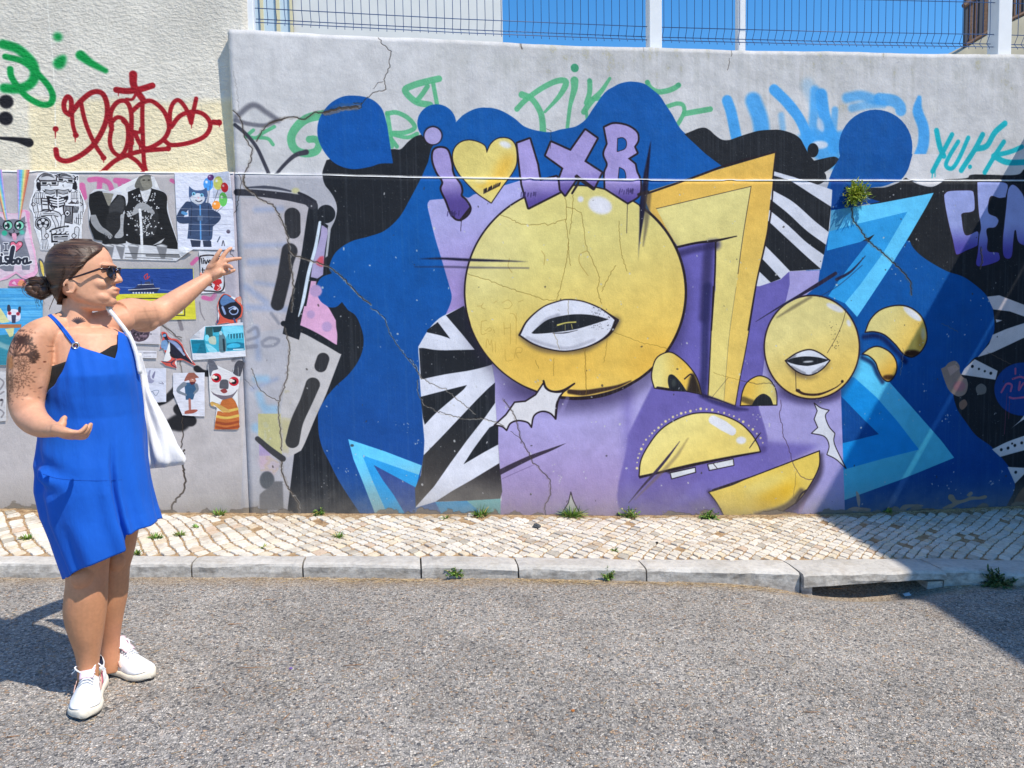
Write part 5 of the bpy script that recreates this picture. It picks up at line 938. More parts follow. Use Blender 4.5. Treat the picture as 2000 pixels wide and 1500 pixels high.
# kerb
kerb = tag(empty('kerb', (0, 0, 0)), kind='structure')
def kerb_stone(x0, x1, parent, name='kerb_stone', zb=None, over=0.0, depth=.17, seed=0, gap=.004):
    n = max(int((x1-x0)/.03), 2); v = []; f = []
    prof = [(0, 0), (.35, .002), (.82, .0), (.95, -.005), (1., -.016), (1.006, -.045), (1.004, -depth), (0, -depth)]
    for i in range(n+1):
        x = x0+gap+(x1-x0-2*gap)*i/n; yb, yf = kb(x), kf(x)-over; e = .004 if i in (0, n) else 0
        for k, (t, dz) in enumerate(prof):
            nn = noise.noise(Vector((x*7+seed, t*3, dz*30)))*.0045+noise.noise(Vector((x*30+seed, t*9, dz*90)))*.0022
            y = yb+(yf-yb)*t+(nn*1.6 if k in (3, 4, 5, 6) else 0); z = sz(x, yf)+dz+.006+(nn if k < 5 else 0)-e
            if zb is not None and k in (6, 7): z = zb
            v.append((x, y, z))
    m_ = len(prof)
    for i in range(n):
        for k in range(m_): f.append((i*m_+k, i*m_+(k+1) % m_, (i+1)*m_+(k+1) % m_, (i+1)*m_+k))
    f.append(tuple(range(m_))[::-1]); f.append(tuple(n*m_+k for k in range(m_)))
    f = [tuple(reversed(q)) for q in f]
    return link(name, mesh(name, v, f), M_KERB, parent)
KX = [-4.3, -3.45, -2.62, at(120, 1100, -.95)[0], at(375, 1100, -.95)[0], at(592, 1100, -.97)[0], at(822, 1100, -1.)[0], at(1012, 1100, -1.08)[0], at(1259, 1105, -1.12)[0], at(1556, 1110, -1.2)[0]]
for k in range(len(KX)-1): kerb_stone(KX[k], KX[k+1], kerb, seed=k*5)
xd0, xd1 = KX[-1], at(1818, 1105, -1.15)[0]
for a, b in ((xd1, xd1+.95), (xd1+.95, xd1+1.9), (xd1+1.9, xd1+2.9)): kerb_stone(a, b, kerb, seed=a*7)
drain = tag(empty('storm_drain', (0, 0, 0)), 'kerb inlet with a thick stone slab over a dark slot in the road edge', 'storm drain')
kerb_stone(xd0, xd1, drain, 'slab', zb=sz((xd0+xd1)/2, -1.2)-.052, over=.03, seed=40)
for a, b in ((xd0+.003, xd0+.062), (xd1-.09, xd1-.003)):
    mb = MB(); z1 = sz(a, -1.2)-.058; mb.box((a, kb(a)-.0, -.34), (b, kf(a)-.012, z1)); bevel(mb.build('side_block', M_KERB, drain), .006)
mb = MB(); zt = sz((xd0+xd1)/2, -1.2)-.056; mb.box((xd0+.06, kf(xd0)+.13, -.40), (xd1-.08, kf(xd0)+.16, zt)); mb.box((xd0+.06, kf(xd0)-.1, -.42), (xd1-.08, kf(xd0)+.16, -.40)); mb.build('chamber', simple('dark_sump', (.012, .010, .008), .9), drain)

# ------------------------------------------------------------------ walls
def sheet(x0, x1, zlo, zhi, yf, nx, nz, amp=.0025, wob=None):
    """front surface with slight unevenness, plus top, back and end faces"""
    v = []; f = []
    for j in range(nz+1):
        for i in range(nx+1):
            x = x0+(x1-x0)*i/nx; a = zlo(x); b = zhi(x); z = a+(b-a)*j/nz
            v.append((x, yf(x, z)+amp*noise.noise(Vector((x*2.6, z*2.6, 4)))+amp*.4*noise.noise(Vector((x*9, z*9, 8))), z))
    w = nx+1
    for j in range(nz):
        for i in range(nx): f.append((j*w+i, j*w+i+1, (j+1)*w+i+1, (j+1)*w+i))
    b0 = len(v)
    for i in range(w): v.append((v[nz*w+i][0], .30, v[nz*w+i][2]+.004))
    for i in range(nx): f.append((nz*w+i, nz*w+i+1, b0+i+1, b0+i))
    b1 = len(v)
    for i in (0, nx):
        for j in (0, nz): v.append((v[j*w+i][0], .30, v[j*w+i][2]))
    f.append((b1, 0, nz*w, b1+1)) if nz == 1 else f.append(tuple([b1]+[j*w for j in range(nz+1)]+[b1+1]))
    f.append(tuple([b1+3]+[j*w+nx for j in range(nz, -1, -1)]+[b1+2])); f.append((b1+2, b1, b1+1, b1+3))
    return v, f
GRV = lambda x: float(np.interp(x, [-4, -.99, -.45, .035, 1.65, 3.06, 4.0, 6], [2.15, 2.148, 2.143, 2.133, 2.126, 2.134, 2.139, 2.15]))
TOP = lambda x: float(np.interp(x, [-1.0, -.85, .37, 1.33, 2.69, 4.16, 6], [2.972, 2.972, 2.951, 2.940, 2.950, 2.970, 2.99]))+.003*math.sin(x*5)+.003*noise.noise(Vector((x*6, 0, 0)))
FOOT = lambda x: gz(x)-.25
mural = tag(empty('mural_wall', (0, 0, 0)), 'low plastered street wall covered by a yellow, blue and lilac mural', 'wall')
v, f = sheet(-.995, 6.0, FOOT, GRV, lambda x, z: 0.0, 230, 70); link('lower_wall', mesh('lower_wall', v, f), M_PLASTER, mural, True)
v, f = sheet(-1.0, 6.0, lambda x: GRV(x)+.0015, TOP, lambda x, z: .013+.004*noise.noise(Vector((x*14, 0, 1))), 230, 30, .002); link('upper_wall', mesh('upper_wall', v, f), M_RENDER, mural, True)
def ledge(x0, x1, parent):
    mb = MB(); n = int((x1-x0)/.03)
    for i in range(n+1):
        x = x0+(x1-x0)*i/n; z = GRV(x); h_ = .0095+.002*noise.noise(Vector((x*5, 3, 0)))
        if noise.noise(Vector((x*7, 9, 0))) > .42: h_ *= .45
        mb.v += [(x, -.0035, z-h_), (x, -.001, z-h_*.35), (x, .0135, z+.004)]
    for i in range(n):
        for k in range(2): mb.f.append((i*3+k, i*3+3+k, i*3+4+k, i*3+1+k)); mb.mi.append(0)
    return mb.build('ledge', M_LEDGE, parent)
M_LEDGE = simple('white_ledge_paint', (.66, .66, .66), .8, .2, .12, 20, .3, 60); ledge(-.99, 6.0, mural)
stuc = tag(empty('stucco_building', (0, 0, 0)), 'beige rough-stuccoed building side with a smooth lower band of posters', 'building')
v, f = sheet(-6.0, -.998, FOOT, lambda x: 2.150+.003*noise.noise(Vector((x*9, 0, 0))), lambda x, z: 0.0, 160, 60); link('lower_wall', mesh('lower_wall', v, f), M_PLASTER, stuc, True)
v, f = sheet(-6.0, -.9, lambda x: 2.1515, lambda x: 7.0, lambda x, z: .052+.04*min(max((z-2.15)/.75, 0), 1), 120, 90, .003); link('upper_wall', mesh('upper_wall', v, f), M_STUCCO, stuc, True)
ledge(-6.0, -1.0, stuc)
mb = MB()                                                                                 # chipped mortar fillet where footway meets wall
for x0 in np.arange(-3, 5.4, .022):
    x1 = x0+.0225; h0 = -.004+.030*max(0, noise.noise(Vector((x0*5, 2, 0)))+.1)+.004*noise.noise(Vector((x0*60, 2, 0))); d0 = .004+.020*max(0, noise.noise(Vector((x0*4, 7, 0)))+.2)+.005*noise.noise(Vector((x0*50, 3, 0)))
    mb.add([(x0, .01, gz(x0)-.03), (x1, .01, gz(x1)-.03), (x1, .001, gz(x1)+h0), (x0, .001, gz(x0)+h0), (x0, -d0, gz(x0)+.002+h0*.25), (x1, -d0, gz(x1)+.002+h0*.25), (x0, -d0-.01, gz(x0)-.03), (x1, -d0-.01, gz(x1)-.03)], [(3, 2, 5, 4), (2, 3, 0, 1), (4, 5, 7, 6), (0, 3, 4, 6), (1, 7, 5, 2)][::1])
mb.build('mortar_fillet', M_JOINT if False else simple('old_mortar', s2l((122, 104, 84)), .95, .1, .25, 30, .8, 90), mural)
yard = MB(); yard.box((-1, .31, 1.2), (40, 60, 2.955)); yard.box((-40, .9, 1.2), (-1.001, 60, 2.95)); tag(yard.build('upper_ground', M_CONC), kind='structure')

# ------------------------------------------------------------------ fence on the wall
fence = tag(empty('mesh_fence', (0, 0, 0)), 'white-posted welded mesh fence standing on top of the wall', 'fence')
def xat(px, Y): return at(px, 40, Y)[0]
for a, b in ((470, 495), (1268.5, 1293), (1950.5, 1977)):
    x0, x1 = xat(a, .10), xat(b, .10); mb = MB(); zt = TOP((x0+x1)/2)
    mb.box((x0, .10, zt-.004), (x1, .10+(x1-x0), 5.0)); bevel(mb.build('post', M_WHITE, fence), .004)
    mb = MB(); mb.box((x0-.035, .07, zt-.003), (x1+.035, .10+(x1-x0)+.02, zt+.006)); bevel(mb.build('base_plate', M_WHITE, fence), .002)
mb = MB(); mb.box((-.992, .13, TOP(-.99)-.01), (-.975, .16, 5.0)); mb.build('post', M_WHITE, fence)
mb = MB(); x0 = xat(1441, .34); mb.box((x0, .34, 2.94), (xat(1457, .34), .385, 5.0)); bevel(mb.build('post', M_WHITE, fence), .003)
def panel(x0, x1):
    mb = MB(); Y = .135; zz = lambda x: TOP(x)-2.945
    hz = [(3.030, 0), (3.060, .030), (3.112, 0), (3.322, 0), (3.362, .030), (3.412, 0), (3.66, 0), (3.96, 0), (4.26, 0)]
    hz = [(3.036, .002), (3.066, .030), (3.118, .0), (3.330, 0), (3.62, 0)]
    for z, d in hz: mb.tube([(x0, Y+d, z+zz(x0)), ((x0+x1)/2, Y+d+.001, z+zz((x0+x1)/2)-.001), (x1, Y+d, z+zz(x1))], .0026, 6)
    n = int((x1-x0)/.052)
    for i in range(n+1):
        x = x0+(x1-x0)*(i+.4)/(n+1); k = zz(x); mb.tube([(x, Y, 3.024+k), (x, Y+.002, 3.036+k), (x+random.gauss(0, .0008), Y+.030, 3.066+k), (x, Y, 3.118+k), (x+random.gauss(0, .001), Y, 3.330+k), (x, Y, 4.2)], .0022, 5)
    mb.build('wire_panel', M_WIRE, fence, True)
for a, b in ((-.975, xat(470, .10)), (xat(495, .10)+.004, xat(1268.5, .10)-.004), (xat(1293, .10)+.004, xat(1950.5, .10)-.004), (xat(1977, .10)+.004, 5.6)): panel(a, b)

# ------------------------------------------------------------------ beyond the fence
M_BW = simple('white_render', (.62, .62, .60), .85, .2, .04, 3, .2, 30)
wb = tag(empty('white_building', (0, 0, 0)), 'tall white building behind the fence, its corner against the sky', 'building')
xe = at(981.5, 40, 8)[0]; mb = MB(); mb.box((-14, 8, 2.9), (xe, 16, 15)); mb.build('wall', M_BW, wb)
xa, xb = at(486, 20, 7.96)[0], at(572, 20, 7.96)[0]; wnd = MB()
for a, b in ((0, .07), (.26, .33), (.62, .70), (.93, 1.0)): wnd.box((xa+(xb-xa)*a, 7.93, 3.2), (xa+(xb-xa)*b, 7.999, 9.5))
wf = wnd.build('window', simple('cream_frame', (.62, .55, .34), .5, .4), wb); mb = MB(); mb.box((xa, 7.965, 3.2), (xb, 7.997, 9.5)); mb.build('pane', simple('pale_blind', (.5, .6, .66), .15, .6), wf)
st = tag(empty('stair_balcony', (0, 0, 0)), 'concrete stair slab with rusty railings, top right behind the fence', 'balcony')
P3 = lambda px, py, Y: at(px, py, Y)
mb = MB(); out_ = [P3(1862, 112, 10), P3(1886, 93, 10), P3(1950, 55, 10), P3(2060, 2, 10), P3(2160, -40, 10), P3(2160, 240, 10), P3(1862, 240, 10)]
mb.add([tuple(p) for p in out_]+[(p[0], 12.5, p[2]) for p in out_], [tuple(range(7))[::-1] if False else tuple(range(7)), tuple(range(13, 6, -1))]+[(i, (i+1) % 7, 7+(i+1) % 7, 7+i) for i in range(7)]); mb.build('slab', simple('beige_render', (.42, .38, .29), .9, .2, .12, 3), st)
rail = simple('rusty_paint', (.12, .065, .04), .7, .3, .35, 30)
for i in range(22):
    px = 1885+i*9.5; yb_ = float(np.interp(px, [1862, 1886, 1950, 2060, 2160], [112, 93, 55, 2, -40])); a = P3(px, yb_+4, 10.05); w_ = .028+.02*random.random()
    mb = MB(); mb.box((a[0]-w_, 10.02, a[2]), (a[0]+w_*.6, 10.08, a[2]+1.05)); mb.build('baluster', rail if i % 3 else simple('dark_rail', (.05, .05, .06), .6), st)
mb = MB(); a, b, c = P3(1882, 12, 10), P3(1950, -40, 10), P3(2080, -110, 10); mb.tube([a, b, c], .05, 8); mb.tube([P3(1886, 88, 10), P3(1950, 50, 10), P3(2060, -4, 10)], .035, 8); mb.build('handrail', rail, st)
# --- the house at the right, out of frame, that shades this end of the street
P1_, P2_, G_ = at(2000, 274, 0), at(1590, 1003, 0), np.array([2.325, -2.215, -.138])
E_pts = [P1_+.06*SUN+(P1_-P2_)*.45, P1_+.06*SUN, P2_+2.2*SUN, G_+3.0*SUN, G_+3.0*SUN+np.array([.25, -4.5, .25])]
def strip(name, o0, o1, thick, mat, parent, down=False):
    v = []; f = []; n = len(E_pts)
    for p in E_pts:
        for dx, dz in ((o0, 0), (o1, 0)): v.append((p[0]+dx, min(p[1], -.02), p[2]+dz))
    for p in E_pts:
        for dx in (o0, o1): v.append((p[0]+dx, min(p[1], -.02), (-.4 if down else p[2]-thick)))
    N = 2*n
    for i in range(n-1):
        a = 2*i; f += [(a, a+1, a+3, a+2), (N+a+2, N+a+3, N+a+1, N+a), (a, a+2, N+a+2, N+a), (a+1, N+a+1, N+a+3, a+3)]
    f += [(0, N, N+1, 1), (2*n-2, 2*n-1, N+2*n-1, N+2*n-2)]
    return link(name, mesh(name, v, f), mat, parent)
hs = tag(empty('corner_house', (0, 0, 0)), 'house at the right end of the street with added boards that shape its shade', 'building')
_all = E_pts; strip('wall', .545, 6.0, 0, M_BW, hs, True); E_pts = _all[:3]; strip('shade_board', 0, .518, .02, M_WHITE, hs); E_pts = _all[2:]; strip('shade_board', 0, .56, .02, M_WHITE, hs)  # boards added to shape the shade, their gap letting a streak of sun through
for p in _all[1:4]:
    mb = MB(); mb.box((p[0]+.05, p[1]-.03, p[2]-.06), (p[0]+.6, p[1]+.03, p[2]-.022)); mb.build('shade_board_bracket', M_WHITE, hs)  # brackets carrying the added boards, unseen

# ------------------------------------------------------------------ pasted paper
for k, (name, label, cat, out, curl, lift) in enumerate(PAPERS):
    P = [(float(a[0]), float(a[1])) for a in out]; bm = bmesh.new(); d = .0016+.0004*k
    vs = [bm.verts.new((x, -d, z)) for x, z in P]; fc = bm.faces.new(vs); 
    bmesh.ops.triangulate(bm, faces=[fc]); bmesh.ops.subdivide_edges(bm, edges=[e for e in bm.edges if e.calc_length() > .07], cuts=2, use_grid_fill=False); bmesh.ops.triangulate(bm, faces=bm.faces[:])
    zs = [p[1] for p in P]; xs_ = [p[0] for p in P]
    for q in bm.verts:
        if q.is_boundary: q.co.x += .0022*noise.noise(Vector((q.co.x*60, q.co.z*60, k))); q.co.z += .0022*noise.noise(Vector((q.co.x*60+7, q.co.z*60, k)))
        q.co.y -= .0012*(noise.noise(Vector((q.co.x*14, q.co.z*14, k)))+.7)
        if curl:
            tr = max(0, (q.co.x-(max(xs_)-.09))/.09)*max(0, (q.co.z-(max(zs)-.07))/.07) if 'balloons' in label else (max(0, ((min(xs_)+.09)-q.co.x)/.09)*max(0, (q.co.z-(max(zs)-.09))/.09) if 'teal' in label else max(0, (q.co.x-(max(xs_)-.07))/.07)*max(0, ((min(zs)+.08)-q.co.z)/.08))
            q.co.y -= .05*tr
    bm.normal_update(); me = bpy.data.meshes.new(name)
    if sum(f_.normal.y for f_ in bm.faces) > 0: bmesh.ops.reverse_faces(bm, faces=bm.faces[:])
    bm.to_mesh(me); bm.free(); o = link(name, me, [M_PAPER, M_PBACK]); sd = o.modifiers.new('thickness', 'SOLIDIFY'); sd.thickness = .0008; sd.offset = -1; sd.material_offset = 1
    tag(o, label, cat, 'pasted paper on the lower wall')
# ------------------------------------------------------------------ weeds, litter
def leafmat(name, a, b, c=None):
    t = NT(name, .55, .3); i = t.n('ShaderNodeAttribute'); i.attribute_name = 'tone'
    t.col(t.ramp(i.outputs['Fac'], [(0, s2l(a)), (.7, s2l(b)), (1, s2l(c or (196, 170, 110)))])); t.b.inputs['Subsurface Weight'].default_value = 0
    return t.m
M_GRASS = leafmat('grass_blade', (70, 112, 40), (130, 168, 74)); M_BUSH = leafmat('bush_leaf', (96, 128, 34), (186, 200, 74), (232, 226, 120)); M_DARKW = leafmat('dark_weed_leaf', (44, 70, 44), (84, 112, 70), (120, 130, 80))
M_STEM = simple('dry_stem', s2l((150, 128, 84)), .8)
def blade(mb, tn, p, d, L, w, droop, rn, bend=0):
    """tapered folded blade growing from p along d"""
    p = Vector(p); d = Vector(d).normalized(); side = d.cross(Vector((rn.gauss(0, .3), rn.gauss(0, .3), 1))); side = side.normalized() if side.length > 1e-3 else Vector((1, 0, 0))
    b = len(mb.v); n = 4; q = p.copy(); t_ = rn.random()
    for k in range(n+1):
        s_ = k/n; ww = w*(1-s_)**.7*(.6+.8*min(s_*3, 1)); mb.v.append(tuple(q-side*ww)); mb.v.append(tuple(q+side*ww)); q = q+d*(L/n); d = (d+Vector((0, 0, -droop))+side*bend).normalized()
    for k in range(n): mb.f.append((b+2*k, b+2*k+1, b+2*k+3, b+2*k+2)); mb.mi.append(0); tn.append(t_)
def tuft(name, label, cat, p, n, L, spread, mat, seed, up=.9, w=.0032, droop=.18, wall=False, group=None):
    rn = random.Random(seed); root = tag(empty(name, tuple(map(float, p))), label, cat, group); mb = MB(); tn = []
    for k in range(n):
        a = rn.uniform(0, 2*math.pi); r_ = rn.random()**.5*spread; o = Vector(p)+Vector((math.cos(a)*r_, math.sin(a)*r_*.5, 0))
        d = Vector((math.cos(a)*rn.uniform(.1, 1)*1.1, math.sin(a)*rn.uniform(.1, .9)-.25, up*rn.uniform(.3, 1.2)))
        if wall: d = Vector((rn.gauss(0, .7), -abs(rn.gauss(.6, .4)), rn.gauss(.25, .75)))
        blade(mb, tn, o, d, L*rn.uniform(.45, 1.1), w*rn.uniform(.6, 1.4), droop*rn.uniform(.3, 1.6), rn)
    me = mb.mesh('blades'); tone_attr(me, tn); tag(link('blades', me, mat, root), kind='stuff')
    st_ = MB()
    for k in range(max(n//18, 2)):
        a = rn.uniform(0, 6.28); d = Vector((math.cos(a)*.8, math.sin(a)*.4-.3, .5)); st_.tube([Vector(p), Vector(p)+d*L*.4, Vector(p)+d*L*.9+Vector((0, 0, -L*.2))], [.0012, .0009, .0005], 5)
    st_.build('stems', M_STEM, root); return root
def leafy(name, label, cat, p, n, L, lw, mat, seed, radius, flat=.6, group=None, wall=False):
    """branching leafy weed: stems carrying many small leaves"""
    rn = random.Random(seed); root = tag(empty(name, tuple(map(float, p))), label, cat, group); mb = MB(); tn = []; sm = MB()
    for k in range(n):
        d = Vector((rn.gauss(0, 1), rn.gauss(-.35, .55) if not wall else -abs(rn.gauss(.5, .35)), abs(rn.gauss(flat, .5)) if not wall else rn.gauss(.12, .8))).normalized(); P_ = [Vector(p)]; q = Vector(p); R_ = radius*rn.uniform(.4, 1.05)
        for s_ in range(5): q = q+d*R_/5; d = (d+Vector((rn.gauss(0, .16), rn.gauss(0, .1), rn.gauss(.05 if wall else -.02, .14)))).normalized(); P_.append(q.copy())
        sm.tube(P_, [.0012, .001, .0009, .0008, .0006, .0004], 4)
        for s_ in range(1, 6):
            for _ in range(rn.randint(2, 4)):
                o = P_[s_].lerp(P_[s_-1], rn.random()); dd = (d+Vector((rn.gauss(0, .8), rn.gauss(-.1, .6), rn.gauss(.2, .6)))).normalized(); blade(mb, tn, o, dd, L*rn.uniform(.6, 1.2), lw*rn.uniform(.7, 1.3), .12, rn)
    me = mb.mesh('leaves'); tone_attr(me, tn); tag(link('leaves', me, mat, root), kind='stuff'); sm.build('stems', M_STEM, root); return root
p_ = at(1668, 385, 0); leafy('wall_plant', 'bright green bushy plant growing out of the wall crack beside the zebra stripes', 'plant', (p_[0], -.004, p_[2]+.01), 74, .034, .0040, M_BUSH, 3, .105, wall=True)
def gp(px, py):
    d = ray(px, py); lo, hi = 1.5, 9.0
    for _ in range(40):
        m_ = (lo+hi)/2; q = CAM+d*m_
        y = q[1]; g = sz(q[0], y) if y > kf(q[0]) else roadz(q[0], y)
        if q[2] > g: lo = m_
        else: hi = m_
    q = CAM+d*lo; return q
GW = 'weeds along the foot of the wall and kerb'
for px, py, kind, n, L, sp, lab in ((937, 1004, 0, 70, .075, .05, 'green grass tuft at the wall foot below the teal corner of the zebra arrow'), (1118, 1008, 0, 120, .085, .07, 'largest grass tuft, below the small grey spike painted on the wall'), (1230, 1010, 1, 26, .016, .075, 'leafy green weed at the wall foot left of the big yellow lower lip'),
    (1385, 1012, 1, 22, .018, .07, 'bluish weed hugging the wall under the yellow lower lip'), (1730, 1000, 1, 16, .014, .04, 'small weed lit by the streak of sun in the shade'), (626, 1003, 1, 16, .014, .04, 'small leafy weed below the grey painted letters'), (428, 1006, 0, 46, .05, .03, 'grass tuft with a pale dry stalk below the poster wall'),
    (870, 1012, 0, 18, .035, .02, 'tiny grass sprout among the setts near the light blue arrow foot'), (660, 1048, 0, 44, .04, .035, 'low weed in the sett joints in front of the dark painted corner'), (265, 1082, 0, 50, .035, .04, 'green weed at the kerb beside the knee'),
    (52, 1052, 0, 50, .034, .04, 'weed patch in the setts left of the blue outfit'), (306, 1050, 0, 50, .034, .04, 'weed patch in the setts just right of the blue hem'), (352, 1045, 0, 40, .032, .035, 'weed patch a hand right of the patch by the blue hem'), (889, 1122, 1, 16, .013, .045, 'weed in the gutter under the kerb joint'),
    (1187, 1128, 1, 16, .013, .045, 'reddish-green weed in the gutter left of the middle'), (1942, 1140, 2, 46, .020, .085, 'dark leafy bush growing at the kerb in the shade'), (1200, 1076, 0, 12, .03, .012, 'tiny sprout near the kerb among the setts'), (384, 1030, 0, 20, .03, .02, 'small sprout in the setts below the poster wall'), (515, 1070, 0, 18, .025, .03, 'thin sprout in the setts near the second kerb joint')):
    q = gp(px, py)
    if kind == 0: tuft('weed', lab, 'weed', (q[0], min(q[1], -.02), q[2]-.003), int(n*1.3), L*1.12, sp*.58, M_GRASS, px, group=GW)
    else: leafy('weed', lab, 'weed', (q[0], min(q[1], -.02), q[2]-.003), int(n*1.3), L*1.2, L*.27, M_DARKW if kind == 2 else M_GRASS, px, sp*1.15, flat=.5, group=GW)
# dry straw: heaps of it in the gutter and at the wall, needles scattered over the road
M_STRAW = leafmat('dry_straw', (122, 96, 64), (182, 154, 112), (206, 186, 150)); rn = random.Random(4)
def straws(name, n, where, L0, L1, parent=None):
    mb = MB(); tn = []
    for _ in range(n):
        x, y, z = where(); a = rn.uniform(-1, 1)*1.1+(math.pi if rn.random() < .5 else 0); L = rn.uniform(L0, L1); w = rn.uniform(.0005, .0011); dx, dy = math.cos(a)*L/2, math.sin(a)*L/2; k = rn.gauss(0, .12)
        P_ = [(x-dx, y-dy), (x-dy*k, y+dx*k), (x+dx, y+dy)]; b = len(mb.v); nx_, ny_ = -math.sin(a)*w, math.cos(a)*w
        for i, (X, Y) in enumerate(P_):
            Z = (sz(X, Y)+.003 if y > kf(x) else roadz(X, Y)+.003)+rn.random()*.004; mb.v += [(X-nx_, Y-ny_, Z), (X, Y, Z+w*1.4), (X+nx_, Y+ny_, Z)]
        for i in range(2): mb.f += [(b+3*i, b+3*i+3, b+3*i+4, b+3*i+1), (b+3*i+1, b+3*i+4, b+3*i+5, b+3*i+2)]; mb.mi += [0, 0]; t_ = rn.random(); tn += [t_, t_]
    me = mb.mesh(name); tone_attr(me, tn); o = link(name, me, M_STRAW); return tag(o, kind='stuff')
def w_gut():
    x = rn.choice([rn.uniform(-2.5, 4), rn.gauss(1.5, .35), rn.gauss(-.2, .3), rn.gauss(.7, .12), rn.gauss(3.4, .3)]); x_ = x if not (xd0+.03 < x < xd1-.05) else x-1.2; return x_, kf(x_)-.014-abs(rn.gauss(0, .03)), 0
tag(straws('straw_litter', 1200, w_gut, .01, .05), 'dry straw litter gathered in the gutter below the kerb', 'litter')
def w_wall():
    x = rn.choice([rn.uniform(-2.5, 4.3), rn.gauss(2.2, .5), rn.gauss(3.9, .35)]); return x, -.03-abs(rn.gauss(0, .035)), 0
tag(straws('straw_litter', 2200, w_wall, .01, .04), 'dry straw litter along the foot of the wall', 'litter')
def w_walk():
    x = rn.uniform(-2.5, 4.3); return x, rn.uniform(kb(x)+.03, -.03), 0
tag(straws('straw_litter', 500, w_walk, .008, .03), 'dry straw bits scattered over the pale setts', 'litter')
def w_road(): return rn.uniform(-2.4, 4), rn.uniform(-3.9, -1.3), 0
tag(straws('pine_needles', 620, w_road, .008, .045), 'brown pine needles scattered over the asphalt', 'litter')
for i, (px, py, L, a) in enumerate(((490, 1305, .10, -.1), (690, 1300, .07, 0), (525, 1172, .05, .1), (360, 1290, .05, -.9), (440, 1350, .05, -1.), (385, 1345, .04, .1), (820, 1520, .05, 1), (1585, 1392, .06, -.15), (460, 1220, .06, .05), (65, 1220, .06, -1.2), (25, 1440, .04, .2), (1290, 1160, .05, .3), (560, 1400, .05, 1.2), (1340, 1380, .03, .7), (1640, 1150, .10, -.05), (1460, 1180, .05, .2))):
    q = gp(px, py); mb = MB(); dx, dy = math.cos(a)*L/2, math.sin(a)*L/2; mb.tube([(q[0]-dx, q[1]-dy, q[2]+.003), (q[0]+dy*.1, q[1]-dx*.1, q[2]+.004), (q[0]+dx, q[1]+dy, q[2]+.003)], [.0008, .0013, .0006], 5)
    lab = ['long reddish twig lying on the asphalt right of the white shoes', 'brown twig on the asphalt between the shoes and the middle', 'short stalk on the asphalt near the straight kerb', 'curved stalk just right of the rear shoe toe', 'slanting straw right of the front shoe', 'short straw beside the rear shoe sole', 'slanting straw near the lower photo edge', 'yellow-brown straw at the lower right of the road',
           'thin pale stalk on the asphalt above the rear shoe height', 'bent straw inside the figure shadow on the road', 'short stalk at the lower left photo corner', 'tiny stalk near the gutter in the middle', 'steep straw left of the middle on the road', 'small fallen straw near the orange butt', 'pale straw lying in front of the drain slot', 'short straw left of the drain on the road'][i]
    tag(mb.build('twig', simple('twig_bark', s2l((158, 112, 70)), .8) if i == 0 else bpy.data.materials['twig_bark'], smooth=True), lab, 'twig', 'twigs and straws lying on the road')
def pebble(name, label, cat, px, py, r_, col, sq=.6, seed=0):
    q = gp(px, py); bm = bmesh.new(); bmesh.ops.create_icosphere(bm, subdivisions=3, radius=r_)
    for v in bm.verts:
        n_ = noise.noise(v.co*(1.1/r_)+Vector((seed, 0, 0)))*.45+noise.noise(v.co*(3/r_))*.12; v.co *= 1+n_; v.co.z *= sq
    me = bpy.data.meshes.new(name); bm.to_mesh(me); bm.free(); o = link(name, me, simple(name+'_surface', col, .85, .2, .25, 60, .6, 150)); o.location = (q[0], q[1], q[2]+r_*sq*.6); return tag(o, label, cat)
pebble('stone', 'dark grey stone lying on the pale setts near the wall', 'stone', 1048, 1030, .024, (.09, .095, .10), .65, 2)
pebble('pebble', 'small dark pebble on the setts right of the middle', 'pebble', 1283, 1061, .009, (.06, .055, .05), .6, 5)
pebble('plaster_lump', 'pale broken plaster lump at the wall foot beside a grass tuft', 'rubble', 918, 1008, .022, (.42, .37, .32), .55, 9)
pebble('orange_butt', 'small orange scrap on the asphalt near the lower middle', 'litter', 1119, 1389, .006, (.45, .16, .04), .6, 4)
pebble('petal', 'small purple petal on the asphalt', 'litter', 568, 1306, .006, (.16, .10, .30), .5, 8)
q = gp(1771, 1163); mb = MB(); mb.add([(q[0]-.018, q[1]-.01, q[2]+.002), (q[0]+.018, q[1]-.012, q[2]+.004), (q[0]+.02, q[1]+.012, q[2]+.012), (q[0]-.015, q[1]+.012, q[2]+.006)], [(0, 1, 2, 3)]); o = mb.build('paper_scrap', M_PBACK); sd = o.modifiers.new('thickness', 'SOLIDIFY'); sd.thickness = .001
tag(o, 'white paper scrap in front of the drain slot', 'litter')
# ------------------------------------------------------------------ the person
from mathutils.bvhtree import BVHTree
CY = -2.18
def V3(a): return Vector(tuple(map(float, a)))
def J(px, py, y): return V3(at(px, py, y))
def ellipsoid(mb, c, ax, nu=20, nv=12):
    """ax: three half-axis vectors"""
    c = Vector(c); A, B, Cc = [Vector(a) for a in ax]; v = [c+Cc]; f = []
    for j in range(1, nv):
        t = math.pi*j/nv
        for i in range(nu): p = 2*math.pi*i/nu; v.append(c+A*(math.sin(t)*math.cos(p))+B*(math.sin(t)*math.sin(p))+Cc*math.cos(t))
    v.append(c-Cc); n = len(v)-1
    for i in range(nu): f.append((0, 1+i, 1+(i+1) % nu)); f.append((n, n-nu+(i+1) % nu, n-nu+i))
    for j in range(nv-2):
        for i in range(nu): a = 1+j*nu; f.append((a+i, a+nu+i, a+nu+(i+1) % nu, a+(i+1) % nu))
    mb.add(v, f)
TOC = Vector((.36, -.933, 0))                              # level direction towards the viewer side
ACR = Vector((.933, .36, 0))
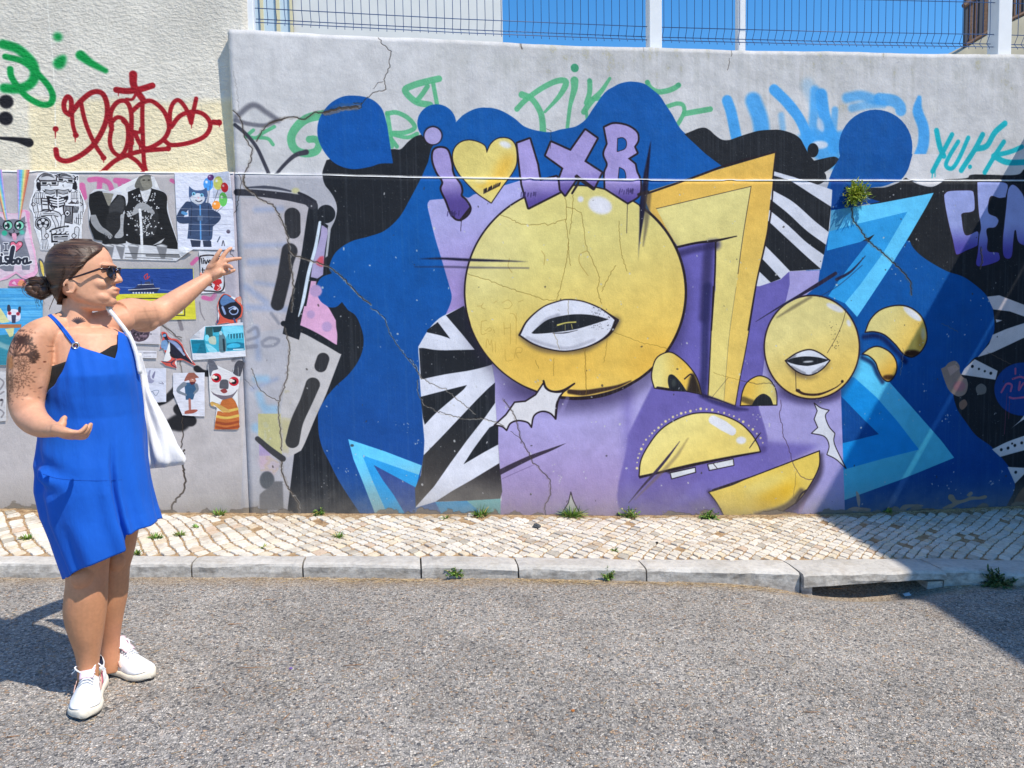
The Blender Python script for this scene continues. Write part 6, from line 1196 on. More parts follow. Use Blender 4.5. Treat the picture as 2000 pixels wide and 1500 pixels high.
def ring(xL, yL, xR, yR, b, cy, n=32, pw=2.0):
    """level-ish ellipse whose outline was measured between two photo points"""
    xc, yc = (xL+xR)/2, (yL+yR)/2; c = J(xc, yc, cy)
    def on(px, py):
        d = V3(ray(px, py)); t = (c-V3(CAM)).dot(TOC)/d.dot(TOC); return V3(CAM)+d*t
    L, R_ = on(xL, yL), on(xR, yR); c = (L+R_)/2; h = (R_-L)/2; o = []
    for k in range(n):
        a = 2*math.pi*k/n; ca, sa = math.cos(a), math.sin(a); ca = math.copysign(abs(ca)**(2/pw), ca); sa = math.copysign(abs(sa)**(2/pw), sa); o.append(c+h*ca+TOC*(b*sa))
    return o
def loft(mb, rings, cap=True, mi=0):
    n = len(rings[0]); v = [q for r_ in rings for q in r_]; f = []
    for i in range(len(rings)-1):
        for k in range(n): f.append((i*n+k, (i+1)*n+k, (i+1)*n+(k+1) % n, i*n+(k+1) % n))
    if cap: f.append(tuple(range(n))); f.append(tuple(reversed(range((len(rings)-1)*n, len(rings)*n))))
    mb.add(v, f, mi)
LEFTS = [(600, 125), (625, 104), (640, 88), (660, 80), (700, 84), (740, 84), (770, 77), (800, 77), (850, 76), (900, 71), (950, 73), (1000, 84), (1050, 105), (1085, 118), (1112, 128), (1130, 134), (1150, 141)]
RIGHTS = [(600, 190), (625, 222), (640, 244), (660, 258), (700, 269), (740, 275), (770, 279), (800, 283), (850, 288), (900, 293), (950, 301), (1000, 310), (1030, 318), (1060, 323), (1130, 330)]
DEP = [(600, .060), (625, .075), (650, .095), (700, .125), (730, .138), (770, .130), (810, .125), (850, .135), (900, .15), (950, .155), (1000, .150), (1060, .140), (1130, .13)]
ip = lambda T, y: float(np.interp(y, [t[0] for t in T], [t[1] for t in T]))
def tring(y, inset, n=32, db=0):
    return ring(ip(LEFTS, y)+inset, y, ip(RIGHTS, y)-inset, y, ip(DEP, y)-inset*.00175+db, CY, n)
person = tag(empty('person', (0, 0, 0)), 'person in a loose blue sleeveless outfit and white trainers, one arm raised towards the mural', 'person')
PX = .00172
body = MB()
loft(body, [tring(y, 7+(12 if y < 645 else 0)+(10 if y > 760 else 0)) for y in (642, 652, 668, 690, 715, 740, 770, 800, 850, 890)])
tb = lambda P_, r_, n=20: body.tube(P_, r_, n)
def jt(L, k=1.0): return [J(x, y, d) for x, y, d, r_ in L], [r_*k for x, y, d, r_ in L]
def limb(L, n=24):
    """smoothly interpolated limb through measured stations: x, y in the photo, depth, radius in metres"""
    A = [np.array((*at(x, y, d), r_)) for x, y, d, r_ in L]; A = crom(A, 6); body.tube([a[:3] for a in A], [max(float(a[3])*.935, .003) for a in A], n)
limb([(152, 585, -2.175, .046), (150, 605, -2.175, .0455), (148, 625, -2.18, .047), (150, 645, -2.18, .054), (152, 665, -2.18, .070)])                       # neck
limb([(144, 626, -2.17, .042), (112, 638, -2.21, .044), (82, 652, -2.26, .050), (64, 668, -2.285, .056)])                        # right shoulder
limb([(152, 645, -2.165, .045), (176, 640, -2.15, .047), (200, 635, -2.12, .050), (224, 627, -2.09, .051), (246, 619, -2.06, .050)])
limb([(150, 668, -2.17, .064), (185, 676, -2.17, .066), (215, 670, -2.14, .062)])
ellipsoid(body, J(66, 674, -2.283), (ACR*.052, TOC*.052, Vector((0, 0, .055))))

limb([(66, 655, -2.285, .050), (60, 690, -2.295, .0625), (56, 730, -2.30, .0625), (52, 770, -2.31, .055), (53, 798, -2.33, .050), (64, 819, -2.37, .0450), (82, 832, -2.41, .037), (101, 838, -2.44, .026), (110, 840, -2.455, .023)])   # arm hanging, bent forward
limb([(232, 616, -2.08, .050), (256, 612, -2.03, .056), (280, 614, -1.97, .0545), (300, 614, -1.92, .050), (322, 603, -1.885, .0455), (350, 584, -1.86, .041), (380, 562, -1.83, .032), (398, 549, -1.81, .0255), (407, 543, -1.80, .0235)])   # raised arm
ellipsoid(body, J(282, 628, -1.96), (ACR*.05, TOC*.045, Vector((0, 0, .038))))
# legs
limb([(172, 1000, -2.19, .074), (172, 1060, -2.20, .072), (170, 1110, -2.205, .069), (170, 1135, -2.21, .0665), (168, 1165, -2.21, .0685), (166, 1195, -2.205, .0680), (168, 1230, -2.20, .058), (171, 1265, -2.19, .044), (172, 1295, -2.185, .036), (172, 1325, -2.19, .035), (168, 1350, -2.20, .034)])
limb([(232, 960, -2.07, .078), (228, 1030, -2.07, .074), (222, 1080, -2.08, .067), (219, 1105, -2.085, .060), (217, 1135, -2.08, .060), (215, 1165, -2.075, .058), (214, 1200, -2.065, .048), (214, 1235, -2.055, .038), (215, 1260, -2.05, .0335), (215, 1290, -2.05, .033), (213, 1310, -2.05, .032)])
ellipsoid(body, J(160, 1128, -2.262), (ACR*.034, TOC*.022, Vector((0, 0, .036)))); ellipsoid(body, J(226, 1096, -2.125), (ACR*.03, TOC*.022, Vector((0, 0, .034))))
# head: level slices measured from the profile, face towards +F
Fd = Vector((.992, -.02, 0)).normalized(); Sd = Vector((Fd.y, -Fd.x, 0)); HY = -2.18
def hp(px, py, s_=0): return J(px, py, HY)+Sd*(s_*PX)
SKULL = [(472, 178, 140, 12), (476, 191, 126, 22), (483, 203, 113, 31), (492, 211, 105, 38), (505, 217, 99, 43), (518, 220, 97, 44.5), (528, 220.5, 97, 44), (540, 221, 99, 43), (552, 222, 104, 41.5), (564, 222, 114, 39.5), (576, 221, 130, 36.5), (586, 222, 148, 32), (594, 221, 166, 25), (600, 215, 182, 15), (602, 208, 192, 6)]
def hring(y, f, b, w, n=28, clampx=None, grow=0):
    o = []
    for k in range(n):
        a = 2*math.pi*k/n; ca, sa = math.cos(a), math.sin(a); xm = b+(f-b)*.43
        x = xm+(f-xm)*(abs(ca)**1.05 if ca > 0 else 0)+(xm-b)*(-(abs(ca)**.95) if ca < 0 else 0); s_ = (w)*math.copysign(abs(sa)**.92, sa)*(1 if ca < 0 else (1-.16*ca))
        if grow: x += ca*grow; s_ += math.copysign(grow*abs(sa), sa)
        if clampx is not None and x > clampx:
            s_ *= .86; x = clampx-1
        o.append(hp(x, y, s_))
    return o
loft(body, [hring(*q) for q in SKULL])
def he(px, py, s_, fx, sx, zz, tilt=0):
    A = Fd*(fx*PX); C_ = Vector((0, 0, zz*PX))
    if tilt: A, C_ = A*math.cos(tilt)+Vector((0, 0, fx*PX))*math.sin(tilt), C_*math.cos(tilt)-Fd*(zz*PX)*math.sin(tilt)
    ellipsoid(body, hp(px, py, s_), (A, Sd*(sx*PX), C_), 16, 10)
A_ = [np.array((*hp(x, y, 0), r_)) for x, y, r_ in ((219, 526, .006), (224, 533, .0075), (229, 540, .0095), (232.5, 546, .0108))]; body.tube([a[:3] for a in A_], [a[3] for a in A_], 12)
he(233, 547.5, 0, 6.4, 6.0, 5.2); he(226, 550, 6.5, 5, 4, 4); he(226, 550, -6.5, 5, 4, 4)                      # nose tip, wings
he(226, 564.5, 0, 7.2, 13, 3.6, -.15); he(225, 573.5, 0, 7.0, 12, 3.9, .2); he(216, 569, 0, 12, 17, 13); he(217, 588, 0, 9.5, 13, 9.5)    # lips, chin
he(214, 520, 0, 9, 30, 5); he(200, 555, 18, 17, 12, 11); he(200, 555, -18, 17, 12, 11); he(193, 578, 10, 26, 18, 13, -.2); he(193, 578, -10, 26, 18, 13, -.2)
he(178, 598, 0, 30, 22, 9, -.1)
for sgn in (1, -1):                                                             # ears
    pts_ = [hp(157+9*math.cos(t)-(0), 561-13*math.sin(t), sgn*(45+3.5*math.cos(t+2.6))) for t in np.linspace(-2.2, 3.3, 15)]
    body.tube(pts_, [.0042]*15, 8); ellipsoid(body, hp(160, 561, sgn*42.5), (Fd*.0145, Sd*.004, Vector((0, 0, .021))), 12, 8); ellipsoid(body, hp(161, 573, sgn*44), (Fd*.0075, Sd*.0045, Vector((0, 0, .007))), 10, 8)
# hands
def finger(P_, r0, r1):
    A = crom([np.array(tuple(p)) for p in P_], 5); n = len(A); body.tube(A, [r0+(r1-r0)*k/(n-1)*1.0 for k in range(n)], 12); ellipsoid(body, A[-1], (Vector((r1, 0, 0)), Vector((0, r1, 0)), Vector((0, 0, r1))), 10, 8)
def palm(P_, W_):
    """P_: stations wrist to knuckles; W_: (side vector, thickness vector)"""
    rs = []
    for c, s_, t_ in P_:
        rs.append([Vector(c)+Vector(s_)*math.copysign(abs(math.cos(a))**.8, math.cos(a))+Vector(t_)*math.copysign(abs(math.sin(a))**.8, math.sin(a)) for a in np.linspace(0, 2*math.pi, 20, endpoint=False)])
    loft(body, rs)
# raised hand: palm to the viewer, fingers spread towards the mural
yh = -1.80
a = J(400, 545, yh); up_ = lambda x, y, d=0: J(x, y, yh+d)
ax_ = (up_(438, 514)-up_(402, 545)).normalized(); sd_ = ax_.cross(TOC).normalized(); nt = sd_.cross(ax_).normalized()
palm([(up_(400, 547), sd_*.020, nt*.015), (up_(409, 539), sd_*.025, nt*.016), (up_(419, 529, .003), sd_*.033, nt*.017), (up_(429, 521, .006), sd_*.034, nt*.0145), (up_(437, 515, .010), sd_*.030, nt*.011)], None)
ellipsoid(body, up_(413, 519, -.01), (ax_*.024, sd_*.013, nt*.013)); ellipsoid(body, up_(424, 535, -.008), (ax_*.024, sd_*.012, nt*.012))
finger([up_(410, 523, -.008), up_(418, 508, -.016), up_(425, 497, -.018), up_(430.5, 488.5, -.016)], .0108, .0075)
finger([up_(430, 510, .006), up_(436, 500, .008), up_(443, 491, .012), up_(451, 484.5, .016)], .0098, .0070)
finger([up_(435, 513, .008), up_(446, 508, .010), up_(457, 506, .016), up_(469.5, 504.5, .022)], .0098, .0068)
finger([up_(437, 520, .006), up_(445, 519, -.004), up_(450, 520.5, -.016), up_(453, 523, -.024)], .0094, .0068)
finger([up_(432, 532, .002), up_(441, 533.5, .000), up_(450, 531, .001), up_(458, 527.5, .003)], .0090, .0062)
# lowered hand, palm up, fingers slightly curled
yl = -2.46
lo = lambda x, y, d=0: J(x, y, yl+d)
ax2 = (lo(148, 846)-lo(108, 838)).normalized(); sd2 = (TOC*.80+Vector((0, 0, .30))).normalized(); sd2 = (sd2-ax2*sd2.dot(ax2)).normalized(); nt2 = ax2.cross(sd2).normalized(); nt2 = nt2 if nt2.z > 0 else -nt2
palm([(lo(103, 838), sd2*.019, nt2*.015), (lo(113, 841), sd2*.026, nt2*.016), (lo(125, 845, .0), sd2*.033, nt2*.016), (lo(137, 848, .0), sd2*.034, nt2*.013), (lo(146, 849, .0), sd2*.032, nt2*.0105)], None)
sp2 = sd2*.0165
for k, (L_, q) in enumerate(((.052, .95), (.060, .80), (.056, .62), (.045, .50))):          # index at the far side
    b0 = lo(146, 849)+sd2*(-.024+.0155*k); u_ = ax2*math.cos(.25)+nt2*math.sin(.25); v_ = ax2*math.cos(.5+q*.8)+nt2*math.sin(.5+q*.8); w__ = ax2*math.cos(.75+q*1.1)+nt2*math.sin(.75+q*1.1)
    finger([b0-ax2*.01, b0+u_*L_*.35, b0+u_*L_*.35+v_*L_*.34, b0+u_*L_*.35+v_*L_*.34+w__*L_*.3], .0096-.0006*k, .0066-.0004*k)
t0 = lo(116, 838)-sd2*.020; finger([t0-ax2*.012, t0+nt2*.020-ax2*.004, t0+nt2*.032-ax2*.008, t0+nt2*.040-ax2*.006], .0118, .0085)
raw = body.mesh('body_raw'); tmp = bpy.data.objects.new('tmp_body', raw); COL.objects.link(tmp)
rm = tmp.modifiers.new('r', 'REMESH'); rm.mode = 'VOXEL'; rm.voxel_size = .0034; rm.adaptivity = 0
sm_ = tmp.modifiers.new('s', 'SMOOTH'); sm_.factor = .5; sm_.iterations = 5
dg = bpy.context.evaluated_depsgraph_get(); bme = bpy.data.meshes.new_from_object(tmp.evaluated_get(dg)); bpy.data.objects.remove(tmp); bpy.data.meshes.remove(raw)
BV = BVHTree.FromPolygons([v.co for v in bme.vertices], [tuple(p.vertices) for p in bme.polygons])
def hit(px, py, off=0.0, bv=None):
    d = V3(ray(px, py)).normalized(); h = (bv or BV).ray_cast(V3(CAM), d)
    return None if h[0] is None else h[0]-d*off
# skin print: tattoo, lips, brows — drawn in the upright plane of the figure
cv = Canvas(-1.34, -.45, -.05, 1.56, .0012, (255, 255, 255)); _at = at
def at(px, py, Y, _a=_at): return _a(px, py, -2.30 if Y == 0.0 else Y)
TT = (78, 70, 66); rt = random.Random(9)
def sk(s_, r_, c=TT, z='X', **k): cv.stroke(pts(z, s_), r_, c, **k)
def branch(x, y, a, L, d):
    x2, y2 = x+math.cos(a)*L, y+math.sin(a)*L; sk('%f,%f %f,%f' % (x, y, x2, y2), .0012+.0004*d, alpha=.5)
    if d > 0:
        for _ in range(3): branch(x2, y2, a+rt.uniform(-1, 1), L*rt.uniform(.6, .85), d-1)
    else:
        for _ in range(3): aa = a+rt.uniform(-1.3, 1.3); sk('%f,%f %f,%f' % (x2, y2, x2+math.cos(aa)*4, y2+math.sin(aa)*4), [.0018, .0006], alpha=.5)
cv.stroke(pts('X', '40,700 44,660 66,650 78,690 62,740 70,770 40,780 26,750'), .030, (186, 172, 160), soft=.02, alpha=.38)
for a in (-1.9, -1.3, -.8, -.3, -2.6, -.1, -1.6): branch(46, 694, a, 14, 3)
for _ in range(240):
    x, y = rt.gauss(50, 17), rt.uniform(640, 785); aa = rt.uniform(0, 6.28); sk('%f,%f %f,%f' % (x, y, x+math.cos(aa)*3.4, y+math.sin(aa)*3.4), [.0013, .0005], alpha=.42)
sk('40,760 40,720 42,690', [.007, .004, .003], alpha=.3); sk('30,700 28,740 30,770', .004, (110, 96, 84), soft=.01, alpha=.5)
for cx, cy_, R0 in ((64, 735, 17), (36, 745, 15), (62, 708, 12), (28, 775, 10)):
    for k in range(3):
        rr = R0*(.35+.33*k)
        for t in range(12):
            aa = t*math.pi/6+k*.26; x, y = cx+math.cos(aa)*rr, cy_+math.sin(aa)*rr; sk('%f,%f %f,%f' % (x, y, x+math.cos(aa)*3.6, y+math.sin(aa)*3.6), [.0022, .0007], alpha=.42)
cv.stroke(pts('X', '34,700 36,712'), .010, (226, 190, 120), soft=.012, alpha=.6)
for aa in np.linspace(-2.8, -.2, 9): sk('130,630 %f,%f' % (130+math.cos(aa)*11, 629+math.sin(aa)*10), [.0035, .0012], (60, 66, 100), alpha=.8)
for s_ in ('226,596 232,620 228,640', '236,594 242,612 240,640', '222,606 240,602', '224,622 244,618'): sk(s_, .0016, (120, 104, 104), soft=.006, alpha=.16)
for x, y in ((112, 645), (94, 706), (36, 762), (204, 556)): sk('%d,%d %d,%d' % (x, y, x, y), .0022, (120, 80, 66))
def at(px, py, Y, _a=_at): return _a(px, py, -2.24 if Y == 0.0 else Y)
cv.poly(pts('X', '218,560 228,560 238,564 238,577 228,579 219,574'), (228, 140, 138), soft=.003, alpha=.9); sk('219,569 234,568.5', .0011, (120, 60, 60), alpha=.8)
sk('206,519 214,515 221,517', [.0012, .0022, .0014], (88, 62, 50), alpha=.9, soft=.002)
at = _at
IMG_SKIN = cv.image('skin_print')
def skin_mat():
    t = NT('skin', .50, .35); c, a = img_nodes(t, IMG_SKIN, cv); g = t.n('ShaderNodeSeparateXYZ'); t.l(t.co(), g.inputs[0])
    base = t.ramp(g.outputs['Z'], [(.30, s2l((194, 138, 102))), (.62, s2l((198, 142, 108))), (.95, s2l((212, 158, 126))), (1., s2l((216, 162, 131)))])
    base = t.mix(1.0, base, t.ramp(t.noise(9, 5, .6), [(.3, .88), (.7, 1.08)]), 'MULTIPLY'); base = t.mix(1.0, base, t.ramp(t.noise(90, 4), [(.3, .92), (.7, 1.06)]), 'MULTIPLY')
    pk = t.ramp(t.noise(5, 2), [(.45, 0.), (.7, .25)]); base = t.mix(pk, base, s2l((206, 132, 112)))
    up1 = t.ramp(g.outputs['Z'], [(.5, 0.), (.501, 1.)]); c = t.mix(1.0, base, t.mix(up1, (1, 1, 1), c), 'MULTIPLY')
    t.col(c); t.b.inputs['Subsurface Weight'].default_value = .08; t.b.inputs['Subsurface Radius'].default_value = (.012, .005, .003); t.b.inputs['Subsurface Scale'].default_value = .6
    h = t.bump(t.noise(260, 3), .10, .002); t.bump(t.noise(40, 3), .10, .004, h); return t.m
M_SKIN = skin_mat()
link('body', bme, M_SKIN, person, True)
# clothes: fabric
def cloth_mat(name, rgb, ro=.75, sheen=.25, wv=1.0):
    t = NT(name, ro, .2); t.col(t.ramp(t.noise(6, 5), [(.3, tuple(np.array(rgb)*.9)), (.7, tuple(np.array(rgb)*1.06))])); t.b.inputs['Sheen Weight'].default_value = sheen
    h = t.bump(t.noise(420, 2), .25, .0012); h = t.bump(t.noise(11, 4, .6, sc=(1, 1, .30)), .42*wv, .020, h); t.bump(t.noise(38, 4, .6, sc=(1, 1, .6)), .22*wv, .006, h); return t.m
M_BLUE = cloth_mat('cobalt_fabric', s2l((20, 90, 194)), .78, .04); M_BLACK = cloth_mat('black_jersey', (.012, .012, .014), .8, .1); M_TOTE = cloth_mat('white_cotton', (.74, .74, .76), .85, .1, 1.4)
def fold(a, y):
    """cloth relief: long vertical folds growing to the hem, soft diagonal drags at hip level, the pleat between the legs"""
    g = np.clip((y-760)/300, 0, 1); f_ = .009*g*math.sin(a*5+.4+y*.003)+.006*g*math.sin(a*9+1.7-y*.004)+.006*noise.noise(Vector((a*2.6, y*.010, 3)))+.0022*g*math.sin(a*14+y*.01)
    f_ += .014*math.exp(-((a-2.55)/.42)**2)*math.sin((y-880)/9+a*4)*math.exp(-((y-912)/30)**2)
    p = np.clip((y-800)/150, 0, 1); f_ += .014*p*math.exp(-((a-1.42)/.13)**2)-.034*p*p*math.exp(-((a-1.235)/.050)**2)-.020*p*math.exp(-((a-1.0)/.18)**2)
    pass
    f_ += .007*math.exp(-((y-785)/36)**2)*math.sin(a*4+y*.05)*math.exp(-((a-2.4)/.6)**2)+.004*math.sin(a*22+y*.02)*math.exp(-((y-720)/60)**2)*.4
    return f_
NA = 240
TT_ = [(0, 690), (18, 668), (33, 652), (40, 648), (46, 660), (52, 682), (59, 700), (68, 695), (80, 687), (93, 680), (103, 673), (110, 672), (116, 692), (125, 722), (136, 746), (150, 760), (170, 766), (190, 758), (230, 722), (270, 702), (320, 692), (360, 690)]
TB_ = [(0, 700), (30, 672), (45, 672), (59, 676), (70, 684), (82, 692), (95, 692), (110, 694), (120, 702), (135, 708), (150, 712), (170, 716), (190, 718), (230, 700), (270, 690), (320, 690), (360, 700)]
def garment(TT, y1, inset, rows, fo, name, mat):
    mb = MB()
    for j in range(rows+1):
        for k in range(NA):
            a = 2*math.pi*k/NA; y0 = ip(TT, math.degrees(a)); t = j/rows; ye = y1 if not isinstance(y1, list) else ip(y1, math.degrees(a))+.35*math.sin(a*13); y = y0+(ye-y0)*t; xL, xR = ip(LEFTS, y)+inset, ip(RIGHTS, y)-inset; b = ip(DEP, y)-inset*.0017+.002
            c = J((xL+xR)/2, y, CY); h = (J(xR, y, CY)-J(xL, y, CY)).length/2*.925; q = c+ACR*(h*math.cos(a))+TOC*(b*math.sin(a)); n_ = (ACR*(math.cos(a)/h)+TOC*(math.sin(a)/b)).normalized()
            mb.v.append(tuple(q+n_*(fold(a, y)*fo)))
    for j in range(rows):
        for k in range(NA): mb.f.append((j*NA+k, (j+1)*NA+k, (j+1)*NA+(k+1) % NA, j*NA+(k+1) % NA)); mb.mi.append(0)
    o = mb.build(name, mat, person, True); sd = o.modifiers.new('thickness', 'SOLIDIFY'); sd.thickness = .0022; sd.offset = 1; return o
HEM = [(0, 1027), (20, 1024), (45, 1026), (66, 1031), (69, 1033), (72, 1056), (76, 1060), (90, 1066), (120, 1080), (150, 1100), (165, 1108), (175, 1113), (188, 1119), (200, 1123), (214, 1124), (232, 1116), (258, 1096), (285, 1072), (330, 1036), (360, 1027)]
outfit = garment(TT_, HEM, -1, 110, 1.0, 'outfit', M_BLUE)
garment(TB_, 830, 3.5, 24, .0, 'black_top', M_BLACK)
OB = None
dg = bpy.context.evaluated_depsgraph_get(); oe = bpy.data.meshes.new_from_object(outfit.evaluated_get(dg)); OB = BVHTree.FromPolygons([v.co for v in oe.vertices], [tuple(p.vertices) for p in oe.polygons]); bpy.data.meshes.remove(oe)
def both(px, py, off):
    a, b = hit(px, py, off), hit(px, py, off, OB); c = V3(CAM)
    if a is None: return b
    if b is None: return a
    return a if (a-c).length < (b-c).length else b
def lay(name, P_, r_, mat, off=.002, n=8, parent=person, flat=None, tail=None):
    A = crom([np.array(p, float) for p in P_], 6); Q = [both(a[0], a[1], off) for a in A]; Q = [q for q in Q if q is not None]
    if tail: Q = tail(Q)
    mb = MB(); mb.tube(Q, r_, n); return mb.build(name, mat, parent, True)
over = lambda Q: Q+[Q[-1]+Vector((-.01, .05, -.005)), Q[-1]+Vector((-.005, .11, -.05))]
for dx in (0, 5): lay('strap', [(143+dx*.7, 672), (132+dx, 658), (118+dx, 640), (104+dx, 624), (92+dx, 614), (84+dx, 611)], .0036, M_BLUE, tail=over)
lay('strap', [(243, 652), (238, 638), (229, 622), (221, 610), (216, 605)], .0036, M_BLUE, tail=over)
gq = both(148, 675, .003)
mb = MB(); mb.tube([gq+ACR*(.0088*math.cos(t))+Vector((0, 0, .0088*math.sin(t))) for t in np.linspace(0, 2*math.pi, 25)], .0024, 8, cap=False); mb.build('grommet', simple('silver_ring', (.75, .75, .76), .25, .5, metal=1.0), person, True)
mb = MB(); mb.tube([gq+ACR*(.0062*math.cos(t))+Vector((0, 0, .0062*math.sin(t)))-TOC*.001 for t in np.linspace(0, 2*math.pi, 17)], .003, 6); mb.build('grommet_hole', simple('eyelet_shade', (.10, .05, .04), .8), person, True)
M_STITCH = simple('blue_stitch', s2l((14, 62, 150)), .8)
lay('seam', [(84, 926), (110, 934), (150, 938), (200, 939), (238, 937)], .0006, M_STITCH, off=.0004, n=6)
lay('seam', [(168, 1000), (162, 960), (160, 945)], .0008, M_STITCH, off=.0003, n=6) if False else None
# hair
t = NT('brown_hair', .42, .5); g_o = t.co(); f1 = t.noise(1, 6, .7, sc=(9, 9, 170)); t.col(t.ramp(f1, [(.30, s2l((30, 19, 15))), (.50, s2l((66, 44, 33))), (.72, s2l((118, 84, 62)))])); t.bump(t.noise(1, 5, .7, sc=(8, 8, 230)), .35, .003); M_HAIR = t.m
HLINE = [(466, 190), (472, 193), (478, 200), (484, 204), (492, 206), (500, 200), (508, 192), (516, 186), (524, 180), (532, 173), (540, 167), (547, 160), (553, 150), (560, 143), (570, 137), (580, 132), (590, 126), (598, 122)]
mb = MB(); HS = []
for y in np.linspace(467, 596, 44):
    sy = min(max(y+1.5, 472), 602); f_ = np.interp(sy, [q[0] for q in SKULL], [q[1] for q in SKULL]); b_ = np.interp(sy, [q[0] for q in SKULL], [q[2] for q in SKULL]); w_ = np.interp(sy, [q[0] for q in SKULL], [q[3] for q in SKULL])
    if y > 560: b_ = np.interp(y, [560, 580, 596], [104, 112, 120]); w_ = np.interp(y, [560, 580, 596], [40, 33, 24])
    g_ = 4.6 if y > 474 else 2.0; g_ *= np.interp(y, [560, 596], [1, .7])
    HS.append([q+Vector(((noise.noise(Vector((q.x*20, q.y*20, q.z*150)))*.0016), 0, 0)) for q in hring(y, f_, b_, w_, 96, ip(HLINE, y), g_)])
loft(mb, HS)
hair = mb.build('hair', M_HAIR, person, True)
sm2 = hair.modifiers.new('soft', 'SMOOTH'); sm2.factor = .5; sm2.iterations = 2
rh = random.Random(3)
def strandset(name, n, gen, parent=person, r_=.0009):
    mb = MB()
    for _ in range(n): mb.tube(gen(), [r_, r_*1.1, r_, r_*.6, r_*.4][:5], 4, cap=False)
    return mb.build(name, M_HAIR, parent, True)
def over_head():
    y0 = rh.uniform(478, 536); x0 = ip(HLINE, y0)-rh.uniform(0, 6); s0 = 1; P_ = []; yb = 560+rh.gauss(0, 4); xb = 99
    for t in np.linspace(0, 1, 5):
        x = x0+(xb-x0)*t; y = y0+(yb-y0)*t**1.4-10*math.sin(t*math.pi)*(1 if y0 < 510 else .3); h = both_h(x, y); P_.append(h)
    return P_
dg = bpy.context.evaluated_depsgraph_get(); he_ = bpy.data.meshes.new_from_object(hair.evaluated_get(dg)); HB = BVHTree.FromPolygons([v.co for v in he_.vertices], [tuple(p.vertices) for p in he_.polygons]); bpy.data.meshes.remove(he_)
def both_h(x, y):
    for k in range(30):
        h = hit(x, y, .0006, HB)
        if h is not None: return h
        y += 1.2; x += .4*(1 if x < 140 else -1)
    return hp(x, y, 30)
tag(strandset('hair_strands', 380, over_head, r_=.0008), kind='stuff')
def flyaway():
    y0 = rh.uniform(476, 500); x0 = rh.uniform(110, 196); h = both_h(x0, y0+8); L_ = rh.uniform(.015, .05); d = Vector((-1, 0, rh.uniform(-.1, .5))); return [h+d*(L_*k/4)+Vector((0, 0, .006*math.sin(k*.8)+.004)) for k in range(5)]
tag(strandset('flyaway_hairs', 34, flyaway, r_=.00045), kind='stuff')
bc = hp(79, 562, 0); bn = MB()
for L_ in range(3):
    R0 = (.022, .026, .014)[L_]; P_ = []
    for t in np.linspace(0, 2*math.pi*1.05, 28): P_.append(bc+Vector((math.cos(t)*R0*1.05, (L_-1)*.016+.004*math.sin(3*t), math.sin(t)*R0*.92)))
    bn.tube(P_, [.013+.003*math.sin(t*5+L_) for t in range(28)], 12)
ellipsoid(bn, bc, (Vector((.030, 0, 0)), Vector((0, .030, 0)), Vector((0, 0, .028)))); bn.tube([bc, hp(92, 560, 0), hp(104, 556, 0)], [.018, .013, .024], 14)
bun = bn.build('hair_bun', M_HAIR, person, True)
def wisp():
    t0 = rh.uniform(0, 6.28); R0 = rh.uniform(.028, .038); o = rh.uniform(-.03, .02); return [bc+Vector((math.cos(t0+k*.45)*R0*(1+.05*k), o-.01, math.sin(t0+k*.45)*R0*.95)) for k in range(5)]
tag(strandset('bun_wisps', 60, wisp, r_=.0007), kind='stuff')
def nape(): x = rh.uniform(64, 84); return [hp(x+k*1.2, 578+k*rh.uniform(3, 7), rh.uniform(-6, 10)) for k in range(5)]
tag(strandset('loose_hairs', 9, nape, r_=.0005), kind='stuff')
mb = MB(); mb.tube([hp(97+3*math.cos(t), 560+10*math.sin(t), 11*math.cos(t+.4)) for t in np.linspace(0, 6.2, 16)], .0035, 8); mb.build('hair_tie', M_BLACK, person, True)
# sunglasses
M_FR = simple('dark_tortoise', (.02, .008, .010), .18, .6); tl = NT('smoked_lens', .06, .7); tl.col((.012, .010, .012)); M_LN = tl.m
gl = MB(); ln = []
for sgn in (1, -1):
    c = hp(221.5, 534, sgn*17)+Fd*.010; A2 = Sd*.0205; B2 = Vector((0, 0, .0185)); P_ = []; Fo = -Fd*.004*1
    for t in np.linspace(0, 2*math.pi, 33):
        ca, sa = math.cos(t), math.sin(t); P_.append(c+A2*math.copysign(abs(ca)**.65, ca)+B2*math.copysign(abs(sa)**.65, sa)-Fd*(.010*max(0, ca*sgn)**2))
    gl.tube(P_, .0022, 8, cap=False); lm = MB(); lm.add([c+Fd*.001]+P_[:-1], [(0, k+1, (k+1) % 32+1) for k in range(32)]); ln.append(lm)
    e = c+A2*sgn+B2*.55-Fd*.010; gl.tube([e, e-Fd*.02+Sd*(sgn*.006), hp(185, 539, sgn*46), hp(166, 545, sgn*46), hp(152, 551, sgn*44), hp(147, 560, sgn*41)], [.0034, .0036, .0030, .0026, .0024, .002], 8)
gl.tube([hp(221.5, 530, 6)+Fd*.012, hp(223, 529, 0)+Fd*.013, hp(221.5, 530, -6)+Fd*.012], .0022, 8)
gl_o = gl.build('sunglasses', M_FR, person, True)
for lm in ln: lm.build('lens', M_LN, gl_o)
# bracelet
bq = J(401, 546, -1.80); bx = (J(410, 539, -1.80)-J(396, 550, -1.80)).normalized(); b1 = bx.cross(Vector((0, 1, 0))).normalized(); b2 = bx.cross(b1).normalized()
M_BR = simple('rose_beads', s2l((196, 128, 110)), .4, .5, .3, 200); br = MB()
for i in range(22):
    t = 2*math.pi*i/22; q = bq+b1*(.0262*math.cos(t))+b2*(.0262*math.sin(t))+bx*(.003*math.sin(t*4)); ellipsoid(br, q, (Vector((.0042, 0, 0)), Vector((0, .0042, 0)), Vector((0, 0, .0042))), 8, 6)
br.build('bracelet', M_BR, person, True)
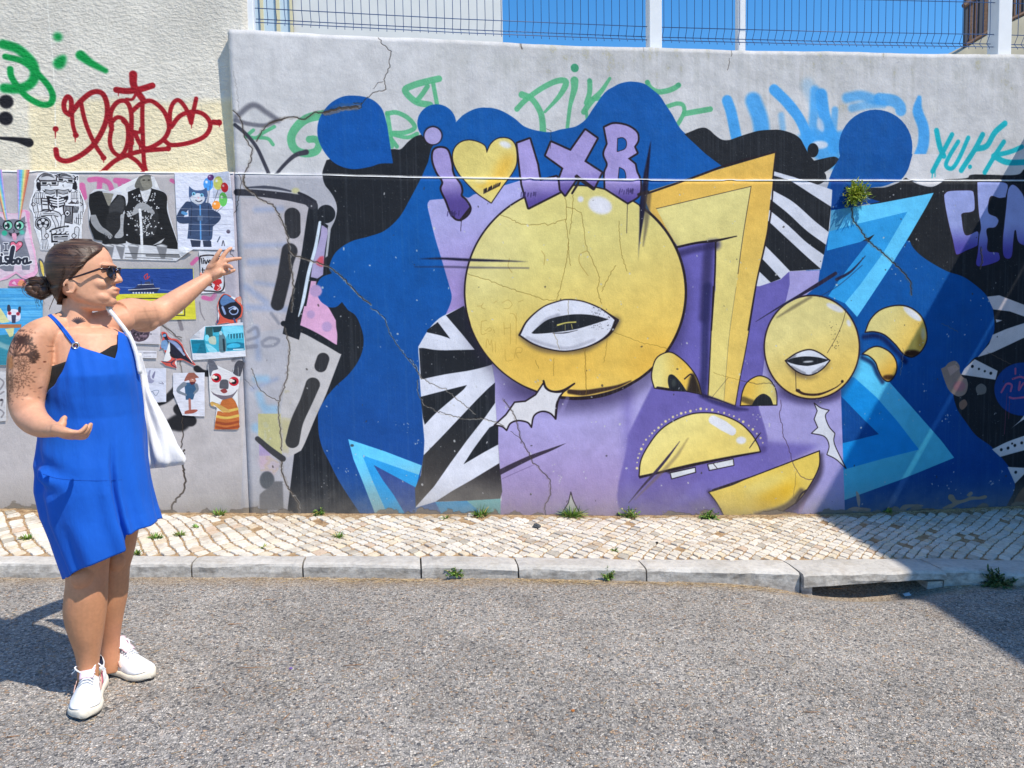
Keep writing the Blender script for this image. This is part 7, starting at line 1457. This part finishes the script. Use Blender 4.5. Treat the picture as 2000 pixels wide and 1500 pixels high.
# trainers
M_SHOE = cloth_mat('white_knit', (.80, .81, .84), .7, .1, .5); M_SOLE = simple('cream_foam', s2l((224, 216, 200)), .6, .3, .06, 30, .3, 60); M_RUB = simple('grey_rubber', (.16, .14, .13), .8); M_PINKS = simple('pink_trim', s2l((226, 96, 136)), .55); M_TNG = simple('pale_pink_lining', s2l((244, 214, 224)), .6); M_ROSE = simple('rose_trim', s2l((226, 186, 172)), .55); M_GOLD = simple('olive_trim', s2l((150, 140, 92)), .5); M_SOCK = simple('navy_sock', (.012, .018, .05), .9)
def shoe(heel, toe, ank, side, label):
    heel, toe = Vector(heel), Vector(toe); ax = (toe-heel); L = ax.length; ax = ax.normalized(); sx = Vector((ax.y, -ax.x, 0)); zg = heel.z
    W_ = lambda t: float(np.interp(t, [0, .04, .12, .3, .5, .68, .82, .92, .975, 1], [.012, .027, .034, .034, .037, .046, .044, .034, .020, .006]))
    H_ = lambda t: float(np.interp(t, [0, .04, .12, .25, .36, .46, .6, .75, .88, .96, 1], [.075, .088, .092, .086, .096, .090, .074, .058, .046, .034, .022]))
    S_ = lambda t: float(np.interp(t, [0, .1, .5, .8, 1], [.032, .030, .026, .024, .026])); K = lambda t: float(np.interp(t, [0, .1, .65, .85, 1], [.010, 0, 0, .006, .018]))
    C_ = lambda t: heel+ax*(L*t)+sx*(side*.010*math.sin(t*math.pi)); root = empty('shoe', (0, 0, 0)); root.parent = person
    rings_ = []; n = 28
    for t in np.linspace(0.0, 1, 30):
        w, h, s_ = W_(t), H_(t), S_(t)+K(t)*.8; r_ = []
        for k in range(n):
            a = 2*math.pi*k/n; ca, sa = math.cos(a), math.sin(a); x = w*math.copysign(abs(ca)**.8, ca); z = s_+(h-s_)*max(sa, 0)**.8 if sa > 0 else s_+.004*sa
            if sa > .3: x *= 1-.30*sa
            r_.append(C_(t)+sx*x+Vector((0, 0, z)))
        rings_.append(r_)
    mb = MB(); loft(mb, rings_); up = mb.build('upper', M_SHOE, root, True); up.modifiers.new('soft', 'SUBSURF').levels = 1
    rs = []
    for t in np.linspace(0, 1, 30):
        w, s_, k_ = W_(t)+.0055, S_(t), K(t); r_ = []
        for a in np.linspace(0, 2*math.pi, 20, endpoint=False):
            ca, sa = math.cos(a), math.sin(a); r_.append(C_(t)+ax*((.008 if t > .98 else (-.006 if t < .02 else 0)))+sx*(w*math.copysign(abs(ca)**.45, ca)*(1+.04*math.sin(t*60)*0))+Vector((0, 0, k_*.55+s_*.52+s_*.5*math.copysign(abs(sa)**.5, sa)+.0)))
        rs.append(r_)
    mb = MB(); loft(mb, rs); mb.build('sole', M_SOLE, root, True)
    ro_ = []
    for t in np.linspace(.02, .98, 24):
        w, k_ = W_(t)+.003, K(t); ro_.append([C_(t)+sx*(w*math.copysign(abs(math.cos(a))**.4, math.cos(a)))+Vector((0, 0, k_*.55+.0015+.0022*math.copysign(abs(math.sin(a))**.5, math.sin(a)))) for a in np.linspace(0, 2*math.pi, 12, endpoint=False)])
    mb = MB(); loft(mb, ro_); mb.build('outsole', M_RUB, root, True)
    ca_ = C_(.20)+Vector((0, 0, .0)); A_ = Vector(ank); co_ = []
    for j, (z, rr, sh) in enumerate(((.070, .036, .0), (.084, .037, .0), (.094, .038, .002), (.098, .0365, .002), (.094, .034, .002), (.080, .033, 0))):
        co_.append([C_(.22)+ax*(math.cos(a)*rr*1.28+sh)+sx*(math.sin(a)*rr*.95)+Vector((0, 0, z+(.014*max(0, -math.cos(a)) if j in (1, 2, 3, 4) else 0)-(.006*abs(math.sin(a)) if j in (1, 2, 3, 4) else 0))) for a in np.linspace(0, 2*math.pi, 28, endpoint=False)])
    mb = MB(); loft(mb, co_, cap=False); mb.build('collar', M_SHOE, root, True)
    so = [[C_(.22)+ax*(math.cos(a)*rr*1.18)+sx*(math.sin(a)*rr*.9)+Vector((0, 0, z)) for a in np.linspace(0, 2*math.pi, 20, endpoint=False)] for z, rr in ((.06, .033), (.09, .0345), (.104, .0340), (.108, .0335))]
    mb = MB(); loft(mb, so, cap=False); mb.build('sock', M_SOCK, root, True)
    tg = MB(); T0, T1 = .56, .33; P_ = []
    for j in range(9):
        t = T0+(T1-T0)*j/8; c = C_(t)+Vector((0, 0, H_(t)+.004+(.022*max(0, (j-5)/3)))); w = .019+.004*j/8; P_.append([c-sx*w, c-sx*w*.5+Vector((0, 0, .003)), c+Vector((0, 0, .004)), c+sx*w*.5+Vector((0, 0, .003)), c+sx*w])
    tg.add([q for r_ in P_ for q in r_], [(i*5+k, i*5+k+1, i*5+k+6, i*5+k+5) for i in range(8) for k in range(4)]); to = tg.build('tongue', M_TNG, root, True); sd = to.modifiers.new('thickness', 'SOLIDIFY'); sd.thickness = .005
    for j in range(6):
        t = .62-.042*j; z = H_(t)+.006; w = .021; mb = MB()
        mb.tube([C_(t)-sx*w+Vector((0, 0, z-.009)), C_(t-.015)-sx*w*.4+Vector((0, 0, z+.001)), C_(t-.02)+sx*w*.4+Vector((0, 0, z+.001)), C_(t-.01)+sx*w+Vector((0, 0, z-.009))], [.0024, .0028, .0028, .0024], 7); mb.build('lace', M_SHOE, root, True)
    kn = C_(.37)+Vector((0, 0, H_(.37)+.012))
    for sgn in (-1, 1):
        mb = MB(); P_ = [kn+sx*(sgn*.03*math.sin(u*math.pi)*(1+.3*sgn))+ax*(.036*math.sin(u*math.pi*.5)*u)+Vector((0, 0, .012*math.sin(u*math.pi)-.018*u)) for u in np.linspace(0, 1, 9)]+[kn]; mb.tube(P_, .0026, 7); mb.build('lace_loop', M_SHOE, root, True)
        mb = MB(); mb.tube([kn, kn+sx*(sgn*.026)+Vector((0, 0, .004)), kn+sx*(sgn*.05)+ax*.01+Vector((0, 0, -.018))], [.0024, .0022, .002], 6); mb.build('lace_end', M_SHOE, root, True)
    for t, dt, m_, h0 in ((.34, .055, M_PINKS, .66), (.43, .05, M_ROSE, .52), (.50, .045, M_ROSE, .45), (.36, .012, M_GOLD, .92), (.43, .012, M_GOLD, .86)):
        for sgn in (-1, 1):
            v = []
            for j in range(5):
                u = j/4; zz = S_(t)+.012+(H_(t)-S_(t)-.012)*h0*u; wi = W_(t)*(1-.28*(max(0, (zz-S_(t))/(H_(t)-S_(t))))**1.6)+.0034
                for d in (0, dt): v.append(C_(t+d-u*.05)+sx*(sgn*wi)+Vector((0, 0, zz)))
            mb = MB(); mb.add(v, [(2*j, 2*j+1, 2*j+3, 2*j+2) for j in range(4)]); o = mb.build('trim', m_, root, True); sd = o.modifiers.new('thickness', 'SOLIDIFY'); sd.thickness = .0018; sd.offset = 0
    return root
zr = lambda x, y: roadz(x, y)+.001
shoe((-1.083, -2.095, zr(-1.083, -2.095)), (-1.030, -2.352, zr(-1.03, -2.35)), J(172, 1310, -2.18), 1, '')
shoe((-1.115, -1.985, zr(-1.115, -1.985)), (-.915, -2.085, zr(-.915, -2.085)), J(214, 1270, -2.05), -1, '')
# tote bag hanging behind her left side
bag = tag(empty('tote_bag', (0, 0, 0)), 'white cotton tote bag hanging from the shoulder behind the blue outfit', 'bag')
st = [(258, 690, 276, 690, .010, -2.02), (262, 730, 284, 730, .016, -2.0), (264, 770, 292, 766, .022, -2.0), (266, 810, 308, 800, .03, -1.99), (268, 850, 330, 838, .036, -1.98), (270, 885, 349, 872, .040, -1.98), (272, 905, 362, 896, .032, -1.98), (276, 917, 358, 907, .012, -1.98)]
mb = MB(); n = 72; A = crom([np.array(s_, float) for s_ in st], 8); rows = len(A)
for j, (xL, yL, xR, yR, b, cy) in enumerate(A):
    rg = ring(xL, yL, xR, yR, max(b, .006), cy, n, 1.8); c = sum(rg, Vector())/n; g = j/(rows-1)
    for k, q in enumerate(rg):
        a = 2*math.pi*k/n; d = (q-c).normalized(); mb.v.append(tuple(q+d*(.006*math.sin(a*6+g*5)+.004*math.sin(a*11-g*8))*math.sin(min(g*2.4, 1)*math.pi/2)))
for j in range(rows-1):
    for k in range(n): mb.f.append((j*n+k, (j+1)*n+k, (j+1)*n+(k+1) % n, j*n+(k+1) % n)); mb.mi.append(0)
mb.f += [tuple(range(n)), tuple(reversed(range((rows-1)*n, rows*n)))]; mb.mi += [0, 0]
mb.build('bag_body', M_TOTE, bag, True)
A = crom([np.array(p, float) for p in ((209, 600), (219, 612), (232, 628), (245, 645), (256, 662), (266, 690), (274, 730))], 6); v = []
for i, a in enumerate(A):
    q = both(a[0], a[1], .006) or J(a[0], a[1], -2.08)
    if i and (q-v[-1][0]).length > .03: q = J(a[0], a[1], v[-1][0].y)
    v.append((q,))
mb = MB(); P_ = [q[0] for q in v]; P_ = [P_[0]+Vector((-.004, .045, -.022)), P_[0]+Vector((-.003, .022, .000))]+P_; V_ = []
for i, q in enumerate(P_):
    d = (P_[min(i+1, len(P_)-1)]-P_[max(i-1, 0)]).normalized(); s_ = d.cross(TOC).normalized()*.0065
    if i < 2: s_ = Vector((.0085, 0, .004))
    V_ += [q-s_, q+s_]
mb.add(V_, [(2*i, 2*i+1, 2*i+3, 2*i+2) for i in range(len(P_)-1)]); o = mb.build('bag_strap', M_TOTE, bag, True); sd = o.modifiers.new('thickness', 'SOLIDIFY'); sd.thickness = .002; sd.offset = 0
